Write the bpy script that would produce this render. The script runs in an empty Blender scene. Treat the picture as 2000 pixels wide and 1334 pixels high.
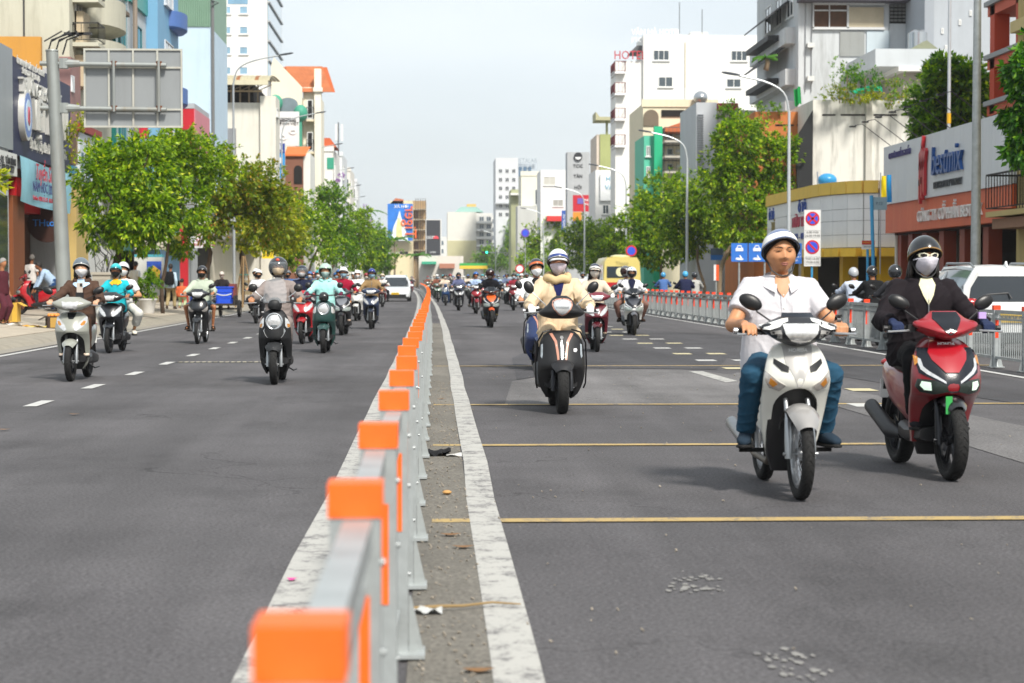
import bpy, bmesh, math, random
import numpy as np
from mathutils import Vector, Matrix, Euler
R = math.radians
S = bpy.context.scene
# ------------------------------------------------------------------ camera
F, CX, CY, H = 3800.0, 1000.0, 667.0, 1.37          # focal length in photo pixels, image centre, eye height
YAW, PIT = math.atan(150/F), math.atan((667-545)/F)
cam = bpy.data.objects.new('camera', bpy.data.cameras.new('camera'))
S.collection.objects.link(cam)
cam.location = (0, 0, H)
cam.rotation_euler = (math.pi/2-PIT, 0, -YAW)
cam.data.sensor_width = 36
cam.data.lens = F/2000*36
cam.data.clip_start = .1
cam.data.clip_end = 6000
cam.data.dof.use_dof = True
cam.data.dof.focus_distance = 20
cam.data.dof.aperture_fstop = 4.0
S.camera = cam
# ------------------------------------------------------------------ sky and sun
SUN_EL, SUN_AZ = R(47), R(157)      # azimuth clockwise from +Y (the way the camera looks)
W = bpy.data.worlds.new('World'); S.world = W; W.use_nodes = True
nt = W.node_tree
bgn = nt.nodes['Background']
sky = nt.nodes.new('ShaderNodeTexSky'); sky.sky_type = 'NISHITA'; sky.sun_disc = False
sky.sun_elevation = SUN_EL; sky.sun_rotation = SUN_AZ
sky.air_density = 1.0; sky.dust_density = 3.0; sky.ozone_density = 1.0
# thin even high cloud over the blue: pale veil with faint streaks
tcw = nt.nodes.new('ShaderNodeTexCoord'); mpw = nt.nodes.new('ShaderNodeMapping'); mpw.inputs['Scale'].default_value = (2, 2, 7)
nzw = nt.nodes.new('ShaderNodeTexNoise'); nzw.inputs['Scale'].default_value = 1.6; nzw.inputs['Detail'].default_value = 5
mrw = nt.nodes.new('ShaderNodeMapRange'); mrw.inputs[1].default_value = .3; mrw.inputs[2].default_value = .75; mrw.inputs[3].default_value = .62; mrw.inputs[4].default_value = .9
mxw = nt.nodes.new('ShaderNodeMix'); mxw.data_type = 'RGBA'
nt.links.new(tcw.outputs['Generated'], mpw.inputs[0]); nt.links.new(mpw.outputs[0], nzw.inputs['Vector'])
nt.links.new(nzw.outputs[0], mrw.inputs[0]); nt.links.new(mrw.outputs[0], mxw.inputs[0])
nt.links.new(sky.outputs[0], mxw.inputs[6]); mxw.inputs[7].default_value = (7.6, 8.15, 8.45, 1)
nt.links.new(mxw.outputs[2], bgn.inputs[0])
bgn.inputs[1].default_value = .098
sun = bpy.data.objects.new('sun', bpy.data.lights.new('sun', 'SUN')); S.collection.objects.link(sun)
sun.data.energy = 3.9; sun.data.angle = R(9); sun.data.color = (1, .95, .87)
sd = Vector((math.sin(SUN_AZ)*math.cos(SUN_EL), math.cos(SUN_AZ)*math.cos(SUN_EL), math.sin(SUN_EL)))
sun.rotation_euler = (-sd).to_track_quat('-Z', 'Y').to_euler()
S.view_settings.view_transform = 'Standard'; S.view_settings.look = 'None'
S.view_settings.exposure = 0.46; S.view_settings.gamma = 1; S.view_settings.use_curve_mapping = False
# ------------------------------------------------------------------ helpers
rnd = random.Random(7)
_f = Vector((math.sin(YAW)*math.cos(PIT), math.cos(YAW)*math.cos(PIT), -math.sin(PIT)))
_r = Vector((math.cos(YAW), -math.sin(YAW), 0)); _u = _r.cross(_f)
def ray(px, py): return _f+_r*((px-CX)/F)+_u*((CY-py)/F)
def gp(px, py, z=0):                       # ground point seen at a photo pixel
    d = ray(px, py); t = (z-H)/d.z
    return Vector((d.x*t, d.y*t, z))
def at(px, py, Y):                         # point at road distance Y
    d = ray(px, py); t = Y/d.y
    return Vector((d.x*t, Y, H+d.z*t))
def bend(Y): return 0.0 if Y < 30 else -5e-5*(Y-30)**2     # the street swings gently to the left far off
def props(o, label=None, cat=None, group=None, kind=None):
    if label: o['label'] = label
    if cat: o['category'] = cat
    if group: o['group'] = group
    if kind: o['kind'] = kind
    return o
def link(o, parent=None):
    S.collection.objects.link(o)
    if parent: o.parent = parent
    return o
def root(name, label, cat, loc=(0, 0, 0), rz=0, group=None):
    o = bpy.data.objects.new(name, None); link(o); o.empty_display_size = .2
    o.location = loc; o.rotation_euler = (0, 0, rz)
    return props(o, label, cat, group)
def copy_tree(o, parent=None):
    c = o.copy(); S.collection.objects.link(c); c.parent = parent
    for ch in list(o.children): copy_tree(ch, c)
    return c
def sup(a, b, n, e=2.0):                   # superellipse ring, first point at -y
    out = []
    for i in range(n):
        t = 2*math.pi*i/n-math.pi/2
        c, s = math.cos(t), math.sin(t)
        out.append((a*math.copysign(abs(c)**(2/e), c), b*math.copysign(abs(s)**(2/e), s)))
    return out
class MB:
    def __init__(s): s.v = []; s.f = []; s.m = []; s.cm = 0
    def add(s, vs, fs, m=None):
        b = len(s.v); s.v += [tuple(v) for v in vs]
        for f in fs: s.f.append(tuple(b+i for i in f)); s.m.append(s.cm if m is None else m)
        return s
    def bb(s, x0, x1, y0, y1, z0, z1, m=None):
        if x0 > x1: x0, x1 = x1, x0
        if y0 > y1: y0, y1 = y1, y0
        if z0 > z1: z0, z1 = z1, z0
        return s.add([(x0, y0, z0), (x1, y0, z0), (x1, y1, z0), (x0, y1, z0), (x0, y0, z1), (x1, y0, z1), (x1, y1, z1), (x0, y1, z1)],
                     [(0, 3, 2, 1), (4, 5, 6, 7), (0, 1, 5, 4), (1, 2, 6, 5), (2, 3, 7, 6), (3, 0, 4, 7)], m)
    def box(s, c, d, rot=None, m=None):
        n = len(s.v); s.bb(-d[0]/2, d[0]/2, -d[1]/2, d[1]/2, -d[2]/2, d[2]/2, m)
        M_ = Euler(rot).to_matrix() if rot else None
        for i in range(n, len(s.v)):
            p = Vector(s.v[i])
            if M_: p = M_ @ p
            s.v[i] = tuple(p+Vector(c))
        return s
    def rings(s, rs, cap=True, m=None):
        n = len(rs[0]); vs = [p for r in rs for p in r]; fs = []
        for k in range(len(rs)-1):
            for i in range(n):
                j = (i+1) % n; fs.append((k*n+i, k*n+j, (k+1)*n+j, (k+1)*n+i))
        if cap: fs.append(tuple(range(n-1, -1, -1))); fs.append(tuple((len(rs)-1)*n+i for i in range(n)))
        return s.add(vs, fs, m)
    def tube(s, pts, r, n=8, cap=True, m=None):
        pts = [Vector(p) for p in pts]; rs = []; rr = r if isinstance(r, (list, tuple)) else [r]*len(pts)
        prev = None
        for i, p in enumerate(pts):
            d = (pts[min(i+1, len(pts)-1)]-pts[max(i-1, 0)]).normalized()
            ref = prev if prev is not None and abs(prev.dot(d)) < .95 else (Vector((0, 0, 1)) if abs(d.z) < .9 else Vector((0, 1, 0)))
            a = (ref-d*ref.dot(d)).normalized(); b = d.cross(a); prev = a
            rs.append([tuple(p+a*(rr[i]*math.cos(2*math.pi*k/n))+b*(rr[i]*math.sin(2*math.pi*k/n))) for k in range(n)])
        return s.rings(rs, cap, m)
    def lz(s, secs, n=20, e=2.0, m=None):   # loft upwards: (z, cx, cy, a, b)
        return s.rings([[(cx+x, cy+y, z) for x, y in sup(a, b, n, e)] for z, cx, cy, a, b in secs], True, m)
    def ly(s, secs, n=16, e=2.0, m=None):   # loft along y: (y, cx, cz, a, b)
        return s.rings([[(cx-x, y, cz+q) for x, q in sup(a, b, n, e)] for y, cx, cz, a, b in secs], True, m)
    def sph(s, c, r, nu=16, nv=10, m=None, rot=None):
        if not isinstance(r, (list, tuple)): r = (r, r, r)
        M_ = Euler(rot).to_matrix() if rot else None; c = Vector(c); vs = []; fs = []
        def q(p):
            p = Vector(p); return tuple(c+(M_ @ p if M_ else p))
        vs.append(q((0, 0, -r[2])))
        for k in range(1, nv):
            t = math.pi*k/nv-math.pi/2
            for i in range(nu):
                u = 2*math.pi*i/nu
                vs.append(q((r[0]*math.cos(t)*math.cos(u), r[1]*math.cos(t)*math.sin(u), r[2]*math.sin(t))))
        vs.append(q((0, 0, r[2]))); L = len(vs)-1
        for i in range(nu):
            j = (i+1) % nu; fs.append((0, 1+j, 1+i)); fs.append((L, L-nu+i, L-nu+j))
            for k in range(nv-2): a = 1+k*nu; fs.append((a+i, a+j, a+nu+j, a+nu+i))
        return s.add(vs, fs, m)
    def cap(s, p0, p1, r0, r1, n=12, flat=False, m=None):     # tapered capsule / flat-ended cone
        p0, p1 = Vector(p0), Vector(p1); d = (p1-p0).normalized()
        if flat: return s.tube([p0, p0.lerp(p1, .5), p1], [r0, (r0+r1)/2, r1], n, True, m)
        P = []; Q = []
        for k in (-80, -50, -20): P.append(p0+d*(r0*math.sin(R(k)))); Q.append(r0*math.cos(R(k)))
        for k in (20, 50, 80): P.append(p1+d*(r1*math.sin(R(k)))); Q.append(r1*math.cos(R(k)))
        return s.tube(P, Q, n, True, m)
    def lathe_x(s, prof, c, n=32, m=None):  # profile of (x, r) closed loop round an axle along x
        c = Vector(c); k = len(prof); vs = []; fs = []
        for i in range(n):
            t = 2*math.pi*i/n
            for x, r in prof: vs.append(c+Vector((x, r*math.cos(t), r*math.sin(t))))
        for i in range(n):
            j = (i+1) % n
            for a in range(k): b = (a+1) % k; fs.append((i*k+a, i*k+b, j*k+b, j*k+a))
        return s.add(vs, fs, m)
    def grid(s, fn, nu, nv, wrap=False, m=None):
        vs = [fn(i/nu, k/nv) for k in range(nv+1) for i in range(nu+1)]
        return s.add(vs, [(k*(nu+1)+i, k*(nu+1)+i+1, (k+1)*(nu+1)+i+1, (k+1)*(nu+1)+i) for k in range(nv) for i in range(nu)], m)
    def prism(s, poly, ax, a0, a1, m=None): # poly in the two other axes
        n = len(poly)
        def p(q, a): return {'x': (a, q[0], q[1]), 'y': (q[0], a, q[1]), 'z': (q[0], q[1], a)}[ax]
        vs = [p(q, a0) for q in poly]+[p(q, a1) for q in poly]
        fs = [tuple(range(n)), tuple(range(2*n-1, n-1, -1))]+[(i, i+n, (i+1) % n+n, (i+1) % n) for i in range(n)]
        return s.add(vs, fs, m)
    def mesh(s, name, mats, smooth=False, fix=True):
        me = bpy.data.meshes.new(name); me.from_pydata(s.v, [], s.f)
        if not isinstance(mats, (list, tuple)): mats = [mats]
        for q in mats: me.materials.append(q)
        if len(mats) > 1: me.polygons.foreach_set('material_index', s.m)
        if fix:
            bm = bmesh.new(); bm.from_mesh(me); bmesh.ops.recalc_face_normals(bm, faces=bm.faces); bm.to_mesh(me); bm.free()
        if smooth:
            me.polygons.foreach_set('use_smooth', [True]*len(me.polygons))
            if smooth != 'all':
                try: me.set_sharp_from_angle(angle=R(smooth if isinstance(smooth, (int, float)) and smooth > 1 else 42))
                except Exception: pass
        me.update(); return me
    def obj(s, name, mats, parent=None, smooth=False, loc=None, rz=0, fix=True, **kw):
        o = bpy.data.objects.new(name, s.mesh(name, mats, smooth, fix)); link(o, parent)
        if loc is not None: o.location = loc
        if rz: o.rotation_euler = (0, 0, rz)
        return props(o, **kw)
def patch(poly, yf, off=.004, th=.006, cuts=2):
    """thin plate: a polygon in (x,z) laid on the surface y = yf(x,z)"""
    bm = bmesh.new(); ds = []
    for i, p in enumerate(poly):
        q = poly[(i+1) % len(poly)]; n = max(1, int(math.hypot(q[0]-p[0], q[1]-p[1])/.04))
        for k in range(n): ds.append((p[0]+(q[0]-p[0])*k/n, p[1]+(q[1]-p[1])*k/n))
    f = bm.faces.new([bm.verts.new((x, 0, z)) for x, z in ds])
    bmesh.ops.triangulate(bm, faces=[f])
    for _ in range(cuts):
        es = [e for e in bm.edges if e.calc_length() > .045]
        if not es: break
        bmesh.ops.subdivide_edges(bm, edges=es, cuts=1); bmesh.ops.triangulate(bm, faces=bm.faces[:])
    bm.verts.index_update(); bnd = [(e.verts[0].index, e.verts[1].index) for e in bm.edges if e.is_boundary]
    P = [v.co.copy() for v in bm.verts]; fs = [tuple(v.index for v in f.verts) for f in bm.faces]; bm.free()
    n = len(P); mb = MB()
    vs = [(p.x, yf(p.x, p.z)-off, p.z) for p in P]+[(p.x, yf(p.x, p.z)-off+th, p.z) for p in P]
    mb.add(vs, fs+[tuple(n+i for i in reversed(f)) for f in fs]+[(a, b, b+n, a+n) for a, b in bnd])
    return mb
def smooth_rows(rows, n):                   # Catmull-Rom through rows of numbers
    A = np.array(rows, float); out = []
    for t in np.linspace(0, len(A)-1, n):
        i = min(int(t), len(A)-2); u = t-i
        p0, p1, p2, p3 = A[max(i-1, 0)], A[i], A[i+1], A[min(i+2, len(A)-1)]
        out.append(.5*((2*p1)+(-p0+p2)*u+(2*p0-5*p1+4*p2-p3)*u*u+(-p0+3*p1-3*p2+p3)*u**3))
    return [tuple(map(float, r)) for r in out]
def interp(rows, z, k):
    zs = [r[0] for r in rows]
    o = sorted(range(len(zs)), key=lambda i: zs[i])
    return float(np.interp(z, [zs[i] for i in o], [rows[i][k] for i in o]))
# ------------------------------------------------------------------ materials
_mats = {}
def lin(c):
    if isinstance(c, str):
        c = c.lstrip('#'); c = ''.join(x*2 for x in c) if len(c) == 3 else c; c = [int(c[i:i+2], 16)/255 for i in (0, 2, 4)]
        return tuple(x/12.92 if x <= .04045 else ((x+.055)/1.055)**2.4 for x in c)
    return tuple(c)
def N(t, ty, **kw):
    n = t.nodes.new(ty)
    for k, v in kw.items():
        if k in n.inputs: n.inputs[k].default_value = v
        else: setattr(n, k, v)
    return n
def mat(col, rough=.5, metal=0., mott=.08, scale=6., bump=0., bscale=40., coat=0., spec=.5, emis=0., alpha=1., streak=0., dirt=None, trans=0., world=False, name=None):
    """procedural surface: base colour mottled by noise, optional dirt streaks and relief"""
    key = ('m', str(col), rough, metal, mott, scale, bump, bscale, coat, spec, emis, alpha, streak, str(dirt), trans, world)
    if key in _mats: return _mats[key]
    c = lin(col); m = bpy.data.materials.new(name or 'surface'); m.use_nodes = True; t = m.node_tree; L = t.links.new
    b = t.nodes['Principled BSDF']; b.inputs['Roughness'].default_value = rough; b.inputs['Metallic'].default_value = metal
    b.inputs['Coat Weight'].default_value = coat; b.inputs['Coat Roughness'].default_value = .06
    b.inputs['Specular IOR Level'].default_value = spec; b.inputs['Alpha'].default_value = alpha; b.inputs['Transmission Weight'].default_value = trans
    co = N(t, 'ShaderNodeNewGeometry').outputs['Position'] if world else N(t, 'ShaderNodeTexCoord').outputs['Object']
    nz = N(t, 'ShaderNodeTexNoise', Scale=scale, Detail=5., Roughness=.6); L(co, nz.inputs['Vector'])
    mx = N(t, 'ShaderNodeMix', data_type='RGBA'); L(nz.outputs[0], mx.inputs[0])
    mx.inputs[6].default_value = (*[max(0, x*(1-mott*2)) for x in c], 1); mx.inputs[7].default_value = (*[min(1, x*(1+mott*2)) for x in c], 1)
    out = mx.outputs[2]
    if streak:
        mp = N(t, 'ShaderNodeMapping'); mp.inputs['Scale'].default_value = (1.6, 1.6, .16); L(co, mp.inputs[0])
        n2 = N(t, 'ShaderNodeTexNoise', Scale=1.6, Detail=7., Roughness=.72); L(mp.outputs[0], n2.inputs['Vector'])
        cr = N(t, 'ShaderNodeMapRange'); cr.inputs[1].default_value = .5; cr.inputs[2].default_value = .78; cr.inputs[3].default_value = 0; cr.inputs[4].default_value = streak; L(n2.outputs[0], cr.inputs[0])
        m2 = N(t, 'ShaderNodeMix', data_type='RGBA'); L(cr.outputs[0], m2.inputs[0]); L(out, m2.inputs[6]); m2.inputs[7].default_value = (*lin(dirt or '#4a453c'), 1); out = m2.outputs[2]
    L(out, b.inputs['Base Color'])
    if emis: L(out, b.inputs['Emission Color']); b.inputs['Emission Strength'].default_value = emis
    if bump:
        n3 = N(t, 'ShaderNodeTexNoise', Scale=bscale, Detail=4.); L(co, n3.inputs['Vector'])
        bp = N(t, 'ShaderNodeBump', Strength=bump, Distance=.02); L(n3.outputs[0], bp.inputs['Height']); L(bp.outputs[0], b.inputs['Normal'])
    _mats[key] = m; return m
def paint(col, rough=.28): return mat(col, rough, 0, .03, 5, coat=.6, name='vehicle_paint')
def matte(col): return mat(col, .55, 0, .08, 30, .15, 260, name='matte_plastic')
def plastic(col='#1b1b1d', rough=.45): return mat(col, rough, 0, .12, 12, .08, 200, name='plastic')
def metal(col='#b9bcc0', rough=.35): return mat(col, rough, .85, .08, 14, name='metal')
def galv(): return mat('#a6abab', .45, .4, .2, 7, .05, 60, name='galvanised_steel')
def wall(col, streak=.25, dirt=None): return mat(col, .9, 0, .05, .9, .12, 9, streak=streak, dirt=dirt, world=True, name='wall_render')
def sheet(col, rough=.6): return mat(col, rough, 0, .05, 1.2, world=True, streak=.08, name='sign_panel')
def cloth(col): return mat(col, .88, 0, .07, 16, .16, 34, spec=.2, name='fabric')
def skin(col='#b07a58'): return mat(col, .48, 0, .09, 18, .05, 140, spec=.35, name='skin')
def rubber(): return mat('#141414', .82, 0, .2, 16, .35, 90, name='rubber')
def lens(col='#d9dde0'): return mat(col, .14, .45, .32, 26, .10, 40, coat=1., name='lamp_lens')
def glass(col='#38444c', rough=.06): return mat(col, rough, .1, .25, .7, coat=.8, spec=.8, world=True, name='window_glass')
def clear(col='#dfe6ea', a=.22): return mat(col, .08, 0, 0, 1, alpha=a, coat=.5, name='clear_plastic')
def glow(col, e): return mat(col, .4, 0, .02, 3, emis=e, name='lit_lamp')
TS = bpy.data.scenes.new('workbench')       # scratch scene for evaluating modifiers, removed at the end
def bake(me_or_curve, mods=()):
    o = bpy.data.objects.new('w', me_or_curve); TS.collection.objects.link(o)
    for ty, kw in mods:
        m = o.modifiers.new('m', ty)
        for k, v in kw.items(): setattr(m, k, v)
    with bpy.context.temp_override(scene=TS, view_layer=TS.view_layers[0]):
        dg = bpy.context.evaluated_depsgraph_get(); dg.update()
        me = bpy.data.meshes.new_from_object(o.evaluated_get(dg))
    bpy.data.objects.remove(o)
    return me

def floral():                               # pale cotton with little dark-red flowers
    m = mat('#cfc3cb', .85, 0, .06, 60, .3, 70, name='floral_cotton'); t = m.node_tree; L = t.links.new; b = t.nodes['Principled BSDF']
    src = b.inputs['Base Color'].links[0].from_socket
    v = N(t, 'ShaderNodeTexVoronoi', Scale=70.); L(N(t, 'ShaderNodeTexCoord').outputs['Object'], v.inputs['Vector'])
    c = N(t, 'ShaderNodeMath', operation='LESS_THAN'); c.inputs[1].default_value = .22; L(v.outputs['Distance'], c.inputs[0])
    x = N(t, 'ShaderNodeMix', data_type='RGBA'); L(c.outputs[0], x.inputs[0]); L(src, x.inputs[6]); x.inputs[7].default_value = (*lin('#7c3a56'), 1); L(x.outputs[2], b.inputs['Base Color'])
    return m
# ------------------------------------------------------------------ motor scooters (front points to -y, front tyre touches the road at the origin)
class Apron:
    def __init__(s, rows, arch):
        zt, wm = arch; rr = []
        for r in sorted(smooth_rows(rows, 30)+[tuple(interp(rows, z, k) if k else z for k in range(5)) for z in (zt, zt-.004, zt-.015)], key=lambda r: -r[0]):
            z = r[0]; w = 0 if z >= zt else wm*math.sqrt(max(0, 1-max(0, (z-(zt-.13))/.13)**2)); rr.append((z, r[1], min(w, r[1]*.84), r[3], r[4]))
        s.rows = rr; s.zs = sorted(r[0] for r in s.rows); s.tab = {k: [dict((r[0], r[k]) for r in s.rows)[z] for z in s.zs] for k in range(1, 5)}
    def g(s, z, k): return float(np.interp(z, s.zs, s.tab[k]))
    def y(s, x, z): return s.g(z, 3)+s.g(z, 4)*min(1.15, abs(x)/max(s.g(z, 1), .01))**2.2
    def build(s, name, m, par):
        mb = MB(); nc = 9
        for sg in (-1, 1):
            vs = []
            for z, wo, wi, yc, sw in s.rows:
                wi = max(0, wi)
                yy = lambda x: yc+sw*min(1.15, abs(x)/wo)**2.2
                row = [(wi, yy(wi)+(.08 if wi > .01 else 0)), (wi, yy(wi))]
                for k in range(1, 6): x = wi+(wo-wi)*k/5; row.append((x, yy(x)))
                row += [(wo*.985, yy(wo)+.05), (wo*.88, yy(wo)+.15)]
                vs += [(sg*x, y, z) for x, y in row]
            mb.add(vs, [(r*nc+c, r*nc+c+1, (r+1)*nc+c+1, (r+1)*nc+c) for r in range(len(s.rows)-1) for c in range(nc-1)])
        me = mb.mesh(name, m, 55, fix=False); bm = bmesh.new(); bm.from_mesh(me)
        bmesh.ops.remove_doubles(bm, verts=bm.verts, dist=.0008); bmesh.ops.recalc_face_normals(bm, faces=bm.faces); bm.to_mesh(me); bm.free()
        return link(bpy.data.objects.new(name, me), par)
def wheel(par, c, Rw, tw, style, rimm, name='wheel', lod=0):
    n = 20 if lod else 36
    w = bpy.data.objects.new(name, None); link(w, par); w.location = c; w.empty_display_size = .1
    h = tw/2; th = Rw*.26
    prof = [(-h*.55, Rw-th), (-h*.95, Rw-th*.75), (-h, Rw-th*.45), (-h*.8, Rw-th*.14), (-h*.4, Rw-.003), (0, Rw), (h*.4, Rw-.003), (h*.8, Rw-th*.14), (h, Rw-th*.45), (h*.95, Rw-th*.75), (h*.55, Rw-th)]
    MB().lathe_x(prof, (0, 0, 0), n).obj('tyre', rubber(), w, 60)
    if not lod:
        g = MB()
        for k in range(30):
            t = 2*math.pi*k/30
            for sg in (-1, 1):
                a = t+sg*.05
                p = [(sg*h*x, (Rw-d)*math.cos(a+e), (Rw-d)*math.sin(a+e)) for x, d, e in ((.12, .0005, 0), (.72, th*.1, .13))]
                g.tube(p, .0035, 4)
        g.obj('tread_block', mat('#0b0b0b', .9), w)
    rb = MB(); ri = Rw-th
    rb.lathe_x([(-h*.6, ri+.004), (-h*.62, ri-.018), (0, ri-.026), (h*.62, ri-.018), (h*.6, ri+.004), (0, ri-.012)], (0, 0, 0), n)
    rb.lathe_x([(-h*.7, .001), (-h*.7, .04), (h*.7, .04), (h*.7, .001)], (0, 0, 0), 14)
    if style == 'wire':
        for k in range(28):
            t = 2*math.pi*k/28; t2 = t+(.35 if k % 2 else -.35); sx = (1 if k % 4 < 2 else -1)*h*.6
            rb.tube([(sx, .035*math.cos(t2), .035*math.sin(t2)), (0, (ri-.02)*math.cos(t), (ri-.02)*math.sin(t))], .0022, 4)
    else:
        for k in range(5):
            t = 2*math.pi*k/5+.3
            for d in (-.13, .13):
                rb.tube([(0, .03*math.cos(t), .03*math.sin(t)), (0, (ri-.018)*math.cos(t+d), (ri-.018)*math.sin(t+d))], [.014, .010], 6)
    rb.obj('rim', rimm, w, 40)
    if not lod: MB().lathe_x([(h*.75, .05), (h*.75, .095), (h*.82, .095), (h*.82, .05)], (0, 0, 0), 24).obj('brake_disc', metal('#8d8f92', .3), w)
    return w
def fender(par, Rw, fa, fb, w, m, tip=.6, gap=.03, drop=.05):
    def fn(u, v):
        ph = R(fa+(fb-fa)*v); q = u*2-1
        ww = w*(tip+(1-tip)*min(1, math.sin(math.pi*min(v*1.6, .5)))) if v < .5 else w
        r = Rw+gap-drop*abs(q)**2.6
        return (q*ww, -r*math.cos(ph), Rw+r*math.sin(ph))
    MB().grid(fn, 10, 18).obj('front_fender', m, par, 'all')
def text(par, s, m, loc, size, rot=(math.pi/2, 0, 0), ext=.002, name='lettering', sx=1., align='CENTER', shear=0., split=False):
    cu = bpy.data.curves.new('t', 'FONT'); cu.body = s; cu.size = size; cu.extrude = ext; cu.align_x = align; cu.align_y = 'CENTER'; cu.resolution_u = 2; cu.shear = shear
    me = bake(cu); bpy.data.curves.remove(cu)
    me.materials.clear(); me.materials.append(m)
    if not split:
        q = bpy.data.objects.new(name, me); link(q, par); q.location = loc; q.rotation_euler = rot; q.scale = (sx, 1, 1); q['kind'] = 'stuff'
        return q
    q = bpy.data.objects.new(name, None); link(q, par); q.location = loc; q.rotation_euler = rot; q.scale = (sx, 1, 1); q.empty_display_size = .1
    P = list(range(len(me.vertices)))
    def fd(a):
        while P[a] != a: P[a] = P[P[a]]; a = P[a]
        return a
    for e in me.edges: a, b = fd(e.vertices[0]), fd(e.vertices[1]); P[a] = b
    isl = {}
    for f in me.polygons: isl.setdefault(fd(f.vertices[0]), []).append(f)
    G = []
    for k, fs in sorted(isl.items(), key=lambda kv: min(me.vertices[v].co.x for f in kv[1] for v in f.vertices)):
        xs = [me.vertices[v].co.x for f in fs for v in f.vertices]; a, b = min(xs), max(xs)
        if G and min(b, G[-1][1])-max(a, G[-1][0]) > .35*min(b-a, G[-1][1]-G[-1][0]): G[-1][1] = max(b, G[-1][1]); G[-1][2] += fs
        else: G.append([a, b, list(fs)])
    for a, b, fs in G:
        vm = {}; V = []; F_ = []
        for f in fs:
            F_.append([vm.setdefault(v, len(vm)) for v in f.vertices])
        V = [None]*len(vm)
        for v, k in vm.items(): V[k] = tuple(me.vertices[v].co)
        l = bpy.data.meshes.new('letter'); l.from_pydata(V, [], F_); l.materials.append(m); l.update(); link(bpy.data.objects.new('letter', l), q)
    bpy.data.meshes.remove(me)
    return q
mir = lambda P: [(-x, z) for x, z in reversed(P)]
# apron rows: z, outer half width, inner half width (wheel arch), y of the middle, sweep of the sides
STY = {
 'wave': dict(arch=(.69, .142), R=.285, tw=.078, wb=1.22, rim='wire', seat=.765, fx=.255, fz=.30, fy=.50, gx=.305, gz=1.045, gy=.20,
   rows=[(.97, .10, 0, .15, .03), (.94, .145, 0, .11, .05), (.86, .185, 0, .06, .07), (.76, .208, 0, .02, .09), (.70, .21, .02, .03, .10), (.64, .208, .115, .08, .10), (.52, .20, .138, .17, .08), (.36, .175, .125, .25, .06), (.22, .135, .095, .32, .04), (.16, .10, .08, .36, .03)],
   cowl=[(.955, 0, .12, .05, .05), (.985, 0, .10, .13, .10), (1.03, 0, .10, .20, .125), (1.07, 0, .11, .25, .115), (1.10, 0, .12, .19, .10), (1.135, 0, .14, .11, .07)],
   fend=(36, 150, .095)),
 'blade': dict(arch=(.585, .155), R=.275, tw=.10, wb=1.28, rim='alloy', seat=.775, fx=.125, fz=.33, fy=.42, gx=.33, gz=1.03, gy=.22,
   rows=[(.965, .09, 0, .20, .03), (.93, .15, 0, .15, .05), (.86, .205, 0, .08, .08), (.76, .235, 0, .0, .12), (.66, .24, 0, -.05, .16), (.59, .235, .03, -.04, .17), (.53, .225, .14, .06, .14), (.42, .21, .15, .17, .09), (.3, .19, .14, .24, .06), (.24, .18, .135, .27, .05)],
   cowl=[(.955, 0, .15, .03, .05), (.98, 0, .13, .10, .10), (1.01, 0, .13, .16, .11), (1.05, 0, .15, .225, .095), (1.08, 0, .17, .215, .08), (1.10, 0, .185, .15, .06), (1.15, 0, .21, .09, .035)],
   fend=(52, 135, .085)),
 'grande': dict(arch=(.455, .135), R=.262, tw=.112, wb=1.28, rim='alloy', seat=.79, fx=.125, fz=.32, fy=.45, gx=.31, gz=1.045, gy=.2,
   rows=[(.845, .085, 0, .16, .02), (.82, .15, 0, .12, .04), (.74, .212, 0, .06, .10), (.62, .235, 0, .01, .15), (.52, .242, 0, -.03, .17), (.46, .243, .03, -.02, .17), (.40, .243, .115, .06, .13), (.30, .225, .135, .15, .08), (.20, .18, .12, .20, .05), (.14, .115, .085, .22, .04)],
   cowl=[(.965, 0, .14, .10, .07), (.99, 0, .12, .20, .115), (1.03, 0, .10, .235, .14), (1.07, 0, .10, .19, .145), (1.12, 0, .10, .135, .14), (1.17, 0, .11, .10, .11), (1.2, 0, .13, .05, .06)],
   fend=(42, 145, .115)),
 'vision': dict(arch=(.655, .158), R=.272, tw=.085, wb=1.26, rim='alloy', seat=.77, fx=.125, fz=.32, fy=.43, gx=.32, gz=1.035, gy=.2,
   rows=[(.93, .09, 0, .17, .03), (.905, .15, 0, .12, .05), (.84, .205, 0, .06, .09), (.74, .222, 0, .0, .13), (.66, .224, .01, -.02, .14), (.60, .222, .1, .03, .13), (.50, .217, .15, .12, .10), (.36, .205, .155, .20, .07), (.24, .175, .14, .25, .05), (.16, .12, .10, .28, .04)],
   cowl=[(.945, 0, .12, .08, .07), (.972, 0, .10, .17, .12), (1.01, 0, .10, .235, .135), (1.055, 0, .11, .265, .125), (1.09, 0, .12, .19, .11), (1.13, 0, .14, .11, .07)],
   fend=(46, 145, .10)),
 'retro': dict(arch=(.585, .145), R=.262, tw=.098, wb=1.25, rim='alloy', seat=.77, fx=.125, fz=.32, fy=.43, gx=.325, gz=1.075, gy=.2,
   rows=[(.975, .065, 0, .16, .02), (.95, .11, 0, .10, .03), (.88, .16, 0, .03, .07), (.78, .195, 0, -.01, .12), (.66, .213, 0, -.02, .15), (.59, .216, .02, -.01, .15), (.53, .216, .11, .05, .13), (.40, .21, .145, .15, .09), (.25, .19, .135, .20, .06), (.13, .13, .10, .22, .05)],
   cowl=[(.975, 0, .13, .075, .09), (1.0, 0, .12, .09, .11), (1.06, 0, .12, .09, .115), (1.10, 0, .13, .075, .1), (1.13, 0, .14, .04, .06)],
   fend=(42, 142, .115)),
}
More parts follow.
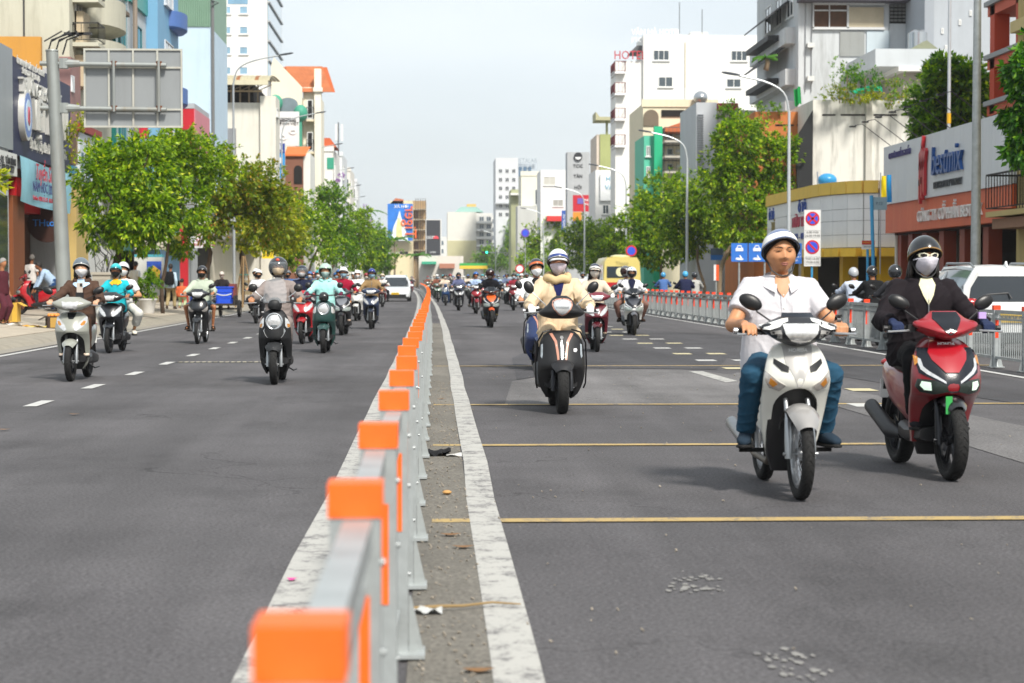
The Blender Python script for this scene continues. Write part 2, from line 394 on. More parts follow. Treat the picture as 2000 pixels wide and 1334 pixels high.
def deco(st, c):
    """plates laid on the apron: part name, outline in (x,z), material"""
    A = '#e88a2c'; D = []
    def two(n, P, m, o=.005): D.append((n, P, m, o)); D.append((n, mir(P), m, o))
    if st == 'wave':
        D.append(('centre_panel', [(-.095, .955), (.095, .955), (.085, .85), (.045, .78), (.012, .70), (-.012, .70), (-.045, .78), (-.085, .85)], paint(c[1]), .004))
        two('vent', [(.065, .825), (.15, .875), (.155, .845), (.11, .80), (.07, .79), (.105, .82)], plastic('#151517'), .006)
        two('turn_signal', [(.085, .705), (.135, .735), (.203, .80), (.205, .735), (.18, .69), (.12, .67)], lens('#b9b4ae'), .007)
        two('signal_bulb', [(.135, .715), (.175, .755), (.185, .72), (.16, .695)], lens(A), .010)
    elif st == 'blade':
        D.append(('dark_panel', [(-.19, .90), (.19, .90), (.215, .80), (.205, .73), (.12, .685), (.025, .60), (-.025, .60), (-.12, .685), (-.205, .73), (-.215, .80)], plastic('#10141d', .25), .004))
        D.append(('centre_panel', [(-.10, .95), (.10, .95), (.135, .87), (.12, .82), (.045, .735), (-.045, .735), (-.12, .82), (-.135, .87)], paint(c[1]), .012))
        two('running_light', [(.215, .84), (.185, .825), (.178, .775), (.15, .745), (.05, .675), (.05, .66), (.165, .725), (.195, .755), (.205, .80)], lens('#eef2f4'), .009)
        two('turn_signal', [(.225, .85), (.2, .84), (.205, .80), (.225, .78)], lens(A), .009)
        two('headlight', [(.035, .605), (.045, .65), (.13, .685), (.215, .69), (.228, .64), (.2, .60), (.12, .585)], lens('#b8c4c0'), .010)
    elif st == 'grande':
        cu = paint('#b98571', .3)
        two('trim_strip', [(.125, .815), (.095, .82), (.05, .74), (.033, .62), (.028, .50), (.046, .50), (.056, .62), (.075, .73)], cu, .007)
        D.append(('centre_spear', [(-.003, .75), (.003, .75), (.012, .70), (.014, .62), (.006, .53), (0, .50), (-.006, .53), (-.014, .62), (-.012, .70)], metal('#cfd2d4', .25), .008))
        D.append(('lower_trim', [(-.045, .50), (.045, .50), (.05, .445), (-.05, .445)], cu, .008))
        two('turn_signal', [(.19, .71), (.21, .70), (.215, .58), (.20, .56), (.192, .60)], lens('#aeb4b8'), .007)
        D.append(('badge', [(.018*math.cos(k), .775+.018*math.sin(k)) for k in [i*.6283 for i in range(10)]], metal('#d5d8da', .2), .008))
        D.append(('sticker', [(.12, .66), (.15, .665), (.16, .645), (.145, .625), (.12, .63)], mat('#e9e9ea', .5), .006))
    elif st == 'vision':
        D.append(('dark_panel', [(-.06, .915), (.06, .915), (.05, .87), (.03, .835), (-.03, .835), (-.05, .87)], plastic('#15171b', .3), .005))
        two('turn_signal', [(.05, .69), (.075, .75), (.19, .87), (.205, .86), (.205, .79), (.15, .72), (.08, .675)], lens('#d5d8d8'), .006)
        two('signal_bulb', [(.125, .765), (.165, .815), (.19, .80), (.175, .76), (.145, .745)], lens(A), .009)
    elif st == 'retro':
        two('turn_signal', [(.135, .87), (.165, .85), (.2, .79), (.2, .745), (.165, .73), (.14, .76), (.15, .81)], lens('#d8d5cc'), .006)
        two('signal_bulb', [(.16, .79), (.195, .785), (.198, .748), (.17, .738)], lens(A), .009)
        two('chrome_line', [(.12, .735), (.135, .70), (.11, .64), (.085, .61), (.09, .605), (.12, .64), (.145, .70)], metal('#cfd1d2', .25), .005)
    return D
def bike(name, label, loc, yaw, st, c, lod=0, steer=0., group=None, lit=False, **op):
    """c = (body, accent, fender, cowl) colours"""
    q = STY[st]; B = root(name, label, 'scooter' if st != 'wave' else 'motorbike', loc, R(yaw), group)
    body = paint(c[0]) if not op.get('matte') else matte(c[0]); acc = paint(c[1]); fd = paint(c[2]) if not op.get('matte') else matte(c[2]); cw = paint(c[3]) if not op.get('matte') else matte(c[3])
    dk = plastic(); Rw, tw, wb = q['R'], q['tw'], q['wb']
    A = Apron(q['rows'], q['arch']); ap = A.build('front_apron', body, B)
    rimm = metal('#3a3b3e', .4) if q['rim'] == 'alloy' else metal('#b9bbbd', .3)
    wheel(B, (0, 0, Rw), Rw, tw, q['rim'], rimm, 'front_wheel', lod); wheel(B, (0, wb, Rw), Rw, tw*1.1, q['rim'], rimm, 'rear_wheel', lod)
    fender(B, Rw, *q['fend'], fd)
    fm = metal('#a5a8aa', .35) if st in ('wave', 'retro', 'vision') else metal('#3c3d40', .4)
    for sg in (-1, 1):
        MB().tube([(sg*(tw/2+.035), 0, Rw-.03), (sg*(tw/2+.035), .01, Rw+.08), (sg*(tw/2+.033), .05, Rw+.22)], [.024, .026, .019], 10).tube([(sg*(tw/2+.033), .05, Rw+.2), (sg*(tw/2+.03), .13, .62)], .015, 10).obj('fork_leg', fm, B, True)
    MB().tube([(-tw/2-.07, 0, Rw), (tw/2+.07, 0, Rw)], .012, 10).obj('axle', fm, B, True)
    # inner leg shield, floor, tunnel and rear body
    wi = A.g(.45, 1)
    MB().lz([(.15, 0, .36, wi*.62, .05), (.25, 0, .34, wi*.8, .05), (.4, 0, .3, wi*.88, .06), (.62, 0, .24, wi*.9, .07), (.8, 0, .22, wi*.75, .06), (A.zs[-1]-.02, 0, .2, wi*.4, .03)], 16, 3.5).obj('leg_shield', dk, B, True)
    if st == 'wave':
        MB().ly([(.22, 0, .62, .05, .1), (.4, 0, .52, .06, .09), (.62, 0, .58, .08, .1), (.75, 0, .62, .1, .1)], 14, 2.6).obj('frame_tunnel', body, B, True)
        MB().ly([(.30, 0, .33, .06, .05), (.36, 0, .35, .1, .1), (.52, 0, .34, .11, .11), (.62, 0, .33, .09, .08)], 14, 3).obj('engine', metal('#55565a', .5), B, True)
        for sg in (-1, 1): MB().tube([(sg*.08, .48, .27), (sg*.3, .48, .27)], .014, 8).obj('foot_peg', rubber(), B, True)
        MB().tube([(-.1, .34, .3), (-.13, .4, .2), (-.15, .75, .22), (-.16, .9, .27)], .022, 10).obj('exhaust_pipe', metal('#6d675f', .45), B, True)
        MB().tube([(-.165, .86, .27), (-.18, 1.0, .31), (-.19, 1.4, .38)], [.035, .05, .045], 12).obj('exhaust', metal('#9a9c9e', .35), B, True)
    else:
        MB().ly([(.18, 0, .30, .17, .05), (.5, 0, .28, .19, .06), (.72, 0, .3, .17, .07)], 14, 4).obj('floorboard', dk, B, True)
        MB().ly([(.62, .0, .3, .1, .1), (.9, .07, .3, .1, .1), (wb, .09, .27, .07, .07)], 14, 3).obj('engine', metal('#4a4b4e', .5), B, True)
        MB().tube([(-.12, .8, .25), (-.16, .95, .27), (-.18, 1.42, .42)], [.03, .06, .055], 12).tube([(-.18, 1.40, .415), (-.183, 1.46, .435)], [.03, .028], 10).obj('exhaust', plastic('#26272a', .5), B, True)
        MB().tube([(.12, .72, .2), (.19, .78, .15), (.22, .92, .16)], .010, 6).obj('kick_stand', metal('#3f4042', .5), B, True)
    sz = q['seat']
    MB().ly([(.58, 0, sz-.30, .11, .18), (.72, 0, sz-.24, .15, .2), (1.0, 0, sz-.18, .17, .16), (1.3, 0, sz-.1, .13, .11), (1.48, 0, sz-.06, .06, .05)], 18, 2.8).obj('rear_body', body, B, True)
    MB().ly([(.44, 0, sz-.035, .08, .03), (.5, 0, sz-.03, .12, .045), (.75, 0, sz-.04, .15, .05), (.92, 0, sz-.02, .155, .055), (1.2, 0, sz+.02, .135, .05), (1.34, 0, sz+.02, .09, .03)], 18, 2.6).obj('seat', mat('#17171a', .6, 0, .1, 20, .3, 120), B, True)
    if op.get('away') or lod == 0:
        MB().sph((0, 1.46, sz-.03), (.1, .05, .04), 14, 8).obj('tail_light', mat('#8e0f12', .25, coat=.8), B, True)
        MB().bb(-.09, .09, 1.50, 1.505, sz-.30, sz-.16).obj('licence_plate', mat('#e6e6e2', .5), B)
        MB().grid(lambda u, v: ((u-.5)*.14, 1.46+.10*v, sz-.1-.34*v), 2, 6).obj('rear_mudguard', dk, B)
    # plates and lamps on the apron
    for i, (n, P, m, o) in enumerate(deco(st, c)):
        if lod and n in ('vent', 'signal_bulb', 'sticker', 'badge', 'chrome_line'): continue
        if lit and n == 'headlight': m = plastic('#2b332f', .15)
        hp = patch(P, A.y, o, .012).obj(n, m, ap, 40)
        if lit and n == 'headlight':
            sx = 1 if P[2][0] > 0 else -1
            patch([(sx*x, z) for x, z in ((.14, .612), (.145, .668), (.195, .675), (.205, .645), (.18, .615))], A.y, o+.004, .012).obj('lit_lens', glow('#cfe6d4', .42), hp, 40)
    if st == 'retro':
        hy = A.y(0, .82)
        hl = MB(); hl.rings([[(r*math.cos(t), hy-.0+dy, .82+r*math.sin(t)) for t in [2*math.pi*k/28 for k in range(28)]] for r, dy in ((.118, .06), (.112, -.02), (.10, -.03), (.094, -.026))])
        hq = hl.obj('headlight_ring', metal('#c9cccd', .25), B, True)
        MB().sph((0, hy-.012, .82), (.096, .03, .096), 24, 12).obj('headlight', lens('#dfe5e6'), hq, 'all')
        if not lod: MB().sph((0, hy-.03, .845), (.045, .018, .03), 16, 8).obj('projector', mat('#f4f7f7', .08, .2, coat=1), hq, 'all')
        if not lod: MB().prism([(-.045, .775), (.045, .775), (0, .74)], 'y', hy-.05, hy-.02).obj('lamp_insert', metal('#8f9799', .2), hq)
    # handlebar group, steered
    T = bpy.data.objects.new('handlebar', None); link(T, B); T.empty_display_size = .1
    secs = smooth_rows(q['cowl'], 14)
    cwo = MB().lz(secs, 28, 2.3).obj('handlebar_cowl', cw if st != 'wave' else plastic('#26272b', .35), T, 'all')
    zs = [s_[0] for s_ in secs]
    def cy(x, z):
        a = np.interp(z, zs, [s_[3] for s_ in secs]); b = np.interp(z, zs, [s_[4] for s_ in secs]); yc = np.interp(z, zs, [s_[2] for s_ in secs])
        return float(yc-b*max(0, 1-(min(abs(x), a)/a)**2.3)**(1/2.3))
    if st == 'wave':
        patch([(-.10, 1.095), (.10, 1.095), (.115, 1.09), (.10, 1.03), (.06, .985), (0, .965), (-.06, .985), (-.10, 1.03), (-.115, 1.09)], cy, .012, .02).obj('headlight', lens('#e3e2da'), T, 40)
        MB().grid(lambda u, v: ((u-.5)*(.25-.07*v), .02+.10*v+.12*(u-.5)**2, 1.095+.065*v), 8, 3).grid(lambda u, v: ((u-.5)*(.25-.07*v), .03+.10*v+.12*(u-.5)**2, 1.095+.065*v), 8, 3).obj('visor', plastic('#141a24', .15), T, 'all', fix=False)
        for s_ in (0, 1):
            P = [(.07, 1.13), (.105, 1.125), (.18, 1.10), (.245, 1.085), (.25, 1.06), (.19, 1.055), (.13, 1.075), (.108, 1.097), (.075, 1.108)]
            patch(P if s_ else mir(P), cy, .006, .012).obj('wing_panel', cw, T, 40)
            P = [(.115, 1.0), (.125, 1.055), (.19, 1.045), (.165, 1.005)]
            patch(P if s_ else mir(P), cy, .005, .010).obj('accent_panel', acc, T, 40)
    elif st == 'blade':
        patch([(-.085, 1.145), (.085, 1.145), (.10, 1.10), (.035, 1.01), (0, .985), (-.035, 1.01), (-.10, 1.10)], cy, .008, .012).obj('visor', plastic('#12151c', .12), T, 40)
        for s_ in (0, 1):
            P = [(.05, 1.0), (.19, 1.045), (.21, 1.02), (.12, .975), (.04, .97)]
            patch(P if s_ else mir(P), cy, .005, .01).obj('accent_panel', acc, T, 40)
    elif st == 'grande':
        hp = [(0, 1.005), (.035, 1.02), (.075, 1.065), (.092, 1.105), (.085, 1.14), (.055, 1.158), (0, 1.165)]
        hp = hp+mir(hp)[1:-1]
        g_ = lambda k, dz: [(x*k, 1.09+(z-1.09)*k) for x, z in hp]
        patch(g_(1.16, 0), cy, .004, .014).obj('headlight_trim', paint('#b98571', .3), T, 40)
        patch(g_(1.0, 0), cy, .012, .014).obj('headlight', lens('#cfd6da'), T, 40)
        if not lod:
            MB().bb(-.07, .07, cy(0, 1.09)-.022, cy(0, 1.09)-.014, 1.083, 1.093).obj('light_bar', metal('#eef2f4', .15), T)
    elif st == 'vision':
        patch([(-.115, 1.075), (-.06, 1.06), (0, 1.068), (.06, 1.06), (.115, 1.075), (.10, 1.02), (.09, .975), (.05, .955), (0, .95), (-.05, .955), (-.09, .975), (-.10, 1.02)], cy, .010, .016).obj('headlight', lens('#e1e4e4'), T, 40)
    if st == 'retro' and op.get('screen'):
        MB().grid(lambda u, v: ((u-.5)*(.30-.05*max(0, v-.6)*2), .02+.10*v+.35*(u-.5)**2, 1.06+.33*v-.06*(2*u-1)**4*v), 12, 10).obj('windscreen', clear('#cfd3d6', .25), T, 'all', fix=False)
    gx, gy, gz = q['gx'], q['gy'], q['gz']; w0 = .17 if st != 'retro' else .05
    for sg in (-1, 1):
        MB().tube([(0, gy-.06, gz-.03), (sg*w0, gy-.03, gz-.01), (sg*(gx-.06), gy, gz)], .013, 8).obj('bar', plastic('#202022'), T, True)
        MB().tube([(sg*(gx-.075), gy, gz), (sg*(gx+.055), gy+.01, gz)], .0185, 10).obj('grip', rubber(), T, True)
        MB().tube([(sg*(gx+.055), gy+.01, gz), (sg*(gx+.08), gy+.01, gz)], .02, 10).obj('bar_end', metal('#c2c4c6', .3) if st in ('wave', 'grande') else plastic(), T, True)
        if lod < 2: MB().tube([(sg*(gx-.1), gy-.03, gz-.01), (sg*(gx-.06), gy-.06, gz-.015), (sg*(gx+.05), gy-.075, gz-.02), (sg*(gx+.07), gy-.07, gz-.02)], [.009, .008, .007, .009], 6).obj('brake_lever', metal('#c9cbcd', .3), T, True)
        if lod < 2: MB().box((sg*(gx-.1), gy-.02, gz), (.05, .06, .05)).obj('switch_box', dk, T)
        mh = gz+.17+(.06 if st in ('grande',) else 0); mx = sg*(gx-.06+(.05 if st in ('grande', 'vision') else 0))
        if not (op.get('mirror') == sg or (st == 'wave' and op.get('onemirror') == sg)):
            mi = MB().tube([(sg*(gx-.14), gy-.02, gz+.02), (sg*(gx-.15), gy-.02, gz+.06), (mx*.96, gy+.02, mh-.05), (mx, gy+.03, mh-.02)], .006, 6).obj('mirror_stem', metal('#c4c6c8', .3) if st in ('grande', 'retro') else plastic('#18181a'), T, True)
            if st == 'retro': sh = (.058, .028, .056); rt = (0, 0, 0)
            else: sh = (.078, .028, .048); rt = (0, sg*-.45, sg*.2)
            if st == 'grande': sh = (.05, .03, .07); rt = (0, sg*(.75 if sg > 0 else .5), 0)
            MB().sph((mx+sg*.03, gy+.03, mh+.01), sh, 20, 12, rot=rt).obj('mirror', plastic('#161617', .38), mi, 'all')
    T.rotation_euler = (0, 0, 0)
    if st == 'grande':
        for sg in (-1, 1):
            MB().tube([(sg*.10, .12, .855), (sg*.19, .09, .83), (sg*.25, .16, .72), (sg*.262, .2, .5), (sg*.255, .24, .3), (sg*.24, .3, .25)], .009, 8).obj('guard_rail', plastic('#17171a', .3), B, True)
    if op.get('text') and not lod: text(ap, op['text'], op.get('textm') or metal('#d8dadc', .3), (0, A.y(0, .925)-.012 if st != 'wave' else A.y(0, .93)-.012, .925), .032, (math.pi/2, 0, 0), .001, 'badge_lettering')
    return B
# ------------------------------------------------------------------ people
def remesh(mb, name, m, vox, par, sm=3, wr=0., seed=0):
    src = mb.mesh('w', m, fix=True)
    me = bake(src, [('REMESH', dict(mode='VOXEL', voxel_size=vox)), ('SMOOTH', dict(factor=.5, iterations=sm))]); bpy.data.meshes.remove(src)
    n = len(me.vertices)
    if wr:
        co = np.empty(n*3, 'f'); me.vertices.foreach_get('co', co); co = co.reshape(-1, 3)
        no = np.empty(n*3, 'f'); me.vertex_normals.foreach_get('vector', no); no = no.reshape(-1, 3)
        rg = np.random.RandomState(seed+3); d = np.zeros(n)
        w1 = np.sin(co@rg.normal(0, 9, 3)+1)+np.sin(co@rg.normal(0, 7, 3)+2)
        for k in range(5):
            kv = rg.normal(0, 1, 3); kv[2] *= 1.6; kv *= rg.uniform(26, 50)/np.linalg.norm(kv)
            d += (1-np.abs(np.sin(co@kv+w1*1.3+rg.uniform(0, 6))))**2.2*np.clip(np.sin(co@rg.normal(0, 8, 3)+rg.uniform(0, 6)), 0, 1)
        co = co+no*(d*wr)[:, None]; me.vertices.foreach_set('co', co.reshape(-1).astype('f'))
    me.polygons.foreach_set('use_smooth', [True]*len(me.polygons)); me.name = name
    me.materials.clear(); me.materials.append(m); me.update()
    return link(bpy.data.objects.new(name, me), par)
def ik(a, c, l1, l2, pole):
    d = c-a; L = min(d.length, (l1+l2)*.998); n = d.normalized(); x = (l1*l1-l2*l2+L*L)/(2*L); h = math.sqrt(max(l1*l1-x*x, 0))
    p = Vector(pole); p = (p-n*p.dot(n)).normalized()
    return a+n*x+p*h, a+n*L
HR = (.076, .094, .116)
def head_pt(d):
    x, y, z = HR[0]*d[0], HR[1]*d[1], HR[2]*d[2]
    if d[2] < 0: k = (-d[2])**1.4; x *= 1-.30*k; y *= 1-.10*k
    if d[1] < 0:
        f = -d[1]
        y *= 1-.08*f*f
        y -= .004*math.exp(-((z-.036)/.010)**2)*math.exp(-(x/.05)**2)
        for sx in (-1, 1):
            y += .010*math.exp(-((x-sx*.033)/.017)**2-((z-.014)/.012)**2)*f
            y -= .006*math.exp(-((x-sx*.045)/.02)**2-((z+.022)/.02)**2)
        y -= .025*math.exp(-(x/.0135)**2)*math.exp(-((z+.022)/.013)**2)+.014*math.exp(-(x/.009)**2)*math.exp(-((z+.002)/.016)**2)
        for sx in (-1, 1): y -= .011*math.exp(-((x-sx*.0175)/.009)**2-((z+.027)/.008)**2)
        y -= .0075*math.exp(-(x/.022)**2)*math.exp(-((z+.050)/.0065)**2)+.0075*math.exp(-(x/.019)**2)*math.exp(-((z+.064)/.0065)**2)
        y += .003*math.exp(-(x/.022)**2)*math.exp(-((z+.057)/.003)**2)
        y -= .010*math.exp(-(x/.024)**2)*math.exp(-((z+.095)/.016)**2)
    return (x, y, z)
def shell(mb, r, zc, edge, n=36, k=9, th=.93, sh=(0, 0, 0), win=None):
    """helmet-like shell: edge(az) = height of the rim; az 0 is the face (-y); win(az,z) True where it is open"""
    rs = []
    def P(az, t, s): return (sh[0]+s*r[0]*math.sin(t)*math.sin(az), sh[1]-s*r[1]*math.sin(t)*math.cos(az), sh[2]+zc+s*r[2]*math.cos(t))
    for s, seq in ((1, range(1, k+1)), (th, range(k, 0, -1))):
        for q in seq:
            ring = []
            for i in range(n):
                az = 2*math.pi*i/n; c = max(-.97, min(.97, (edge(az)-zc)/r[2])); tm = math.acos(c)
                ring.append(P(az, tm*q/k, s))
            rs.append(ring)
    b = len(mb.v); nf = len(mb.f); mb.rings(rs, True)
    if win:
        keep = []
        for j in range(nf, len(mb.f)):
            c = sum((Vector(mb.v[i]) for i in mb.f[j]), Vector())/len(mb.f[j])
            az = math.atan2(c.x-sh[0], -(c.y-sh[1]))
            if not win(az, c.z-sh[2]): keep.append(j)
        mb.f = mb.f[:nf]+[mb.f[j] for j in keep]; mb.m = mb.m[:nf]+[mb.m[j] for j in keep]
    return [P(2*math.pi*i/n, math.acos(max(-.97, min(.97, (edge(2*math.pi*i/n)-zc)/r[2]))), 1.0) for i in range(n)]
def half_edge(fr, sd, bk):
    return lambda az: (fr+(sd-fr)*(1-math.cos(az))) if math.cos(az) > 0 else (sd+(bk-sd)*(-math.cos(az)))
def hand(mb, g, sg, wr, r=1., mode='grip'):
    g = Vector(g)
    if mode == 'down':                       # relaxed, slightly curled
        d = (g-wr).normalized()
        mb.cap(wr, g, .020*r, .026*r, 10)
        for i, dx in enumerate((-.027, -.009, .009, .027)):
            p = g+Vector((dx*.5, dx, 0)); q = p+d*(.045-.01*abs(i-1.3)/2)+Vector((0, -.01, 0)); t = q+d*.028+Vector((-sg*.008, -.014, 0))
            mb.cap(p, q, .0095*r, .0088*r, 8).cap(q, t, .0088*r, .0075*r, 8)
        b = g+Vector((0, -.026, .02)); mb.cap(b, b+d*.03+Vector((0, -.018, 0)), .011*r, .009*r, 8)
        return
    for i, dx in enumerate((-.034, -.0115, .0115, .033)):
        L = (1, 1.1, 1.05, .85)[i if sg > 0 else 3-i]
        k = g+Vector((dx, .014, .035))
        if mode == 'lever': m_ = g+Vector((dx*1.12, -.035*L, .030)); t1 = g+Vector((dx*1.2, -.072*L, .004)); t2 = g+Vector((dx*1.2, -.082*L, -.024))
        else: m_ = g+Vector((dx, -.033, .022)); t1 = g+Vector((dx, -.036*L, -.014)); t2 = g+Vector((dx, -.012, -.031))
        mb.cap(k, m_, .0112*r, .0102*r, 8).cap(m_, t1, .0102*r, .009*r, 8).cap(t1, t2, .009*r, .0078*r, 8)
        mb.cap(wr.lerp(k, .15), k, .0165*r, .0125*r, 8)
    b = g+Vector((-sg*.042, .034, .016)); c = g+Vector((-sg*.05, -.006, -.012)); mb.cap(wr.lerp(b, .3), b, .016*r, .0135*r, 8).cap(b, c, .0125*r, .011*r, 8).cap(c, c+Vector((sg*.016, -.02, -.012)), .0105*r, .008*r, 8)
def pose_ride(st, sp):
    q = STY[st]; J = {}
    sc = sp.get('tall', 1.); lean = sp.get('lean', .05); sx = sp.get('shift', 0.)
    y0 = sp.get('sy', .74); P = Vector((sx, y0, q['seat']+.085)); J['P'] = P
    N_ = P+Vector((sp.get('tilt', 0), -lean, .505*sc)); J['N'] = N_; J['H'] = N_+Vector((0, -.04, sp.get('neck', .158)))
    for sg, k in ((-1, 'a'), (1, 'b')):
        s = N_+Vector((sg*.165*sp.get('wide', 1), .015, -.075)); J['s'+k] = s
        g = Vector((sg*(q['gx']-.01), q['gy'], q['gz'])); J['g'+k] = g
        w = g+Vector((sg*.006, .085, .040)); e, w2 = ik(s, w, .30*sc, .265*sc, (sg*sp.get('elb', .5), .4, -.7)); J['e'+k] = e; J['w'+k] = w2
        h = P+Vector((sg*.09, -.01, -.02)); J['h'+k] = h
        f = Vector((sg*(q['fx']+.0), q['fy'], q['fz']+.085)); kn, an = ik(h, f, .43*sc, .42*sc, (sg*sp.get('splay', .08), -.8, .6)); J['k'+k] = kn; J['a'+k] = an; J['fd'+k] = sg*.25
    return J
def pose_pillion(st, sp):
    q = STY[st]; J = {}; sc = sp.get('tall', 1.)
    P = Vector((sp.get('shift', 0), 1.08, q['seat']+.13)); J['P'] = P; N_ = P+Vector((sp.get('tilt', 0), -.06, .47*sc)); J['N'] = N_; J['H'] = N_+Vector((sp.get('hx', 0), -.03, .18))
    for sg, k in ((-1, 'a'), (1, 'b')):
        s = N_+Vector((sg*.16, .01, -.07)); J['s'+k] = s
        g = P+Vector((sg*.17, -.30, .10)); J['g'+k] = g; e, w = ik(s, g+Vector((0, .03, .06)), .29*sc, .26*sc, (sg*.7, .4, -.5)); J['e'+k] = e; J['w'+k] = w
        h = P+Vector((sg*.10, 0, -.02)); J['h'+k] = h; f = Vector((sg*.27, 1.0, .40)); kn, an = ik(h, f, .42*sc, .41*sc, (sg*.6, -.8, .4)); J['k'+k] = kn; J['a'+k] = an; J['fd'+k] = sg*.3
    return J
def pose_stand(sp):
    J = {}; sc = sp.get('tall', 1.); st = sp.get('stride', .0); bend_ = sp.get('stoop', 0.)
    P = Vector((0, 0, .90*sc)); J['P'] = P; N_ = P+Vector((0, -.5*math.sin(bend_), .5*math.cos(bend_)*sc)); J['N'] = N_; J['H'] = N_+Vector((0, -.03-.12*math.sin(bend_), .18*math.cos(bend_)+.02))
    for sg, k in ((-1, 'a'), (1, 'b')):
        s = N_+Vector((sg*.165, .01, -.07)); J['s'+k] = s
        t = s+Vector((sg*.07, -sg*st*.5-.03-.3*math.sin(bend_), -.50*sc)); J['g'+k] = t+Vector((0, -.02, -.07)); e, w = ik(s, t, .29*sc, .26*sc, (sg*.3, .8, 0)); J['e'+k] = e; J['w'+k] = w
        h = P+Vector((sg*.085, 0, -.03)); J['h'+k] = h; f = Vector((sg*.10, sg*st, .085+max(0, sg*st)*.12)); kn, an = ik(h, f, .43*sc, .42*sc, (0, -1, .1)); J['k'+k] = kn; J['a'+k] = an; J['fd'+k] = sg*.15
    return J
def person(label, J, sp, vox, loc, rz, group=None, pose='ride'):
    T = root('person', label, 'person', loc, rz, group); sd_ = int(abs(loc[0]*100+loc[1]*31)) % 997
    g = sp.get('girth', 1.); belly = sp.get('belly', 1.); sk = skin(sp.get('skin', '#b98763')); hero = vox < .009
    P, N_, Hc = J['P'], J['N'], J['H']; down = pose == 'stand'
    Rh = Euler((R(sp.get('nod', 0)), R(sp.get('roll', 0)), R(sp.get('look', 0)))).to_matrix()
    hk = sp.get('hs', 1.07); jw = sp.get('jaw', 1.)
    X = lambda p: tuple(Hc+Rh @ (Vector(p)*hk))
    # ---- body: one continuous skin
    b = MB(); nu, nv = (56, 44) if hero else (28, 22); hv = []
    sb = MB().sph((0, 0, 0), 1, nu, nv); b.add([X((lambda q: (q[0]*(1+(jw-1)*min(1, max(0, (.05-q[2])/.08))), q[1], q[2]))(head_pt(Vector(p).normalized()))) for p in sb.v], sb.f)
    for sg in (-1, 1): b.sph(X((sg*.076, .008, -.004)), (.011, .018, .030), 8, 6)
    b.cap(N_+Vector((0, .005, -.05)), Hc+Vector((0, .012, -.03)), .060*min(g, 1.12), .054, 14)
    b.cap(P+Vector((0, .02, .02)), N_+Vector((0, .015, -.15)), .085, .085, 16); b.cap(J['sa']+Vector((0, .01, 0)), J['sb']+Vector((0, .01, 0)), .045, .045, 10)
    long = sp.get('sleeve', 'long') == 'long'; glove = sp.get('glove'); hms = []
    for k, sg in (('a', -1), ('b', 1)):
        s, e, w, gr = J['s'+k], J['e'+k], J['w'+k], J['g'+k]; af = g if not long else 1
        hm = MB() if glove else b; hms.append(hm)
        b.cap(s, e, .048*af, .042*af, 12).cap(e, w, .043*af, .028, 12)
        hand(hm, gr, sg, w, 1.06 if glove else sp.get('hand', 1.), 'down' if down else (sp.get('hm'+k) or 'grip'))
        if glove: hm.cap(e.lerp(w, .80), w, .038, .033, 10)
        h, kn, an = J['h'+k], J['k'+k], J['a'+k]
        b.cap(h, kn, .072, .052, 12).cap(kn, an, .05, .034, 12); b.sph(kn, .054, 10, 8)
        c, sn = math.cos(J['fd'+k]), math.sin(J['fd'+k]); b.cap(an+Vector((0, .02, -.035)), an+Vector((-(-sn)*.13, -c*.15, -.055)), .034, .024, 10)
    remesh(b, 'body', sk, vox, T, 2)
    if glove:
        for hm in hms: remesh(hm, 'glove', cloth(glove), max(vox, .008), T, 1)
    # ---- shoes
    for k in 'ab':
        an = J['a'+k]; a_ = J['fd'+k]; Mz = Matrix.Rotation(a_, 3, 'Z'); pt = R(sp.get('toe', 0))
        def sh(secs, e): 
            m_ = MB().ly(secs, 14, e); m_.v = [tuple(an+Mz @ Vector(v)) for v in m_.v]; return m_
        if sp.get('shoe'):
            so = sh([(.075, 0, -.052, .028, .024), (.05, 0, -.03, .036, .046), (0, 0, -.022, .04, .054), (-.06, 0, -.037, .044, .039), (-.13, 0, -.047, .048, .03), (-.18, 0, -.053, .036, .022), (-.20, 0, -.056, .018, .013)], 2.6).obj('shoe', cloth(sp['shoe']), T, 'all')
            sh([(.08, 0, -.083, .03, .012), (0, 0, -.084, .042, .012), (-.13, 0, -.083, .052, .013), (-.195, 0, -.08, .034, .012), (-.21, 0, -.078, .016, .01)], 3.5).obj('sole', rubber() if sp.get('sole') is None else cloth(sp['sole']), so, 'all')
        else:
            sh([(.08, 0, -.086, .03, .01), (-.13, 0, -.087, .05, .01), (-.2, 0, -.085, .026, .009)], 3.5).obj('sandal', cloth('#4a3a2c'), T, 'all')
            sh([(-.07, 0, -.05, .046, .042), (-.10, 0, -.055, .047, .037)], 2.6).obj('sandal_strap', cloth('#2c241e'), T, 'all')
    # ---- trousers
    t = MB(); lt = sp.get('leg', 'long'); tw = sp.get('legw', 1.)
    t.lz([(P.z-.10, P.x, P.y, .165*g, .14*g), (P.z, P.x, P.y, .17*g, .145*g), (P.z+.12, P.x, P.y-.01, .155*g*belly, .12*g*belly)], 20, 2.3)
    for k in 'ab':
        h, kn, an = J['h'+k], J['k'+k], J['a'+k]
        t.cap(h, kn, .094*g, .075*tw, 14); t.sph(kn, .074*tw, 12, 8)
        if lt == 'long': t.cap(kn, kn.lerp(an, .96), .073*tw, .060*tw*sp.get('flare', 1), 14, True)
        elif lt == 'crop': t.cap(kn, kn.lerp(an, .66), .072*tw, .066*tw*sp.get('flare', 1), 14, True)
        else:
            d = (kn-h).normalized(); t.cap(h, kn-d*.09, .10*g, .092, 14, True)
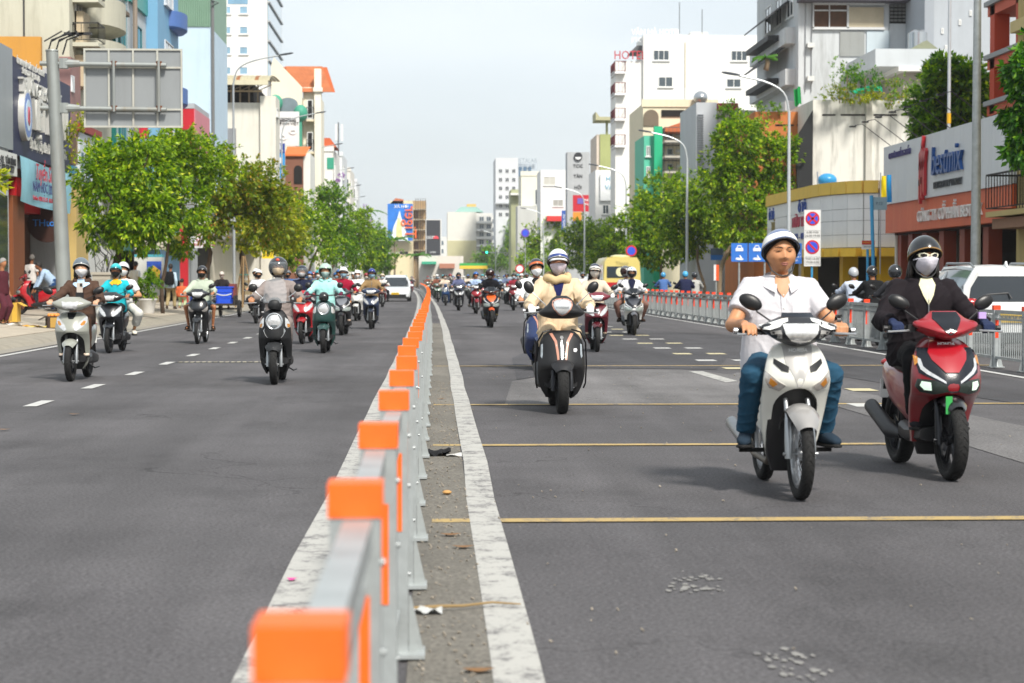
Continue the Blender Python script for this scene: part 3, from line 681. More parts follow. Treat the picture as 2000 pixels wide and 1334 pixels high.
    if lt == 'short':
        t = MB(); t.lz([(P.z-.10, P.x, P.y, .165*g, .14*g), (P.z, P.x, P.y, .17*g, .145*g), (P.z+.12, P.x, P.y-.01, .155*g, .12*g)], 20, 2.3)
        for k in 'ab': h, kn = J['h'+k], J['k'+k]; t.cap(h, h.lerp(kn, .8), .10*g, .088, 14, True)
    remesh(t, 'trousers', cloth(sp.get('trousers', '#23262e')), vox*1.15, T, 3, .0065, sd_)
    # ---- top
    m_ = MB(); up = N_-P; puff = sp.get('puff', 1.)
    tr = []
    for f, a, d in ((-.22 if not sp.get('coat') else -.45, .178*belly, .145*belly), (.0, .185*belly, .145*belly), (.22, .178*belly, .135*belly), (.48, .172*(belly+1)/2, .125*(belly+1)/2), (.70, .180, .118), (.84, .158, .10), (.93, .112, .082), (1.02, .07, .066)):
        c = P+up*f if f > 0 else P+Vector((0, 0, f*.48)); tr.append((c.z, c.x, c.y, a*g*puff, d*g*puff))
    if not sp.get('stoop'): m_.lz(smooth_rows(tr, 20), 24, 2.25)
    else:
        m_.tube([P+up*f if f > 0 else P+Vector((0, 0, f*.48)) for f in (-.22, 0, .25, .5, .75, .92, 1.02)], [.16, .165, .155, .15, .15, .11, .065], 18)
    for k, sg in (('a', -1), ('b', 1)):
        s, e, w = J['s'+k], J['e'+k], J['w'+k]; r0 = .068*g*puff
        m_.cap(N_+Vector((sg*.06*g, .01, -.05)), s, .055, r0, 12)
        if long: m_.cap(s, e, r0, .060*puff*(g+1)/2, 14).cap(e, e.lerp(w, .93), .059*puff*(g+1)/2, .044*puff, 14, True); m_.sph(e, .060*puff*(g+1)/2, 10, 8)
        else:
            q_ = s.lerp(e, .66); m_.cap(s, q_, r0*.98, .066*g, 14, True)
    tm = sp.get('topmat') or cloth(sp.get('top', '#888'))
    remesh(m_, sp.get('topname', 'jacket' if long else 'shirt'), tm, vox*1.1, T, 3, .010 if long else .006, sd_+5)
    zz = [r[0] for r in tr]
    def ty(x, z):
        a = np.interp(z, zz, [r[3] for r in tr]); d = np.interp(z, zz, [r[4] for r in tr]); yc = np.interp(z, zz, [r[2] for r in tr]); cx = np.interp(z, zz, [r[1] for r in tr])
        return float(yc-d*max(.02, 1-(min(abs(x-cx), a*.98)/a)**2.25)**(1/2.25))
    nx, nz = N_.x, N_.z
    if sp.get('inner'):
        dep = sp.get('vdepth', .16); vw = sp.get('vwide', .075)
        patch([(nx-.04, nz+.012), (nx+.04, nz+.012), (nx+vw, nz-.035), (nx+vw*.62, nz-.07-dep*.3), (nx, nz-.05-dep), (nx-vw*.62, nz-.07-dep*.3), (nx-vw, nz-.035)], ty, .014, .03).obj('inner_shirt', cloth(sp['inner']) if sp['inner'] != 'skin' else sk, T, 40)
    if sp.get('collar'):
        cm = cloth(sp['collar']) if isinstance(sp['collar'], str) else tm
        for sg in (-1, 1):
            def fl(u, v, s=sg):          # folded collar leaf
                an_ = R(20+150*u); r = .070*g*min(puff, 1.08)+.044*v
                return (nx+s*r*math.sin(an_)*1.12, N_.y+.006-r*math.cos(an_)*1.08-.022*(1-u)**2-.008*v, nz+.034-.06*(1-u)**1.5-.045*v-.035*v*(1-u)**3)
            mm = MB().grid(fl, 10, 4); mm.obj('collar', cm, T, 'all')
    if sp.get('hoodback'):
        mm = MB()
        mm.rings([[(nx+(.083+.030*math.cos(q_))*math.sin(a)*1.15, N_.y+.012-(.083+.030*math.cos(q_))*math.cos(a), nz-.005+.032*math.sin(q_)+.02*(-math.cos(a))) for q_ in [2*math.pi*k/8 for k in range(8)]] for a in [R(25+310*i/16) for i in range(17)]])
        mm.obj('hood', tm, T, 'all')
    if sp.get('zip'):
        patch([(nx-.004, nz-.05), (nx+.004, nz-.05), (nx+.004, P.z+.06), (nx-.004, P.z+.06)], ty, .014, .012).obj('zip', metal('#8a8d90', .4), T)
    if sp.get('shirtfront'):
        patch([(nx-.016, nz-.10), (nx+.016, nz-.10), (nx+.016, P.z+.02), (nx-.016, P.z+.02)], ty, .010, .012).obj('placket', tm, T, 40)
        for q_ in range(5):
            z_ = nz-.12-q_*.085; MB().sph((nx, ty(nx, z_)-.012, z_), (.006, .003, .006), 8, 6).obj('button', mat('#d8d8d4', .3), T, 'all')
        patch([(nx+.055, nz-.16), (nx+.145, nz-.155), (nx+.145, nz-.26), (nx+.10, nz-.275), (nx+.055, nz-.26)], ty, .009, .010).obj('pocket', tm, T, 40)
    # ---- face
    rot = (Rh.to_euler().x, Rh.to_euler().y, Rh.to_euler().z)
    if vox < .02 and not sp.get('goggle'):
        for sg in (-1, 1):
            yE = head_pt(Vector((sg*.033/HR[0], -1, .014/HR[2])).normalized())[1]
            ey = MB().sph(X((sg*.032, -.0765, .014)), (.0135, .006, .0034), 14, 8, rot=rot).obj('eye', mat('#a89c92', .3), T, 'all')
            MB().sph(X((sg*.032, -.0800, .0142)), (.0052, .004, .0032), 12, 8, rot=rot).obj('iris', mat('#15100c', .15), ey, 'all')
            MB().tube([X((sg*x, y, z)) for x, y, z in ((.0165, -.0825, .0165), (.026, -.0855, .0190), (.036, -.084, .0190), (.047, -.077, .0155))], [.0018, .0034, .0034, .0016], 6).obj('eyelid', sk, T, True)
            MB().tube([X((sg*x, y, z)) for x, y, z in ((.011, -.0945, .0295), (.024, -.0940, .0345), (.038, -.0885, .0365), (.053, -.0765, .032))], [.0028, .0042, .0036, .0018], 6).obj('eyebrow', mat('#241912', .8), T, True)
        if not sp.get('mask'):
            lp = mat('#8f5a4e', .65, 0, .1, 60)
            MB().tube([X((x, y, z)) for x, y, z in ((-.023, -.0835, -.057), (-.009, -.0935, -.0525), (0, -.0945, -.054), (.009, -.0935, -.0525), (.023, -.0835, -.057))], [.0018, .0050, .0048, .0050, .0018], 8).obj('upper_lip', lp, T, True)
            MB().tube([X((x, y, z)) for x, y, z in ((-.021, -.0835, -.0585), (-.008, -.0925, -.0635), (.008, -.0925, -.0635), (.021, -.0835, -.0585))], [.0018, .0066, .0066, .0018], 8).obj('lower_lip', lp, T, True)
    if sp.get('mask'):
        zt = sp.get('mtop', -.012)
        def mk(u, v):
            az = R(-76+152*u); c = math.cos(az)
            top = zt-.022*(1-c); bot = -.118+.05*(1-c) if not sp.get('mlong') else -.17
            z = top+(bot-top)*v; zc_ = max(-.985, z/HR[2]) if z > -.113 else -.97
            s = math.sqrt(max(.05, 1-min(.93, zc_*zc_)))
            d = Vector((math.sin(az)*s, -c*s, zc_)); x = HR[0]*d.x*(1-.24*max(0, -zc_)**1.4); y = HR[1]*d.y*(1-.05*max(0, -zc_))
            k = 1.12; ridge = .020*math.exp(-(az/.40)**2)*math.sin(math.pi*min(1, v*.85+.18))
            return X((x*k, y*k-ridge+.004, z))
        mo = MB().grid(mk, 22, 12).obj('face_mask', (floral() if sp.get('maskm') else None) or mat(sp['mask'], .8, 0, .05, 60, .3, 60, name='fabric'), T, 'all', fix=False)
        md = mo.modifiers.new('s', 'SOLIDIFY'); md.thickness = .003
        for sg in (-1, 1): MB().tube([X((sg*.070, -.03, -.02)), X((sg*.082, -.005, .004)), X((sg*.083, .015, .002))], .0018, 5).obj('ear_loop', mat(sp['mask'], .8), T, True)
    if sp.get('shades'):
        gl = bpy.data.objects.new('sunglasses', None); link(gl, T); fr = plastic(sp['shades'], .3)
        for sg in (-1, 1):
            o_ = [(sg*x, z) for x, z in ((.008, .022), (.034, .031), (.062, .026), (.064, .008), (.048, -.004), (.022, -.006), (.009, .006))]; i_ = [(sg*(.036+(abs(x)-.036)*.68), .012+(z-.012)*.66) for x, z in o_]
            mm = MB().prism(o_, 'y', -.104, -.096); mm.v = [X((x, y+abs(x)**2*7, z)) for x, y, z in mm.v]; mm.obj('frame', fr, gl)
            mm = MB().prism(i_, 'y', -.107, -.097); mm.v = [X((x, y+abs(x)**2*7, z)) for x, y, z in mm.v]; mm.obj('lens', mat('#1a1210', .06, coat=1), gl)
            MB().tube([X((sg*.062, -.075, .018)), X((sg*.082, .0, .012))], .004, 6).obj('temple', fr, gl)
        MB().tube([X((-.01, -.1, .014)), X((.01, -.1, .014))], .004, 6).obj('bridge', fr, gl)
    if sp.get('specs'):
        for sg in (-1, 1): MB().tube([X((sg*(.033+.022*math.cos(a)), -.099, .012+.016*math.sin(a))) for a in [2*math.pi*i/14 for i in range(15)]], .0016, 5).obj('spectacle_rim', plastic('#222'), T, True)
    # ---- hair and headgear
    hc = mat(sp.get('hair', '#17110e'), .55, 0, .2, 60, .6, 120, name='hair')
    he = MB(); shell(he, (.083, .102, .122), .0, half_edge((.050 if not sp.get('fringe') else .035)+sp.get('brow', 0)*.8, -.01, -.055), 28, 8)
    he.v = [X(v) for v in he.v]; he.obj('hair', hc, T, 'all')
    if sp.get('longhair'):
        lh = MB()
        for i in range(16):
            a = R(95+170*i/15); p = (.083*math.sin(a), .005-.092*math.cos(a), -.02); fl_ = rnd.uniform(-.02, .02)
            lh.tube([X(p), X((p[0]*1.06+fl_*.4, p[1]*1.04, -.09)), X((p[0]*1.15+fl_, p[1]*1.02+.01, -.10-sp['longhair']))], [.018, .02, .006], 6)
        lh.obj('hair_strand', hc, T, 'all')
    hs = sp.get('helmet')
    if hs:
        sty, c1 = hs[0], hs[1]; c2 = hs[2] if len(hs) > 2 else None; hmat = mat(c1, .22, 0, .03, 8, coat=.7, name='helmet_shell') if c1 != '#16' else None
        if sty == 'half':
            r = (.106, .127, .124); bo = sp.get('brow', .01); ed = half_edge(.052+bo, bo*.5, -.055); mm = MB(); rim = shell(mm, r, .018, ed, 40, 10); mm.v = [X(v) for v in mm.v]
            ho = mm.obj('helmet', hmat, T, 45)
            MB().tube([X(p) for p in rim+rim[:1]], .0055, 6, False).obj('helmet_trim', plastic(hs[3] if len(hs) > 3 else '#161616'), ho, True)
            li = MB(); shell(li, (.098, .118, .115), .012, half_edge(.046+bo*1.25, -.022, -.07), 30, 8, .9); li.v = [X(v) for v in li.v]; li.obj('helmet_lining', cloth('#17171a'), ho, 'all')
            if c2:      # painted band running round above the rim
                bd = MB(); nb = 40; rs = []
                for f in [q_*sp.get('bandw', 1) for q_ in (.06, .11, .16, .21, .26)]:
                    ring = []
                    for i in range(nb):
                        az = 2*math.pi*i/nb; tm_ = math.acos(max(-.97, min(.97, (ed(az)-.018)/r[2])))*(1-f); ring.append(X((r[0]*1.006*math.sin(tm_)*math.sin(az), -r[1]*1.006*math.sin(tm_)*math.cos(az), .018+r[2]*1.006*math.cos(tm_))))
                    rs.append(ring)
                bd.rings(rs, False).obj('helmet_band', mat(c2, .25, coat=.6), ho, 'all', fix=False)
            if sp.get('peak'):
                mm = MB()
                for dz in (0, -.005): mm.grid(lambda u, v, dz=dz: X(((.100-.012*v)*math.sin(R(-74+148*u)), -.123*math.cos(R(-74+148*u))-.052*v*math.cos(R(-74+148*u))**.6, .050-.022*(1-math.cos(R(-74+148*u)))-.016*v+dz)), 14, 4)
                mm.obj('helmet_peak', mat(sp['peak'], .3, coat=.4), ho, 'all', fix=False)
        elif sty in ('full', 'open'):
            r = (.122, .140, .134); ed = (lambda az: -.118+.0*az) if sty == 'full' else half_edge(-.07, -.095, -.10)
            wz0 = -.088 if sty == 'full' else -.2
            mm = MB(); shell(mm, r, .008, ed, 48, 14, .88, win=lambda az, z: abs(az) < R(60) and wz0 < z < .052); mm.v = [X(v) for v in mm.v]; ho = mm.obj('helmet', hmat, T, 45, fix=False)
            pts = [X((r[0]*math.sin(R(a))*math.sqrt(max(0, 1-((z-.008)/r[2])**2)), -r[1]*math.cos(R(a))*math.sqrt(max(0, 1-((z-.008)/r[2])**2)), z)) for a, z in [(-60, -.085), (-61, -.03), (-60, .03), (-52, .052), (-25, .054), (0, .055), (25, .054), (52, .052), (60, .03), (61, -.03), (60, -.085)]]
            MB().tube(pts, .006, 6).obj('helmet_trim', plastic('#1a1a1a'), ho, True)
            vz = sp.get('visor', 0)
            if vz:
                vm = clear('#b8c0c6', .18) if vz == 'clear' else plastic('#2a1512', .08)
                zt_, zb_ = (.075, -.06)
                MB().grid(lambda u, v: X((r[0]*1.03*math.sin(R(-66+132*u))*math.sqrt(max(.1, 1-((zt_+(zb_-zt_)*v-.008)/r[2])**2)), -r[1]*1.035*math.cos(R(-66+132*u))*math.sqrt(max(.1, 1-((zt_+(zb_-zt_)*v-.008)/r[2])**2))-.006, zt_+(zb_-zt_)*v)), 18, 8).obj('visor', vm, ho, 'all', fix=False)
            if c2: MB().sph(X((0, -r[1]*.72, .098)), (.026, .018, .022), 14, 8).obj('helmet_emblem', mat(c2, .3), ho, 'all')
        elif sty == 'cap':
            mm = MB(); shell(mm, (.09, .108, .118), .012, half_edge(.05, .03, .0), 28, 8, .95); mm.v = [X(v) for v in mm.v]; ho = mm.obj('cap', cloth(c1), T, 'all')
            MB().grid(lambda u, v: X((.085*math.sin(R(-62+124*u)), -.104*math.cos(R(-62+124*u))-.07*v*math.cos(R(-62+124*u)), .05-.02*v-.012*(2*u-1)**2)), 12, 4).obj('cap_peak', cloth(c1), ho, 'all', fix=False)
        if sty != 'cap':
            for sg in (-1, 1): MB().tube([X((sg*.089, .012, -.0)), X((sg*.078, -.012, -.05)), X((sg*.060, -.035, -.095)), X((sg*.026, -.056, -.122)), X((0, -.060, -.126))], .0055, 5).obj('chin_strap', plastic('#141414'), T, True)
    if sp.get('hood'):
        mm = MB(); shell(mm, (.118, .135, .145), .0, lambda az: -.138, 32, 12, .95, sh=(0, .008, 0), win=lambda az, z: abs(az) < R(54) and -.2 < z < .068); mm.v = [X(v) for v in mm.v]; mm.obj('hood', tm, T, 'all', fix=False)
    if sp.get('beanie'):
        mm = MB(); shell(mm, (.086, .104, .12), .0, half_edge(.034, -.1, -.11), 28, 10, .96); mm.v = [X(v) for v in mm.v]; mm.obj('balaclava', cloth(sp['beanie']), T, 'all')
        MB().lz([(nz-.05, nx, N_.y, .075, .07), (nz+.04, nx, N_.y, .068, .066), (Hc.z-.09, Hc.x, Hc.y+.02, .066, .07)], 18).obj('neck_cover', cloth(sp['beanie']), T, 'all')
    if sp.get('scarf'):
        mm = MB(); c1 = cloth(sp['scarf'])
        mm.rings([[(nx+(.105+.035*math.cos(q_)+.01*math.sin(3*a))*math.sin(a)*1.1, N_.y-.01-(.10+.04*math.cos(q_))*math.cos(a), nz+.005+.045*math.sin(q_)-.02*math.cos(a)+.012*math.sin(5*a)) for q_ in [2*math.pi*k/10 for k in range(10)]] for a in [R(360*i/28) for i in range(29)]], False)
        mm.obj('scarf', c1, T, 'all')
    return T
# ------------------------------------------------------------------ ground, road, kerbs and markings
def asphalt(base, name, tracks=.0):
    m = bpy.data.materials.new(name); m.use_nodes = True; t = m.node_tree; L = t.links.new; b = t.nodes['Principled BSDF']; b.inputs['Roughness'].default_value = .82; b.inputs['Specular IOR Level'].default_value = .35
    co = N(t, 'ShaderNodeNewGeometry').outputs['Position']
    def nz(s, d, sc=None, r=.6):
        v = co
        if sc: mp = N(t, 'ShaderNodeMapping'); mp.inputs['Scale'].default_value = sc; L(co, mp.inputs[0]); v = mp.outputs[0]
        n = N(t, 'ShaderNodeTexNoise', Scale=s, Detail=d, Roughness=r); L(v, n.inputs['Vector']); return n.outputs[0]
    def rng(v, a, b_, c, d): r = N(t, 'ShaderNodeMapRange'); [setattr(r.inputs[i+1], 'default_value', x) for i, x in enumerate((a, b_, c, d))]; L(v, r.inputs[0]); return r.outputs[0]
    def mul(a, b_): q = N(t, 'ShaderNodeMath', operation='MULTIPLY'); L(a, q.inputs[0]); L(b_, q.inputs[1]); return q.outputs[0]
    v = mul(rng(nz(.22, 6, None, .65), .3, .7, .70, 1.28), rng(nz(48, 4), .32, .68, .55, 1.45))
    v = mul(v, rng(nz(1.1, 5, (1.0, .06, 1), .6), .32, .7, .76, 1.18))            # streaks along the wheel tracks
    v = mul(v, rng(nz(.9, 7, (1, .5, 1), .7), .52, .74, 1.0, .62))                   # oil and damp stains
    vo = N(t, 'ShaderNodeTexVoronoi', Scale=210.); L(co, vo.inputs['Vector'])
    v = mul(v, rng(vo.outputs['Distance'], .0, .5, 1.35, .8))
    wv = N(t, 'ShaderNodeTexNoise', Scale=1.4, Detail=6.); L(co, wv.inputs['Vector']); ad = N(t, 'ShaderNodeVectorMath', operation='MULTIPLY_ADD'); ad.inputs[1].default_value = (1.6, 1.6, 0); L(wv.outputs['Color'], ad.inputs[0]); L(co, ad.inputs[2])
    ck = N(t, 'ShaderNodeTexVoronoi', feature='DISTANCE_TO_EDGE', Scale=.22); L(ad.outputs[0], ck.inputs['Vector'])
    c1 = rng(ck.outputs['Distance'], .0, .0035, .45, 1.0); ms = rng(nz(.13, 2), .50, .56, 1.0, 0.0)
    mxx = N(t, 'ShaderNodeMath', operation='MAXIMUM'); L(c1, mxx.inputs[0]); L(ms, mxx.inputs[1]); v = mul(v, mxx.outputs[0])      # sparse hairline cracks
    cb = N(t, 'ShaderNodeCombineColor')
    for i in range(3):
        q = N(t, 'ShaderNodeMath', operation='MULTIPLY'); q.inputs[1].default_value = lin(base)[i]; L(v, q.inputs[0]); L(q.outputs[0], cb.inputs[i])
    L(cb.outputs[0], b.inputs['Base Color'])
    bp = N(t, 'ShaderNodeBump', Strength=.5, Distance=.006); L(vo.outputs['Distance'], bp.inputs['Height']); L(bp.outputs[0], b.inputs['Normal'])
    return m
def paintline(col, wear=.45, under='#5d5b5c'):
    m = bpy.data.materials.new('road_paint'); m.use_nodes = True; t = m.node_tree; L = t.links.new; b = t.nodes['Principled BSDF']; b.inputs['Roughness'].default_value = .75
    co = N(t, 'ShaderNodeNewGeometry').outputs['Position']
    n = N(t, 'ShaderNodeTexNoise', Scale=5., Detail=9., Roughness=.78); L(co, n.inputs['Vector'])
    n2 = N(t, 'ShaderNodeTexNoise', Scale=60., Detail=3.); L(co, n2.inputs['Vector'])
    a = N(t, 'ShaderNodeMath', operation='ADD'); L(n.outputs[0], a.inputs[0]); s2 = N(t, 'ShaderNodeMath', operation='MULTIPLY'); s2.inputs[1].default_value = .35; L(n2.outputs[0], s2.inputs[0]); L(s2.outputs[0], a.inputs[1])
    r = N(t, 'ShaderNodeMapRange'); L(a.outputs[0], r.inputs[0]); r.inputs[1].default_value = .98-wear*.42; r.inputs[2].default_value = .98-wear*.42+.14; r.inputs[3].default_value = 0; r.inputs[4].default_value = .93
    x = N(t, 'ShaderNodeMix', data_type='RGBA'); L(r.outputs[0], x.inputs[0]); x.inputs[6].default_value = (*lin(col), 1); x.inputs[7].default_value = (*lin(under), 1)
    L(x.outputs[2], b.inputs['Base Color']); return m
MB().bb(-900, 900, -60, 3000, -.6, -.15).obj('ground', mat('#6d675c', .95, 0, .2, .05, world=True), kind='structure')
def strip(xa, xb, y0, y1, z, step=12, th=.0):          # sheet that follows the bend of the street
    mb = MB(); ys = list(np.arange(y0, y1, step))+[y1]; f = lambda a, y: a(y) if callable(a) else a+bend(y)
    vs = []
    for y in ys: vs += [(f(xa, y), y, z), (f(xb, y), y, z)]
    mb.add(vs, [(2*i, 2*i+1, 2*i+3, 2*i+2) for i in range(len(ys)-1)])
    return mb
ASPH = asphalt('#595759', 'asphalt'); ASPH2 = asphalt('#706e6e', 'old_asphalt'); ASPH3 = asphalt('#4c4b4e', 'new_asphalt'); ASPHM = asphalt('#77736b', 'dusty_asphalt')
strip(-8.4, 13.2, -8, 420, 0).obj('road', ASPH, kind='structure')
def poly(pts, z): return MB().add([(p[0], p[1], z) for p in pts], [tuple(range(len(pts)))])
for i, (P, m) in enumerate((([(985, 792), (1440, 790), (1460, 735), (1330, 722), (1150, 722), (1000, 745)], ASPH2), ([(1440, 728), (1700, 770), (2080, 850), (2080, 930), (1780, 838), (1560, 772), (1400, 742)], ASPH2),
             ([(1180, 640), (1425, 655), (1700, 700), (2060, 755), (2060, 800), (1700, 745), (1430, 700), (1240, 668)], ASPH3), ([(1000, 700), (1130, 640), (1230, 640), (1420, 700), (1400, 722), (1150, 719), (1010, 742)], ASPH3))):
    poly([gp(*p) for p in P], .004+.0005*i).obj('asphalt_patch', m, kind='structure')
strip(-.10, .20, 2, 60, .0046, 4).obj('median_strip', ASPHM, kind='structure')
WP = paintline('#a9a8a3', .75); WP2 = paintline('#b3b3b0', .5); YP = paintline('#a8905c', .72); CP = paintline('#b9b08c', .5)
rw = random.Random(3)
wob = [rw.uniform(-.016, .016) for _ in range(200)]
W_ = lambda y, k: np.interp(y, range(0, 400, 2), [wob[(i+k) % 200] for i in range(200)])
strip(lambda y: .20+W_(y, 3)+bend(y), lambda y: .375+W_(y, 3)*1.1+bend(y), 2, 330, .0078, 2.5).obj('lane_line', WP, kind='structure')
strip(lambda y: -.69+W_(y, 60)*.8+bend(y), lambda y: -.40+W_(y, 60)*.8+bend(y), 2, 330, .0078, 2.5).obj('lane_line', WP, kind='structure')
strip(8.08, 8.2, 8, 300, .0078, 6).obj('edge_line', WP2, kind='structure')
strip(-7.75, -7.62, 8, 300, .0078, 6).obj('edge_line', WP2, kind='structure')
for y in (10.95, 15.95, 21.1, 30.5):
    poly([(-.02, y-.07), (9.0 if y > 20 else 4.4, y-.07), (9.0 if y > 20 else 4.4, y+.09), (-.02, y+.09)], .0072).obj('cross_line', YP, kind='structure')
for k in range(26):                       # broken lane line, left carriageway
    y = 14.2+k*3.4; poly([(-4.42, y), (-4.27, y), (-4.27, y+1.0), (-4.42, y+1.0)], .0078).obj('lane_dash', WP2, kind='structure')
for k in range(14):                       # double row of short dashes, right carriageway
    y = 20.6+k*2.9
    for dx in (0, .62): poly([(4.5+dx-.03*k, y), (4.82+dx-.03*k, y), (4.82+dx-.03*k, y+.55), (4.5+dx-.03*k, y+.55)], .0080).obj('lane_dash', CP if k % 2 else WP2, kind='structure')
poly([gp(1345, 726), gp(1372, 726), gp(1440, 745), gp(1418, 748)], .0082).obj('worn_marking', WP, kind='structure')
for P in ([(1312, 1148), (1330, 1126), (1362, 1122), (1388, 1128), (1366, 1134), (1340, 1138), (1345, 1150), (1380, 1146), (1404, 1150), (1380, 1158), (1330, 1158)], [(1495, 1284), (1560, 1276), (1580, 1284), (1530, 1292)], [(1525, 1310), (1590, 1304), (1618, 1316), (1560, 1326)]):
    fl = MB(); q0 = [gp(*p) for p in P]; rq = random.Random(len(P))
    for i in range(len(q0)):
        for _ in range(4):
            c = q0[i].lerp(q0[(i+1) % len(q0)], rq.random())+Vector((rq.uniform(-.035, .035), rq.uniform(-.1, .1), 0)); n_ = rq.randint(4, 6); r_ = rq.uniform(.006, .02)
            fl.add([(c.x+r_*rq.uniform(.5, 1.3)*math.cos(6.283*k/n_), c.y+2.2*r_*rq.uniform(.5, 1.3)*math.sin(6.283*k/n_), .0046+.00001*len(fl.f)) for k in range(n_)], [tuple(range(n_))])
    fl.obj('worn_marking', paintline('#84827e', .8), kind='structure')
KB = mat('#8f897c', .9, 0, .14, 3, .3, 20, streak=.35, world=True, name='concrete'); PV = mat('#a39a8b', .92, 0, .12, .8, .2, 14, streak=.2, world=True, name='pavement_concrete')
for nm, xa, xb, s in (('pavement_left', -8.85, -12.6, -1), ('pavement_right', 13.5, 15.6, 1)):
    sw = strip(xa, xb, 8, 330, .15)
    if s < 0: sw.v = [(x, y, .15 if k % 2 == 0 else .41) for k, (x, y, z) in enumerate(sw.v)]
    sw = sw.obj(nm, PV, kind='structure')
    o = MB(); n = 0
    for k in range(62):                   # kerb stones with a sloping face
        y0 = 24+k*1.25; y1 = y0+1.235; b0 = bend(y0)
        xs = (-8.3, -8.42, -8.85) if s < 0 else (13.05, 13.15, 13.5)
        kb = MB().prism([(xs[0]+b0, 0), (xs[1]+b0, .07), (xs[2]+b0, .155), (xs[2]+b0, -.05), (xs[0]+b0, -.05)], 'y', y0, y1).obj('kerb_stone', KB, sw)
    strip(xs[0], xs[2], 100, 330, .12).obj('kerb', KB, sw)
    if s < 0:
        for k in range(20):
            for j in range(3): MB().prism([(xa-.05-j*1.2, .152+(.05+j*1.2)*.07), (xa-1.2-j*1.2, .152+(1.2+j*1.2)*.07), (xa-1.2-j*1.2, .166+(1.2+j*1.2)*.07), (xa-.05-j*1.2, .166+(.05+j*1.2)*.07)], 'y', 30+k*2.4, 32.37+k*2.4).obj('paving_slab', mat(['#a89e8e', '#9b9183', '#b0a797'][(k*3+j*5) % 3], .92, 0, .14, 1.2, .2, 16, streak=.25, world=True, name='pavement_concrete'), sw)
strip(-8.3, -7.9, 8, 330, .0066, 8).obj('gutter', mat('#8a857b', .9, 0, .15, 1.5, .2, 20, streak=.3, world=True, name='concrete'), kind='structure')
# slot drain across the left lane
dg_ = root('slot_drain', 'long steel slot drain set across the left carriageway', 'drain', gp(445, 708))
MB().bb(-.85, .85, -.14, .14, .002, .008).obj('frame', metal('#4a4b4c', .6), dg_)
for k in range(17): MB().bb(-.8+k*.095, -.8+k*.095+.06, -.08, .08, .0085, .012).obj('slat', mat('#b7b09a', .7) if k % 6 else mat('#8e8875', .7), dg_)
# litter and stones on the strip beside the barrier
def litter(nm, lab, cat, px, py, fn, m):
    p = gp(px, py, .008); o = fn(MB()); return o.obj(nm, m, None, True, loc=p, label=lab, cat=cat)
litter('cloth_rag', 'crumpled black rag lying beside the median barrier', 'rag', 848, 887, lambda b: b.grid(lambda u, v: ((u-.5)*.26, (v-.5)*.34, .02+.018*math.sin(u*9)*math.cos(v*7)+.01*math.sin(u*21)), 14, 14), cloth('#1b1b1d'))
litter('paper_scrap', 'white paper scrap beside the black rag', 'litter', 887, 889, lambda b: b.grid(lambda u, v: ((u-.5)*.12, (v-.5)*.2, .006+.006*math.sin(u*5+v*3)), 6, 6), mat('#c9c8c4', .8))
litter('twig', 'bent dry twig with a white tip across the median strip', 'litter', 905, 1190, lambda b: b.tube([(-.22, -.02, .01), (-.1, -.04, .02), (0, 0, .015), (.12, .05, .02), (.24, .06, .01)], [.006, .007, .006, .005, .003], 6), mat('#8d7650', .9))
litter('plastic_wrapper', 'crumpled white wrapper beside the twig', 'litter', 835, 1196, lambda b: b.grid(lambda u, v: ((u-.5)*.12, (v-.5)*.10, .012+.01*math.sin(u*11+v*5)), 8, 8), mat('#c4c6c4', .5))
for i, (x, y, nm) in enumerate(((873, 965, 'pebble'), (880, 1046, 'dry_leaf'), (905, 1070, 'dry_leaf'), (935, 1312, 'dry_leaf'), (862, 780, 'dry_leaf'), (570, 1134, 'pink_petal'), (8, 840, 'dry_leaf'), (145, 810, 'dry_leaf'))):
    litter(nm, ['small tan pebble on the median strip', 'brown dry leaf on the median strip, above the other', 'brown dry leaf on the median strip, right of the first', 'dry leaf by the white line at the bottom edge', 'yellowish leaf beside the far median line', 'tiny pink petal on the left white line', 'yellow leaf on the road at the left edge', 'small leaf on the left lane'][i], 'litter', x, y,
           (lambda b: b.sph((0, 0, .012), (.03, .035, .014), 10, 6)) if nm == 'pebble' else (lambda b, s_=(.05 if nm[0] == 'p' else .12): b.grid(lambda u, v: ((u-.5)*s_*(1-.3*abs(v-.5)), (v-.5)*.07*math.sin(math.pi*(u*.9+.05)), .008+.02*(u-.5)**2), 8, 4)), mat({'pebble': '#b58a52', 'dry_leaf': '#7d5a34', 'pink_petal': '#d23f8f'}[nm], .8))
gr = MB(); rg = random.Random(11)
for _ in range(900):
    x, y = (rg.uniform(-.08, .2), rg.uniform(5, 26)) if rg.random() < .75 else (rg.uniform(.36, 5), rg.uniform(6, 30)); s = rg.uniform(.002, .006)
    gr.box((x, y, .008+s/3), (s*2, s*2.5, s), (rg.random(), rg.random(), rg.random()*3))
gr.obj('grit', mat('#8b8377', .95, 0, .3, 8), kind='stuff', label='loose grit and sand scattered on the road', cat='grit')
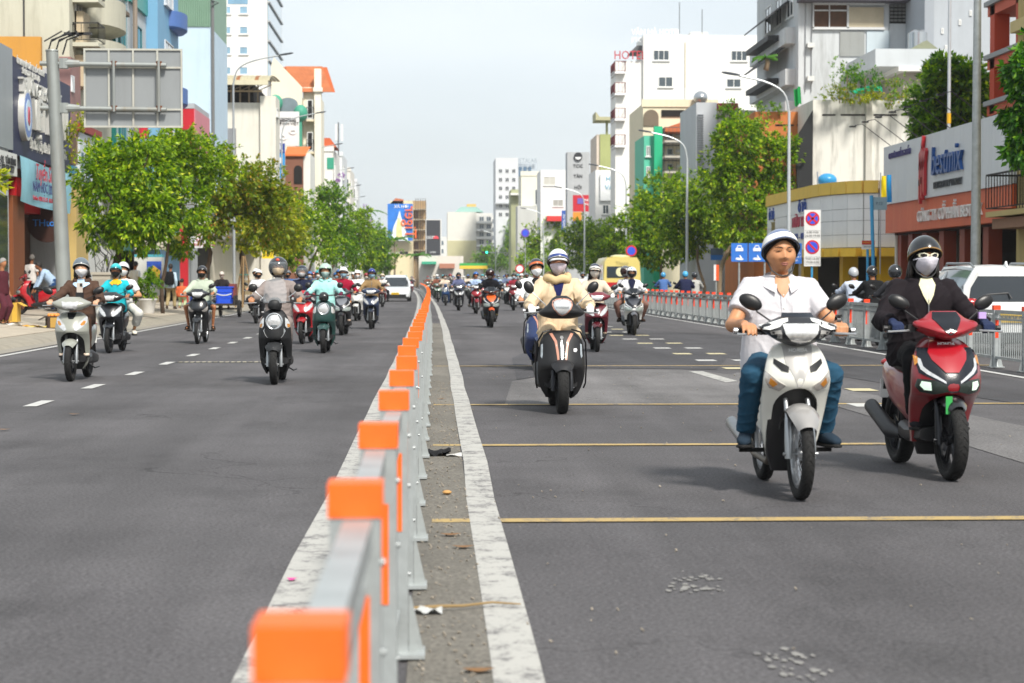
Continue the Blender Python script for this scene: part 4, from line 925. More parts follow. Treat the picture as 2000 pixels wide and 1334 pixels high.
# ------------------------------------------------------------------ barriers
ORG = mat('#f56510', .5, 0, .12, 7, .12, 160, streak=.25, dirt='#b8622e', name='orange_reflective_tape'); RED = mat('#f0431c', .45, 0, .05, 14, name='red_reflective_tape')
ORD = 'nearest second third fourth fifth sixth seventh eighth ninth tenth eleventh twelfth'.split()
def barrier_set(L, tape, nbal, strips):
    gv = galv(); d = {}
    d['post'] = MB().bb(-.05, .05, -.05, .05, .0, .955).mesh('post', gv)
    d['cap'] = MB().bb(-.054, .054, -.054, .054, .895, .962).mesh('cap', tape)
    d['reflector'] = MB().bb(-.028, .028, -.0535, -.0505, .46, .74).bb(-.028, .028, .0505, .0535, .46, .74).mesh('reflector', tape)
    f = MB().bb(-.11, .11, -.09, .09, .006, .02)
    for s in (-1, 1): f.prism([(s*.052, .02), (s*.105, .02), (s*.06, .22), (s*.052, .22)], 'y', -.008, .008); f.prism([(s*.052, .02), (s*.085, .02), (s*.052, .16)], 'x', -.008, .008)
    d['foot'] = f.mesh('foot', gv)
    d['top_rail'] = MB().bb(-.028, .028, .054, L-.054, .835, .89).mesh('top_rail', gv)
    d['middle_rail'] = MB().bb(-.016, .016, .054, L-.054, .735, .765).mesh('middle_rail', gv)
    d['bottom_rail'] = MB().bb(-.02, .02, .054, L-.054, .14, .18).mesh('bottom_rail', gv)
    d['bolt'] = MB().tube([(-.058, 0, 0), (.058, 0, 0)], .009, 8).mesh('bolt', metal('#8f9394', .4))
    d['baluster'] = MB().tube([(0, 0, .18), (0, 0, .735)], .0085, 6).mesh('baluster', gv)
    d['arch'] = MB().tube([(0, -.04+.04*(1-math.cos(a)), .735+.09*math.sin(a)) for a in [math.pi*i/8 for i in range(9)]], .007, 5).mesh('arch', gv)
    jb = MB(); n = nbal
    for k in range(n): y = .054+(L-.108)*(k+1)/(n+1); jb.tube([(0, y, .18), (0, y, .735)], .0085, 5, False)
    d['balusters'] = jb.mesh('baluster_row', gv)
    return d, n
def barrier(d, nb, L, loc, lab, grp, near, rz=0, axis=1):
    r = root('road_barrier', lab, 'barrier', loc, rz, grp)
    def part(nm, par=r, **k):
        o = bpy.data.objects.new(nm if nm != 'balusters' else 'baluster_row', d[nm]); link(o, par)
        if 'loc' in k: o.location = k['loc']
        return o
    p = part('post'); part('cap', p); part('reflector', p); part('foot', p)
    for nm in ('top_rail', 'middle_rail', 'bottom_rail'): part(nm)
    if near:
        for z in (.3, .62, .80): part('bolt', p, loc=(0, 0, z))
        for k in range(nb):
            y = .054+(L-.108)*(k+1)/(nb+1); part('baluster', loc=(0, y, 0))
        for k in range(nb): y = .054+(L-.108)*(k+.5)/(nb+1); part('arch', loc=(0, y, 0))
    else: part('balusters')
    return r
LB = 1.57
dA, nA = barrier_set(LB, ORG, 11, 1); dB, nB = barrier_set(1.5, RED, 13, 1)
for k in range(-1, 120):
    y = 2.3+LB*k; x = -.158+bend(y)
    lab = ('%s orange-capped median barrier section from the camera' % ORD[k]) if 0 <= k < 12 else ('orange-capped median barrier section passing beside the camera' if k < 0 else 'orange-capped median barrier section in the far run down the road')
    barrier(dA, nA, LB, (x+(rw.uniform(-.012, .012) if k > 2 else 0), y, .006), lab, 'median barrier sections', k < 9, math.atan2(-(bend(y+LB)-bend(y)), LB)+rw.uniform(-.008, .008))
for k in range(-7, 62):
    y = 26.6+1.5*k
    lab = ('%s red-capped roadside fence section counted from the right edge' % ORD[k-2 if k > 1 else 0]) if 2 <= k < 14 else ('red-capped roadside fence section just outside the right edge' if k < 2 else 'red-capped roadside fence section in the far run towards the bus')
    barrier(dB, nB, 1.5, (8.62+bend(y)+rw.uniform(-.02, .02), y, .006), lab, 'roadside fence sections', k < 15, rw.uniform(-.015, .015))
# ------------------------------------------------------------------ buildings
def Yat(px, X): d = ray(px, 545); return X*d.y/d.x
def zpy(py, Y, px=1000): return at(px, py, Y).z
RTX = (math.pi/2, 0, -math.pi/2); LTX = (math.pi/2, 0, math.pi/2); CTX = (math.pi/2, 0, 0)
class Bd:
    def __init__(s, name, label, base, cat='building', group=None): s.b = Vector(base); s.r = root(name, label, cat, base, 0, group)
    def p(s, mb, nm, m, par=None, smooth=False, **k):
        o = mb.obj(nm, m, par or s.r, smooth, **k)
        if par is None: o.location = -s.b
        return o
    def box(s, nm, m, x0, x1, y0, y1, z0, z1, par=None): return s.p(MB().bb(x0, x1, y0, y1, z0, z1), nm, m, par)
    def win(s, face, pos, u0, u1, z0, z1, out=-1, mull=1, fm=None, pm=None, sill=True, bars=0, open_=False):
        fm = fm or mat('#d5d6d4', .5); pm = pm or glass(); t = .055
        def bx(mb, a, b, c, d, o0, o1):
            q0, q1 = pos+out*o0, pos+out*o1
            if face == 'y': mb.bb(a, b, q0, q1, c, d)
            else: mb.bb(q0, q1, a, b, c, d)
        f = MB(); bx(f, u0, u1, z0, z0+t, .004, .06); bx(f, u0, u1, z1-t, z1, .004, .06); bx(f, u0, u0+t, z0+t, z1-t, .004, .06); bx(f, u1-t, u1, z0+t, z1-t, .004, .06)
        for k in range(1, mull+1): u = u0+(u1-u0)*k/(mull+1); bx(f, u-t/2, u+t/2, z0+t, z1-t, .004, .05)
        if sill: bx(f, u0-.08, u1+.08, z0-.09, z0-.002, .004, .14)
        o = s.p(f, 'window', fm); q = MB(); bx(q, u0+t, u1-t, z0+t, z1-t, .006, .018); s.p(q, 'pane', pm, o)
        if bars:
            g = MB()
            for k in range(bars): u = u0+t+(u1-u0-2*t)*(k+.5)/bars; bx(g, u-.008, u+.008, z0+t, z1-t, .062, .078)
            s.p(g, 'window_bars', metal('#6d6f70', .5), o)
        return o
    def balcony(s, x0, x1, y0, y1, z, m, rail=None, h=.95):
        o = s.box('balcony', m, x0, x1, y0, y1, z-.14, z); rm = rail or metal('#5a5c5e', .5); g = MB()
        for (a, b, c, d) in ((x0, x1, y0, y0+.03), (x0, x1, y1-.03, y1), (x0, x0+.03, y0, y1), (x1-.03, x1, y0, y1)):
            g.bb(a, b, c, d, z+h-.05, z+h); g.bb(a, b, c, d, z+.08, z+.11)
        n = max(2, int((y1-y0)/.25))
        for k in range(n+1):
            y = y0+(y1-y0)*k/n
            for x in (x0, x1-.02): g.bb(x, x+.02, y, y+.02, z+.1, z+h-.05)
        n = max(2, int((x1-x0)/.25))
        for k in range(n+1): x = x0+(x1-x0-.02)*k/n; g.bb(x, x+.02, y0, y0+.02, z+.1, z+h-.05)
        s.p(g, 'railing', rm, o); return o
    def txt(s, t, m, loc, size, rot, ext=.02, sx=1., shear=0.): o = text(s.r, t, m, Vector(loc)-s.b, size, rot, ext, 'lettering', sx, shear=shear, split=size*3800/loc[1] > 13); return o
    def bulge(s): pass
def wp(px, py, Y): return at(px, py, Y)
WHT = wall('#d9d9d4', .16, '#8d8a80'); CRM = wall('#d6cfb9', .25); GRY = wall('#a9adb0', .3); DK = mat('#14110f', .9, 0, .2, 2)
def cbuild(name, label, px0, px1, pyt, Y, depth, m, par=0, pyb=None):
    """building whose wall facing the camera spans px0..px1 at distance Y"""
    a, b = wp(px0, pyt, Y), wp(px1, pyt, Y); B = Bd(name, label, ((a.x+b.x)/2, Y, 0)); z0 = 0 if pyb is None else zpy(pyb, Y)
    B.box('wall', m, a.x, b.x, Y, Y+depth, z0, a.z); B.x0, B.x1, B.Y, B.D, B.z1 = a.x, b.x, Y, depth, a.z
    if par:
        B.box('parapet', m, a.x-.1, b.x+.1, Y-.1, Y+.15, a.z-.25, a.z+par)
    return B
def cwin(B, px0, px1, py0, py1, **k):
    Y = B.Y; a, b = wp(px0, py1, Y), wp(px1, py0, Y); return B.win('y', Y, a.x, b.x, a.z, b.z, **k)
# ================= right-hand side
XR = 15.4
# --- shop with the big grey and orange sign
B = Bd('shop_building', 'single-storey shop under a huge grey and orange fascia sign', (XR, 58, 0)); y0, y1 = Yat(1976, XR), Yat(1730, XR)
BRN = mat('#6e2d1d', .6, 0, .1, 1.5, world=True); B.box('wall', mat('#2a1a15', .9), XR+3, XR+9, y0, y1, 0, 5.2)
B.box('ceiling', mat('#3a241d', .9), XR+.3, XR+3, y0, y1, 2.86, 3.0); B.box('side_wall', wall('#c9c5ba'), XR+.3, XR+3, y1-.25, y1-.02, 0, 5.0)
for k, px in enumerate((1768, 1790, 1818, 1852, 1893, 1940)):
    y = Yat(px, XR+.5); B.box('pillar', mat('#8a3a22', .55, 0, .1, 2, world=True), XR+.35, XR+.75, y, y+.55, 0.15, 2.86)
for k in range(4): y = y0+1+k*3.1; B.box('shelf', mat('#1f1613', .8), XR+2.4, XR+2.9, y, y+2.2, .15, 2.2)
B.box('fascia', mat('#cc5a2c', .55, 0, .10, .7, streak=.25, dirt='#de9a6c', world=True, name='orange_panel'), XR-.02, XR+.3, y0, y1, 2.93, 3.93)
zt = [zpy(282, y1, 1730), zpy(225, y0, 1975)]; zt = sum(zt)/2; npn = 9
for k in range(npn):
    a = y0+(y1-y0)*k/npn; B.box('sign_panel', mat('#d0d3d4', .5, 0, .05, .6, streak=.3, dirt='#a5a7aa', world=True, name='grey_panel'), XR-.10, XR+.3, a, a+(y1-y0)/npn-.015, 3.90, zt)
ts = XR-.12
blu = mat('#1d4f8f', .4, 0, .15, 2); yc = lambda px: Yat(px, ts)
B.txt('bestmix', blu, (ts-.05, yc(1850), 4.92), 1.25, RTX, .05, .86, .12); B.txt('BETTER FULLY UTMOST', mat('#3c4044', .5), (ts-.02, yc(1850), 4.22), .30, RTX, .02, 1.0)
B.txt('CHUYÊN CHỐNG THẤM', mat('#3b3470', .5), (ts-.02, yc(1756), 5.48), .27, RTX, .02, 1.0); B.txt('CÔNG TY CỔ PHẦN BESTMIX', mat('#dfe0dc', .4), (XR-.06, yc(1846), 3.33), .50, RTX, .04, 1.08)
lg = MB(); ly_, lz_ = yc(1804), 4.72
def lp(P): lg.prism([(ly_-a*.75, lz_+b) for a, b in P], 'x', ts-.10, ts)
for k in range(3):
    a = -.52+.36*k; lp([(a, -.9+.15*k), (a+.2, -1.0+.12*k), (a+.24, .75-.1*abs(k-1)), (a+.04, .55+.35*(k == 1))]); lp([(a, .1), (a+.1, .02), (a+.42, .62), (a+.32, .72)])
lp([(-.5, -.25), (.1, -.15), (.1, -.35), (-.5, -.45)]); lp([(-.1, .75), (.05, .7), (.18, 1.1), (.02, 1.12)])
B.p(lg, 'logo', mat('#b3262c', .4, 0, .12, 2))
for k in range(7):
    y = y1-.8-k*1.9; sl = MB().tube([(XR+.1, y, zt-.1), (XR-1.0, y+.1, zt+.75), (XR-1.25, y+.1, zt+.70)], .014, 6); o = B.p(sl, 'lamp_arm', plastic('#2b2b2d')); B.p(MB().box((XR-1.32, y+.1, zt+.66), (.20, .16, .05)), 'lamp_head', plastic('#232325'), o)
# --- ochre house at the right edge
B = Bd('house', 'ochre house with iron balcony at the right edge', (XR, 46, 0)); B.box('wall', wall('#b39f68', .35), XR+.1, XR+9, 38, y0-.05, 0, 15)
B.balcony(XR-.75, XR+.1, y0-4.5, y0-.1, zpy(415, y0, 1975), wall('#b9a66f', .2), metal('#2c2a26', .6), 1.0); B.box('louvre', mat('#8d6a52', .8), XR-.6, XR+.1, y0-4.4, y0-.2, zpy(447, y0), zpy(420, y0)-.1)
B.win('x', XR+.1, y0-3.5, y0-1, 5, 7.4, out=-1, mull=2); B.box('cornice', wall('#c6b47f', .1), XR-.1, XR+.3, 38, y0, 7.9, 8.2)
# --- red-orange house set back
X2 = 20.0; ya, yb = Yat(1995, X2), Yat(1925, X2); B = Bd('house', 'tall red-orange house with balcony pillars behind the shop sign', (X2, ya, 0)); RO = mat('#b8401e', .7, 0, .07, .8, streak=.15, world=True, name='orange_render'); GT = wall('#9a9c9c', .1)
B.box('wall', RO, X2+1.6, X2+9, ya-4, yb, 0, 20)
for z in (zpy(222, yb, 1925), zpy(132, yb, 1925)*1.0, zpy(28, yb, 1925)):
    B.box('floor_slab', mat('#c4573a', .7, 0, .06, .8, world=True), X2, X2+1.7, ya-4, yb, z-.1, z+.25); B.box('moulding', GT, X2-.12, X2+1.7, ya-4, yb+.1, z+.25, z+.42)
for y in (ya-2, ya+.6, yb-.6):
    B.box('pillar', RO, X2, X2+.55, y-.28, y+.28, zpy(222, yb), 20)
for j, z in enumerate((zpy(222, yb)+.9, zpy(28, yb)+.9)):
    for k in range(4): B.win('x', X2+1.6, ya-1.6+k*1.1, ya-.8+k*1.1, z-.2, z+1.0, out=-1, mull=0, fm=RO)
# --- tall pale grey blank wall
B = cbuild('building', 'tall pale grey building with tiny windows behind the trees', 1822, 2030, -60, 104, 3.9, wall('#a7adb3', .12))
for px, py in ((1838, 55), (1872, 38), (1893, 20), (1815+30, 88)): cwin(B, px, px+5, py, py+11, mull=0, sill=False)
B.box('pilaster', wall('#959ba2', .1), B.x0-.5, B.x0, 103.7, 107.9, 0, B.z1)
# --- car showroom with rounded white fascia
B = Bd('showroom', 'white panelled car showroom with rounded corner and yellow band', (18, 76, 0)); YW = wall('#e6c25a', .2); PNL = sheet('#e6e8e8', .45); YL = mat('#e2b60c', .55, 0, .06, 2, world=True)
plan = [(15.5, 90), (15.5, 86), (15.5, 82.5), (15.55, 79.5)]+[(15.55+1.7*(1-math.cos(R(a))), 79.5-4.3*math.sin(R(a))) for a in (18, 36, 54, 72, 90)]+[(19, 75.2), (21, 75.2), (24, 75.2)]
z0, z1 = zpy(483, 76), zpy(378, 76); rows = [z0, z0+(z1-z0)*.24, z0+(z1-z0)*.5, z0+(z1-z0)*.72, z1]
def plate(mb, a, b, za, zb, th):
    n = Vector((b[1]-a[1], -(b[0]-a[0]), 0)).normalized(); n = n if n.x < 0 or n.y < 0 else -n
    g = Vector((b[0]-a[0], b[1]-a[1], 0)).normalized()*.007; p = [Vector((a[0], a[1], 0))+g, Vector((b[0], b[1], 0))-g]
    v = [p[0], p[1], p[1]+n*th, p[0]+n*th]; mb.add([(q.x, q.y, za) for q in v]+[(q.x, q.y, zb) for q in v], [(0, 1, 2, 3), (4, 7, 6, 5), (0, 4, 5, 1), (1, 5, 6, 2), (2, 6, 7, 3), (3, 7, 4, 0)])
    return mb
for i in range(len(plan)-1):
    for j in range(4): B.p(plate(MB(), plan[i], plan[i+1], rows[j]+.008, rows[j+1]-.008, .08), 'panel', PNL)
bk = MB(); top = MB(); low = MB()
for i in range(len(plan)-1): plate(bk, plan[i], plan[i+1], z0-.05, z1+.1, .03); plate(top, plan[i], plan[i+1], z1+.02, z1+.5, .16); plate(low, plan[i], plan[i+1], z0-.36, z0-.03, .5)
B.p(bk, 'backing', mat('#77797b', .8)); B.p(top, 'parapet_band', YW); B.p(low, 'canopy_edge', mat('#e6bc3c', .6, 0, .1, 1.5, streak=.3, world=True))
B.p(MB().prism([p for p in plan]+[(24, 90)], 'z', z0-.3, z1+.2), 'roof', GRY); B.box('back_wall', mat('#2c2823', .9), 17.5, 24, 84, 90, 0, 3)
for x, y in ((15.9, 88), (15.9, 83.5), (16.4, 77.8), (17.5, 76), (18.6, 76), (21.2, 76)): B.box('pillar', YL, x, x+.62, y, y+.62, .1, z0-.3)
B.txt('Ô TÔ', mat('#2a4d9c', .5), (15.40, 81.3, zpy(404, 81)), .62, RTX, .03, 1.1); B.txt('HỮU TRÍ', mat('#b2344e', .5), (15.40, 82.0, zpy(434, 82)), .62, RTX, .03, 1.25); B.txt('ĐT: 0931.52.53  -  0908 8862', mat('#3a55a0', .5), (15.40, 82.4, zpy(462, 82)), .38, RTX, .02, 1.3)
B.txt('Ô TÔ', mat('#2a4d9c', .5), (15.40, 88.7, zpy(420, 88)), .62, RTX, .03, .9); B.txt('TRÍ', mat('#8d7f4c', .5), (15.40, 88.3, zpy(443, 88)), .62, RTX, .03, .9)
dsh = Bd('satellite_drum', 'blue drum tank on the showroom roof', (17.6, 84, z1), 'tank'); dsh.p(MB().sph((17.0, 84, z1+.95), (.42, .42, .3), 20, 12), 'tank', mat('#2f8fc4', .35, 0, .08, 2), smooth='all'); dsh.p(MB().bb(16.5, 17.6, 83.5, 84.6, z1+.25, z1+.62), 'stand', metal('#b9bbbb', .5)); dsh.p(MB().tube([(16.5, 83.6, z1), (16.5, 83.6, z1+1.3)], .03), 'stand_pipe', metal())
# --- stained white wall with roof garden
B = cbuild('building', 'windowless white building with stained top and roof garden', 1588, 1785, 195, 95, 12, wall('#d3d1c8', .75, '#55514a'))
for a, b in ((1606, 1632), (1642, 1698), (1706, 1752), (1760, 1783)): p, q = wp(a, 226, 95), wp(b, 223, 95); B.box('vent_slot', DK, p.x, q.x, 94.98, 95.1, p.z, q.z)
p = wp(1697, 0, 95); B.box('pilaster', wall('#bdbab0', .5), p.x-.15, p.x+.15, 94.8, 95, 0, B.z1)
p = wp(1588, 0, 95); B.p(MB().prism([(p.x-.05, 9.6), (p.x-.9, 8.2), (p.x-.7, 2.8), (p.x-.05, 2.5)], 'y', 94.6, 94.8), 'tarpaulin', cloth('#2e2f30'))
# --- orange rendered wall
B = cbuild('building', 'low building with orange rendered side wall', 1474, 1592, 218, 99, 10, mat('#b9703c', .9, 0, .1, .8, .1, 9, streak=.45, dirt='#5a3a22', world=True, name='orange_render'))
for a, b in ((1514, 1550), (1556, 1584)): p, q = wp(a, 246, 99), wp(b, 243, 99); B.box('vent_slot', DK, p.x, q.x, 98.98, 99.1, p.z, q.z)
# --- grey apartment house with awnings and blinds
B = cbuild('apartment_house', 'weathered grey apartment house with blinds and rooftop terrace', 1560, 1850, -70, 108, 14, wall('#b9bdbf', .55, '#6a6a68'))
p = wp(1496, 0, 122); XA = wp(1560, 0, 108).x
def rect(nm, m, a, b, c, d, o0=.02, o1=.08, Y=108): p, q = wp(a, d, Y), wp(b, c, Y); return B.box(nm, m, p.x, q.x, Y-o1, Y-o0, p.z, q.z)
rect('blind', mat('#4d331f', .8, 0, .3, 3, world=True), 1589, 1655, 10, 54); rect('canvas_blind', mat('#b5aa92', .9, 0, .12, 1.5, world=True), 1656, 1725, 15, 56, .02, .14)
rect('patch', wall('#8e918f', .3), 1640, 1688, 62, 110); rect('patch', wall('#b4c0c6', .1), 1692, 1738, 60, 112)
for a, b, c, d in ((1586, 1727, 6, 10), (1586, 1727, 54, 58), (1618, 1620, 10, 54), (1586, 1589, 8, 56), (1653, 1657, 8, 56), (1586, 1656, 20, 22)): rect('mullion', mat('#c3c5c5', .5), a, b, c, d, .06, .18)
for k in range(9):
    for j in range(5): rect('lattice_block', mat('#6d6e6c', .9), 1738+k*8, 1744+k*8, 10+j*7, 14+j*7, .01, .12)
rect('lattice_back', DK, 1736, 1812, 9, 46, .0, .02)
rect('eave', mat('#4a4650', .8), 1556, 1815, -6, 6, 0, 1.2)
for py, dz in ((48, 0), (130, 0)):      # awnings on the street side
    z = zpy(py, 114); aw = MB().prism([(XA-.05, z+1.1), (XA-1.3, z+.1), (XA-1.3, z), (XA-.05, z+.95)], 'y', 111, 119); o = B.p(aw, 'awning', mat('#3d3f42', .7, 0, .15, 2)); B.p(MB().bb(XA-1.2, XA, 111.1, 118.9, z-1.2, z-.9), 'awning_bracket', metal('#3c3e40', .6), o)
for py in (72, 150, 210): B.box('balcony', wall('#c3c7c9', .4), XA-.55, XA, 109, 121.5, zpy(py, 114)-.9, zpy(py, 114))
for px, py in ((1575, 85), (1575, 150), (1830, 140)): rect('air_conditioner', plastic('#c9cac6'), px, px+13, py, py+9, .02, .4)
for px in (1572, 1584, 1735): rect('drain_pipe', plastic('#8f9294'), px, px+1.6, -20, 180, .02, .12)
for k in range(3): B.win('x', XA, 109.5+k*3.6, 111.5+k*3.6, zpy(40, 114)-.2, zpy(40, 114)+1.4, out=-1)
p = wp(1710, 95, 101); q = wp(1860, 130, 101); B.box('terrace_parapet', wall('#b9bfc3', .12), p.x, q.x, 101, 108, q.z, p.z); B.box('terrace_room', wall('#9a948a', .15), p.x+1.6, q.x, 101.5, 108, 8, q.z-.25); B.box('terrace_slab', wall('#d2d3d1', .1), p.x+1.2, q.x, 100.9, 108, q.z-.25, q.z)
wt = Bd('water_tank', 'steel water tank on the grey terrace', wp(1792, 97, 103), 'tank'); c = wp(1792, 80, 103); wt.p(MB().lz([(c.z-.5, c.x, 103, .52, .52), (c.z+.42, c.x, 103, .52, .52), (c.z+.58, c.x, 103, .3, .3)], 22), 'tank', metal('#b8bcbf', .25), smooth=True); wt.p(MB().prism([(c.x-.55, c.z-.5), (c.x+.9, c.z-.5), (c.x+.3, c.z-.05)], 'y', 102.2, 102.6), 'tin_cover', mat('#7c8068', .7))
for a, b, py, m in ((1552, 1566, 170, '#16803e'), (1660, 1725, 168, '#1e9a72')):
    p, q = wp(a, py+(35 if a < 1600 else 12), 94.4), wp(b, py, 94.4); cl = Bd('shade_cloth', 'green cloth hung beside the balcony' if a < 1600 else 'green shade cloth over the roof garden', p, 'cloth'); cl.p(MB().grid(lambda u, v: (p.x+(q.x-p.x)*u, 94.4+.12*math.sin(u*9)+.3*v, p.z+(q.z-p.z)*v-.08*math.sin(u*6)), 12, 6), 'cloth', cloth(m), smooth='all')
# --- mid-distance terrace of houses
B = cbuild('house', 'narrow grey house with tall louvred screen', 1360, 1400, 200, 121, 8, wall('#b5b9bd', .15))
for k in range(26): p = wp(1362, 225+k*4.6, 121); q = wp(1374, 223.4+k*4.6, 121); B.box('louvre', mat('#8a8f94', .5), p.x, q.x, 120.86, 120.98, p.z, q.z)
B = cbuild('house', 'pale house with flat roof and terracotta ledge', 1398, 1476, 215, 126, 8, wall('#bdbab3', .3)); p, q = wp(1400, 262, 126), wp(1440, 252, 126); B.box('ledge', mat('#a85a38', .8), p.x, q.x, 125.5, 126, p.z, q.z); cwin(B, 1410, 1430, 275, 310); cwin(B, 1448, 1466, 235, 262)
p, q = wp(1396, 217, 125.5), wp(1436, 205, 125.5); o = B.p(MB().prism([(p.x, q.z), (p.x+.15, p.z), (q.x, p.z), (q.x, q.z)], 'y', 124.2, 125.6), 'awning', mat('#8e1d30', .7))
B = cbuild('house', 'cream house with arched loggia and round tank', 1256, 1400, 202, 142, 10, wall('#d8cfb4', .22), .3)
p, q = wp(1292, 228, 142), wp(1336, 215, 142); B.box('opening', DK, p.x, q.x, 141.9, 142.02, p.z, q.z)
ar = [(wp(1272, 0, 142).x+.55*math.cos(R(a)), zpy(228, 142)+.55*math.sin(R(a))) for a in range(0, 181, 20)]; B.p(MB().prism(ar+[(ar[-1][0], zpy(245, 142)), (ar[0][0], zpy(245, 142))], 'y', 141.9, 142.05), 'arch_opening', mat('#6f6455', .9))
p, q = wp(1296, 258, 140), wp(1362, 240, 140); mid = (p.x+q.x)/2; B.p(MB().prism([(p.x, p.z), (q.x, p.z), (q.x, q.z-.1), (mid, q.z), (p.x, p.z+.25)], 'y', 139.5, 142), 'pediment', mat('#b3603a', .8, world=True))
for py in (275, 305, 335): B.balcony(wp(1296, 0, 140).x, wp(1350, 0, 140).x, 139, 142, zpy(py, 140), wall('#b7afa4', .2)); B.win('y', 142, wp(1303, 0, 142).x, wp(1315, 0, 142).x, zpy(py, 142)+.1, zpy(py-16, 142), mull=0); B.win('y', 142, wp(1322, 0, 142).x, wp(1340, 0, 142).x, zpy(py, 142)+.4, zpy(py-14, 142))
tk = Bd('water_tank', 'round steel tank on the cream house roof', wp(1370, 202, 141), 'tank'); c = wp(1370, 190, 141); tk.p(MB().sph((c.x, 141.5, c.z), (.52, .75, .5), 20, 12), 'tank', metal('#b3b7ba', .28), smooth='all'); tk.p(MB().bb(c.x-.4, c.x+.4, 141, 142, c.z-.75, c.z-.42), 'stand', metal('#8a8c8e', .5))
B = cbuild('house', 'narrow turquoise house front', 1258, 1293, 265, 131, 6, mat('#55b79a', .7, 0, .08, 1, streak=.1, world=True)); p, q = wp(1276, 330, 131), wp(1292, 248, 131); B.box('fin', mat('#1fae7c', .5, 0, .08, 1, world=True), p.x, q.x, 130.4, 131, 0, q.z); cwin(B, 1262, 1270, 285, 305); cwin(B, 1262, 1270, 325, 345)
# --- hotel
B = cbuild('hotel', 'big white hotel with red and white rooftop lettering', 1257, 1512, 68, 168, 6, wall('#e4e4e1', .10, '#a59f8e')); HY = 168
a, b = wp(1203, 118, HY), wp(1257, 118, HY); B.box('wing', wall('#dfdfdb', .1, '#a59f8e'), a.x, b.x, HY+.4, HY+5, 0, a.z)
for a_, b_, c_, d_, mu in ((1276, 1307, 98, 118, 2), (1428, 1459, 99, 119, 2), (1286, 1314, 150, 170, 1), (1419, 1447, 154, 171, 1)): cwin(B, a_, b_, c_, d_, mull=mu)
B.box('stain_strip', wall('#cfc6ab', .4, '#a89a74'), wp(1337, 0, HY).x, wp(1340, 0, HY).x, HY-.02, HY, zpy(170, HY), zpy(82, HY)); B.box('drain_pipe', plastic('#bdbbb2'), wp(1338, 0, HY).x, wp(1339, 0, HY).x, HY-.1, HY-.02, 6, zpy(80, HY))
B.txt('HOTEL', mat('#b2323e', .5), (wp(1231, 0, HY).x, HY+.2, zpy(107, HY)), 1.05, CTX, .06, .85); B.txt('VÂN HÀ HOTEL', mat('#eef0f0', .5), (wp(1284, 0, HY).x, HY+1, zpy(59, HY)), .75, CTX, .05, .8); B.txt('J/TC', mat('#eef0f0', .5), (wp(1246, 0, HY).x, HY+1, zpy(74, HY)), .55, CTX, .05, .9)
for py in (118, 160, 210, 262): B.balcony(wp(1203, 0, HY).x-.1, wp(1222, 0, HY).x, HY-.2, HY+4, zpy(py+22, HY), wall('#dedede', .1), metal('#7a2f35', .5)); B.win('x', wp(1203, 0, HY).x, HY+.8, HY+3.6, zpy(py+18, HY), zpy(py-2, HY)-.4 if py > 118 else zpy(py+6, HY), out=-1, mull=2)
p, q = wp(1235, 97, HY), wp(1257, 86, HY); B.p(MB().prism([(p.x, p.z), (q.x, p.z), (q.x, q.z), (p.x+.5, q.z)], 'y', HY+1, HY+5), 'penthouse', mat('#55585a', .7)); p, q = wp(1358, 68, HY), wp(1392, 54, HY); B.box('lift_house', wall('#cfcfcb', .2), p.x, q.x, HY+3, HY+6, p.z, q.z); B.p(MB().tube([(p.x-1, HY+3, p.z), (p.x-1, HY+3, p.z+3.2)], .04).tube([(p.x+1, HY+3, p.z), (p.x+1, HY+3, p.z+2.6)], .04), 'aerial', metal('#8a8d90', .4))
# --- olive house with temple roof
B = cbuild('house', 'olive house with small temple-style roof turret', 1172, 1200, 262, 196, 8, wall('#9aa06a', .2)); B.box('side_wall', wall('#c9bcae', .1), wp(1166, 0, 196).x, wp(1173, 0, 196).x, 196.2, 204, 0, zpy(262, 196)); p, q = wp(1162, 236, 196), wp(1200, 222, 196); B.p(MB().prism([(p.x, p.z), (q.x, p.z), (q.x, q.z-.3), (q.x-.3, q.z-.4), (p.x+.4, q.z-.4), (p.x, q.z+.1)], 'y', 195, 199), 'temple_roof', mat('#a8a583', .8)); B.box('turret_post', mat('#8b8f66', .8), wp(1184, 0, 196).x, wp(1188, 0, 196).x, 196, 196.5, zpy(262, 196), p.z)
# --- white building with fabric shop board
B = cbuild('shop_building', 'white building carrying the fabric flower shop board', 1163, 1250, 332, 186, 8, wall('#dcdcda', .12)); p, q = wp(1172, 392, 186), wp(1226, 340, 186); bo = B.box('sign_board', sheet('#e6e8e8'), p.x, q.x, 185.7, 186, p.z, q.z); m = mat('#6aa9c4', .6); B.txt('HOA', m, (wp(1199, 0, 185).x, 185.66, zpy(349, 185.66)), .62, CTX, .02); B.txt('VẢI', m, (wp(1193, 0, 185).x, 185.66, zpy(366, 185.66)), .62, CTX, .02); cwin(B, 1177, 1189, 400, 418); B.balcony(wp(1200, 0, 185).x, wp(1235, 0, 185).x, 184, 186, zpy(405, 185), GRY)
B.box('annex', wall('#c4c6c6', .2), wp(1202, 0, 184).x, wp(1260, 0, 184).x, 182, 185.9, 0, zpy(400, 184))
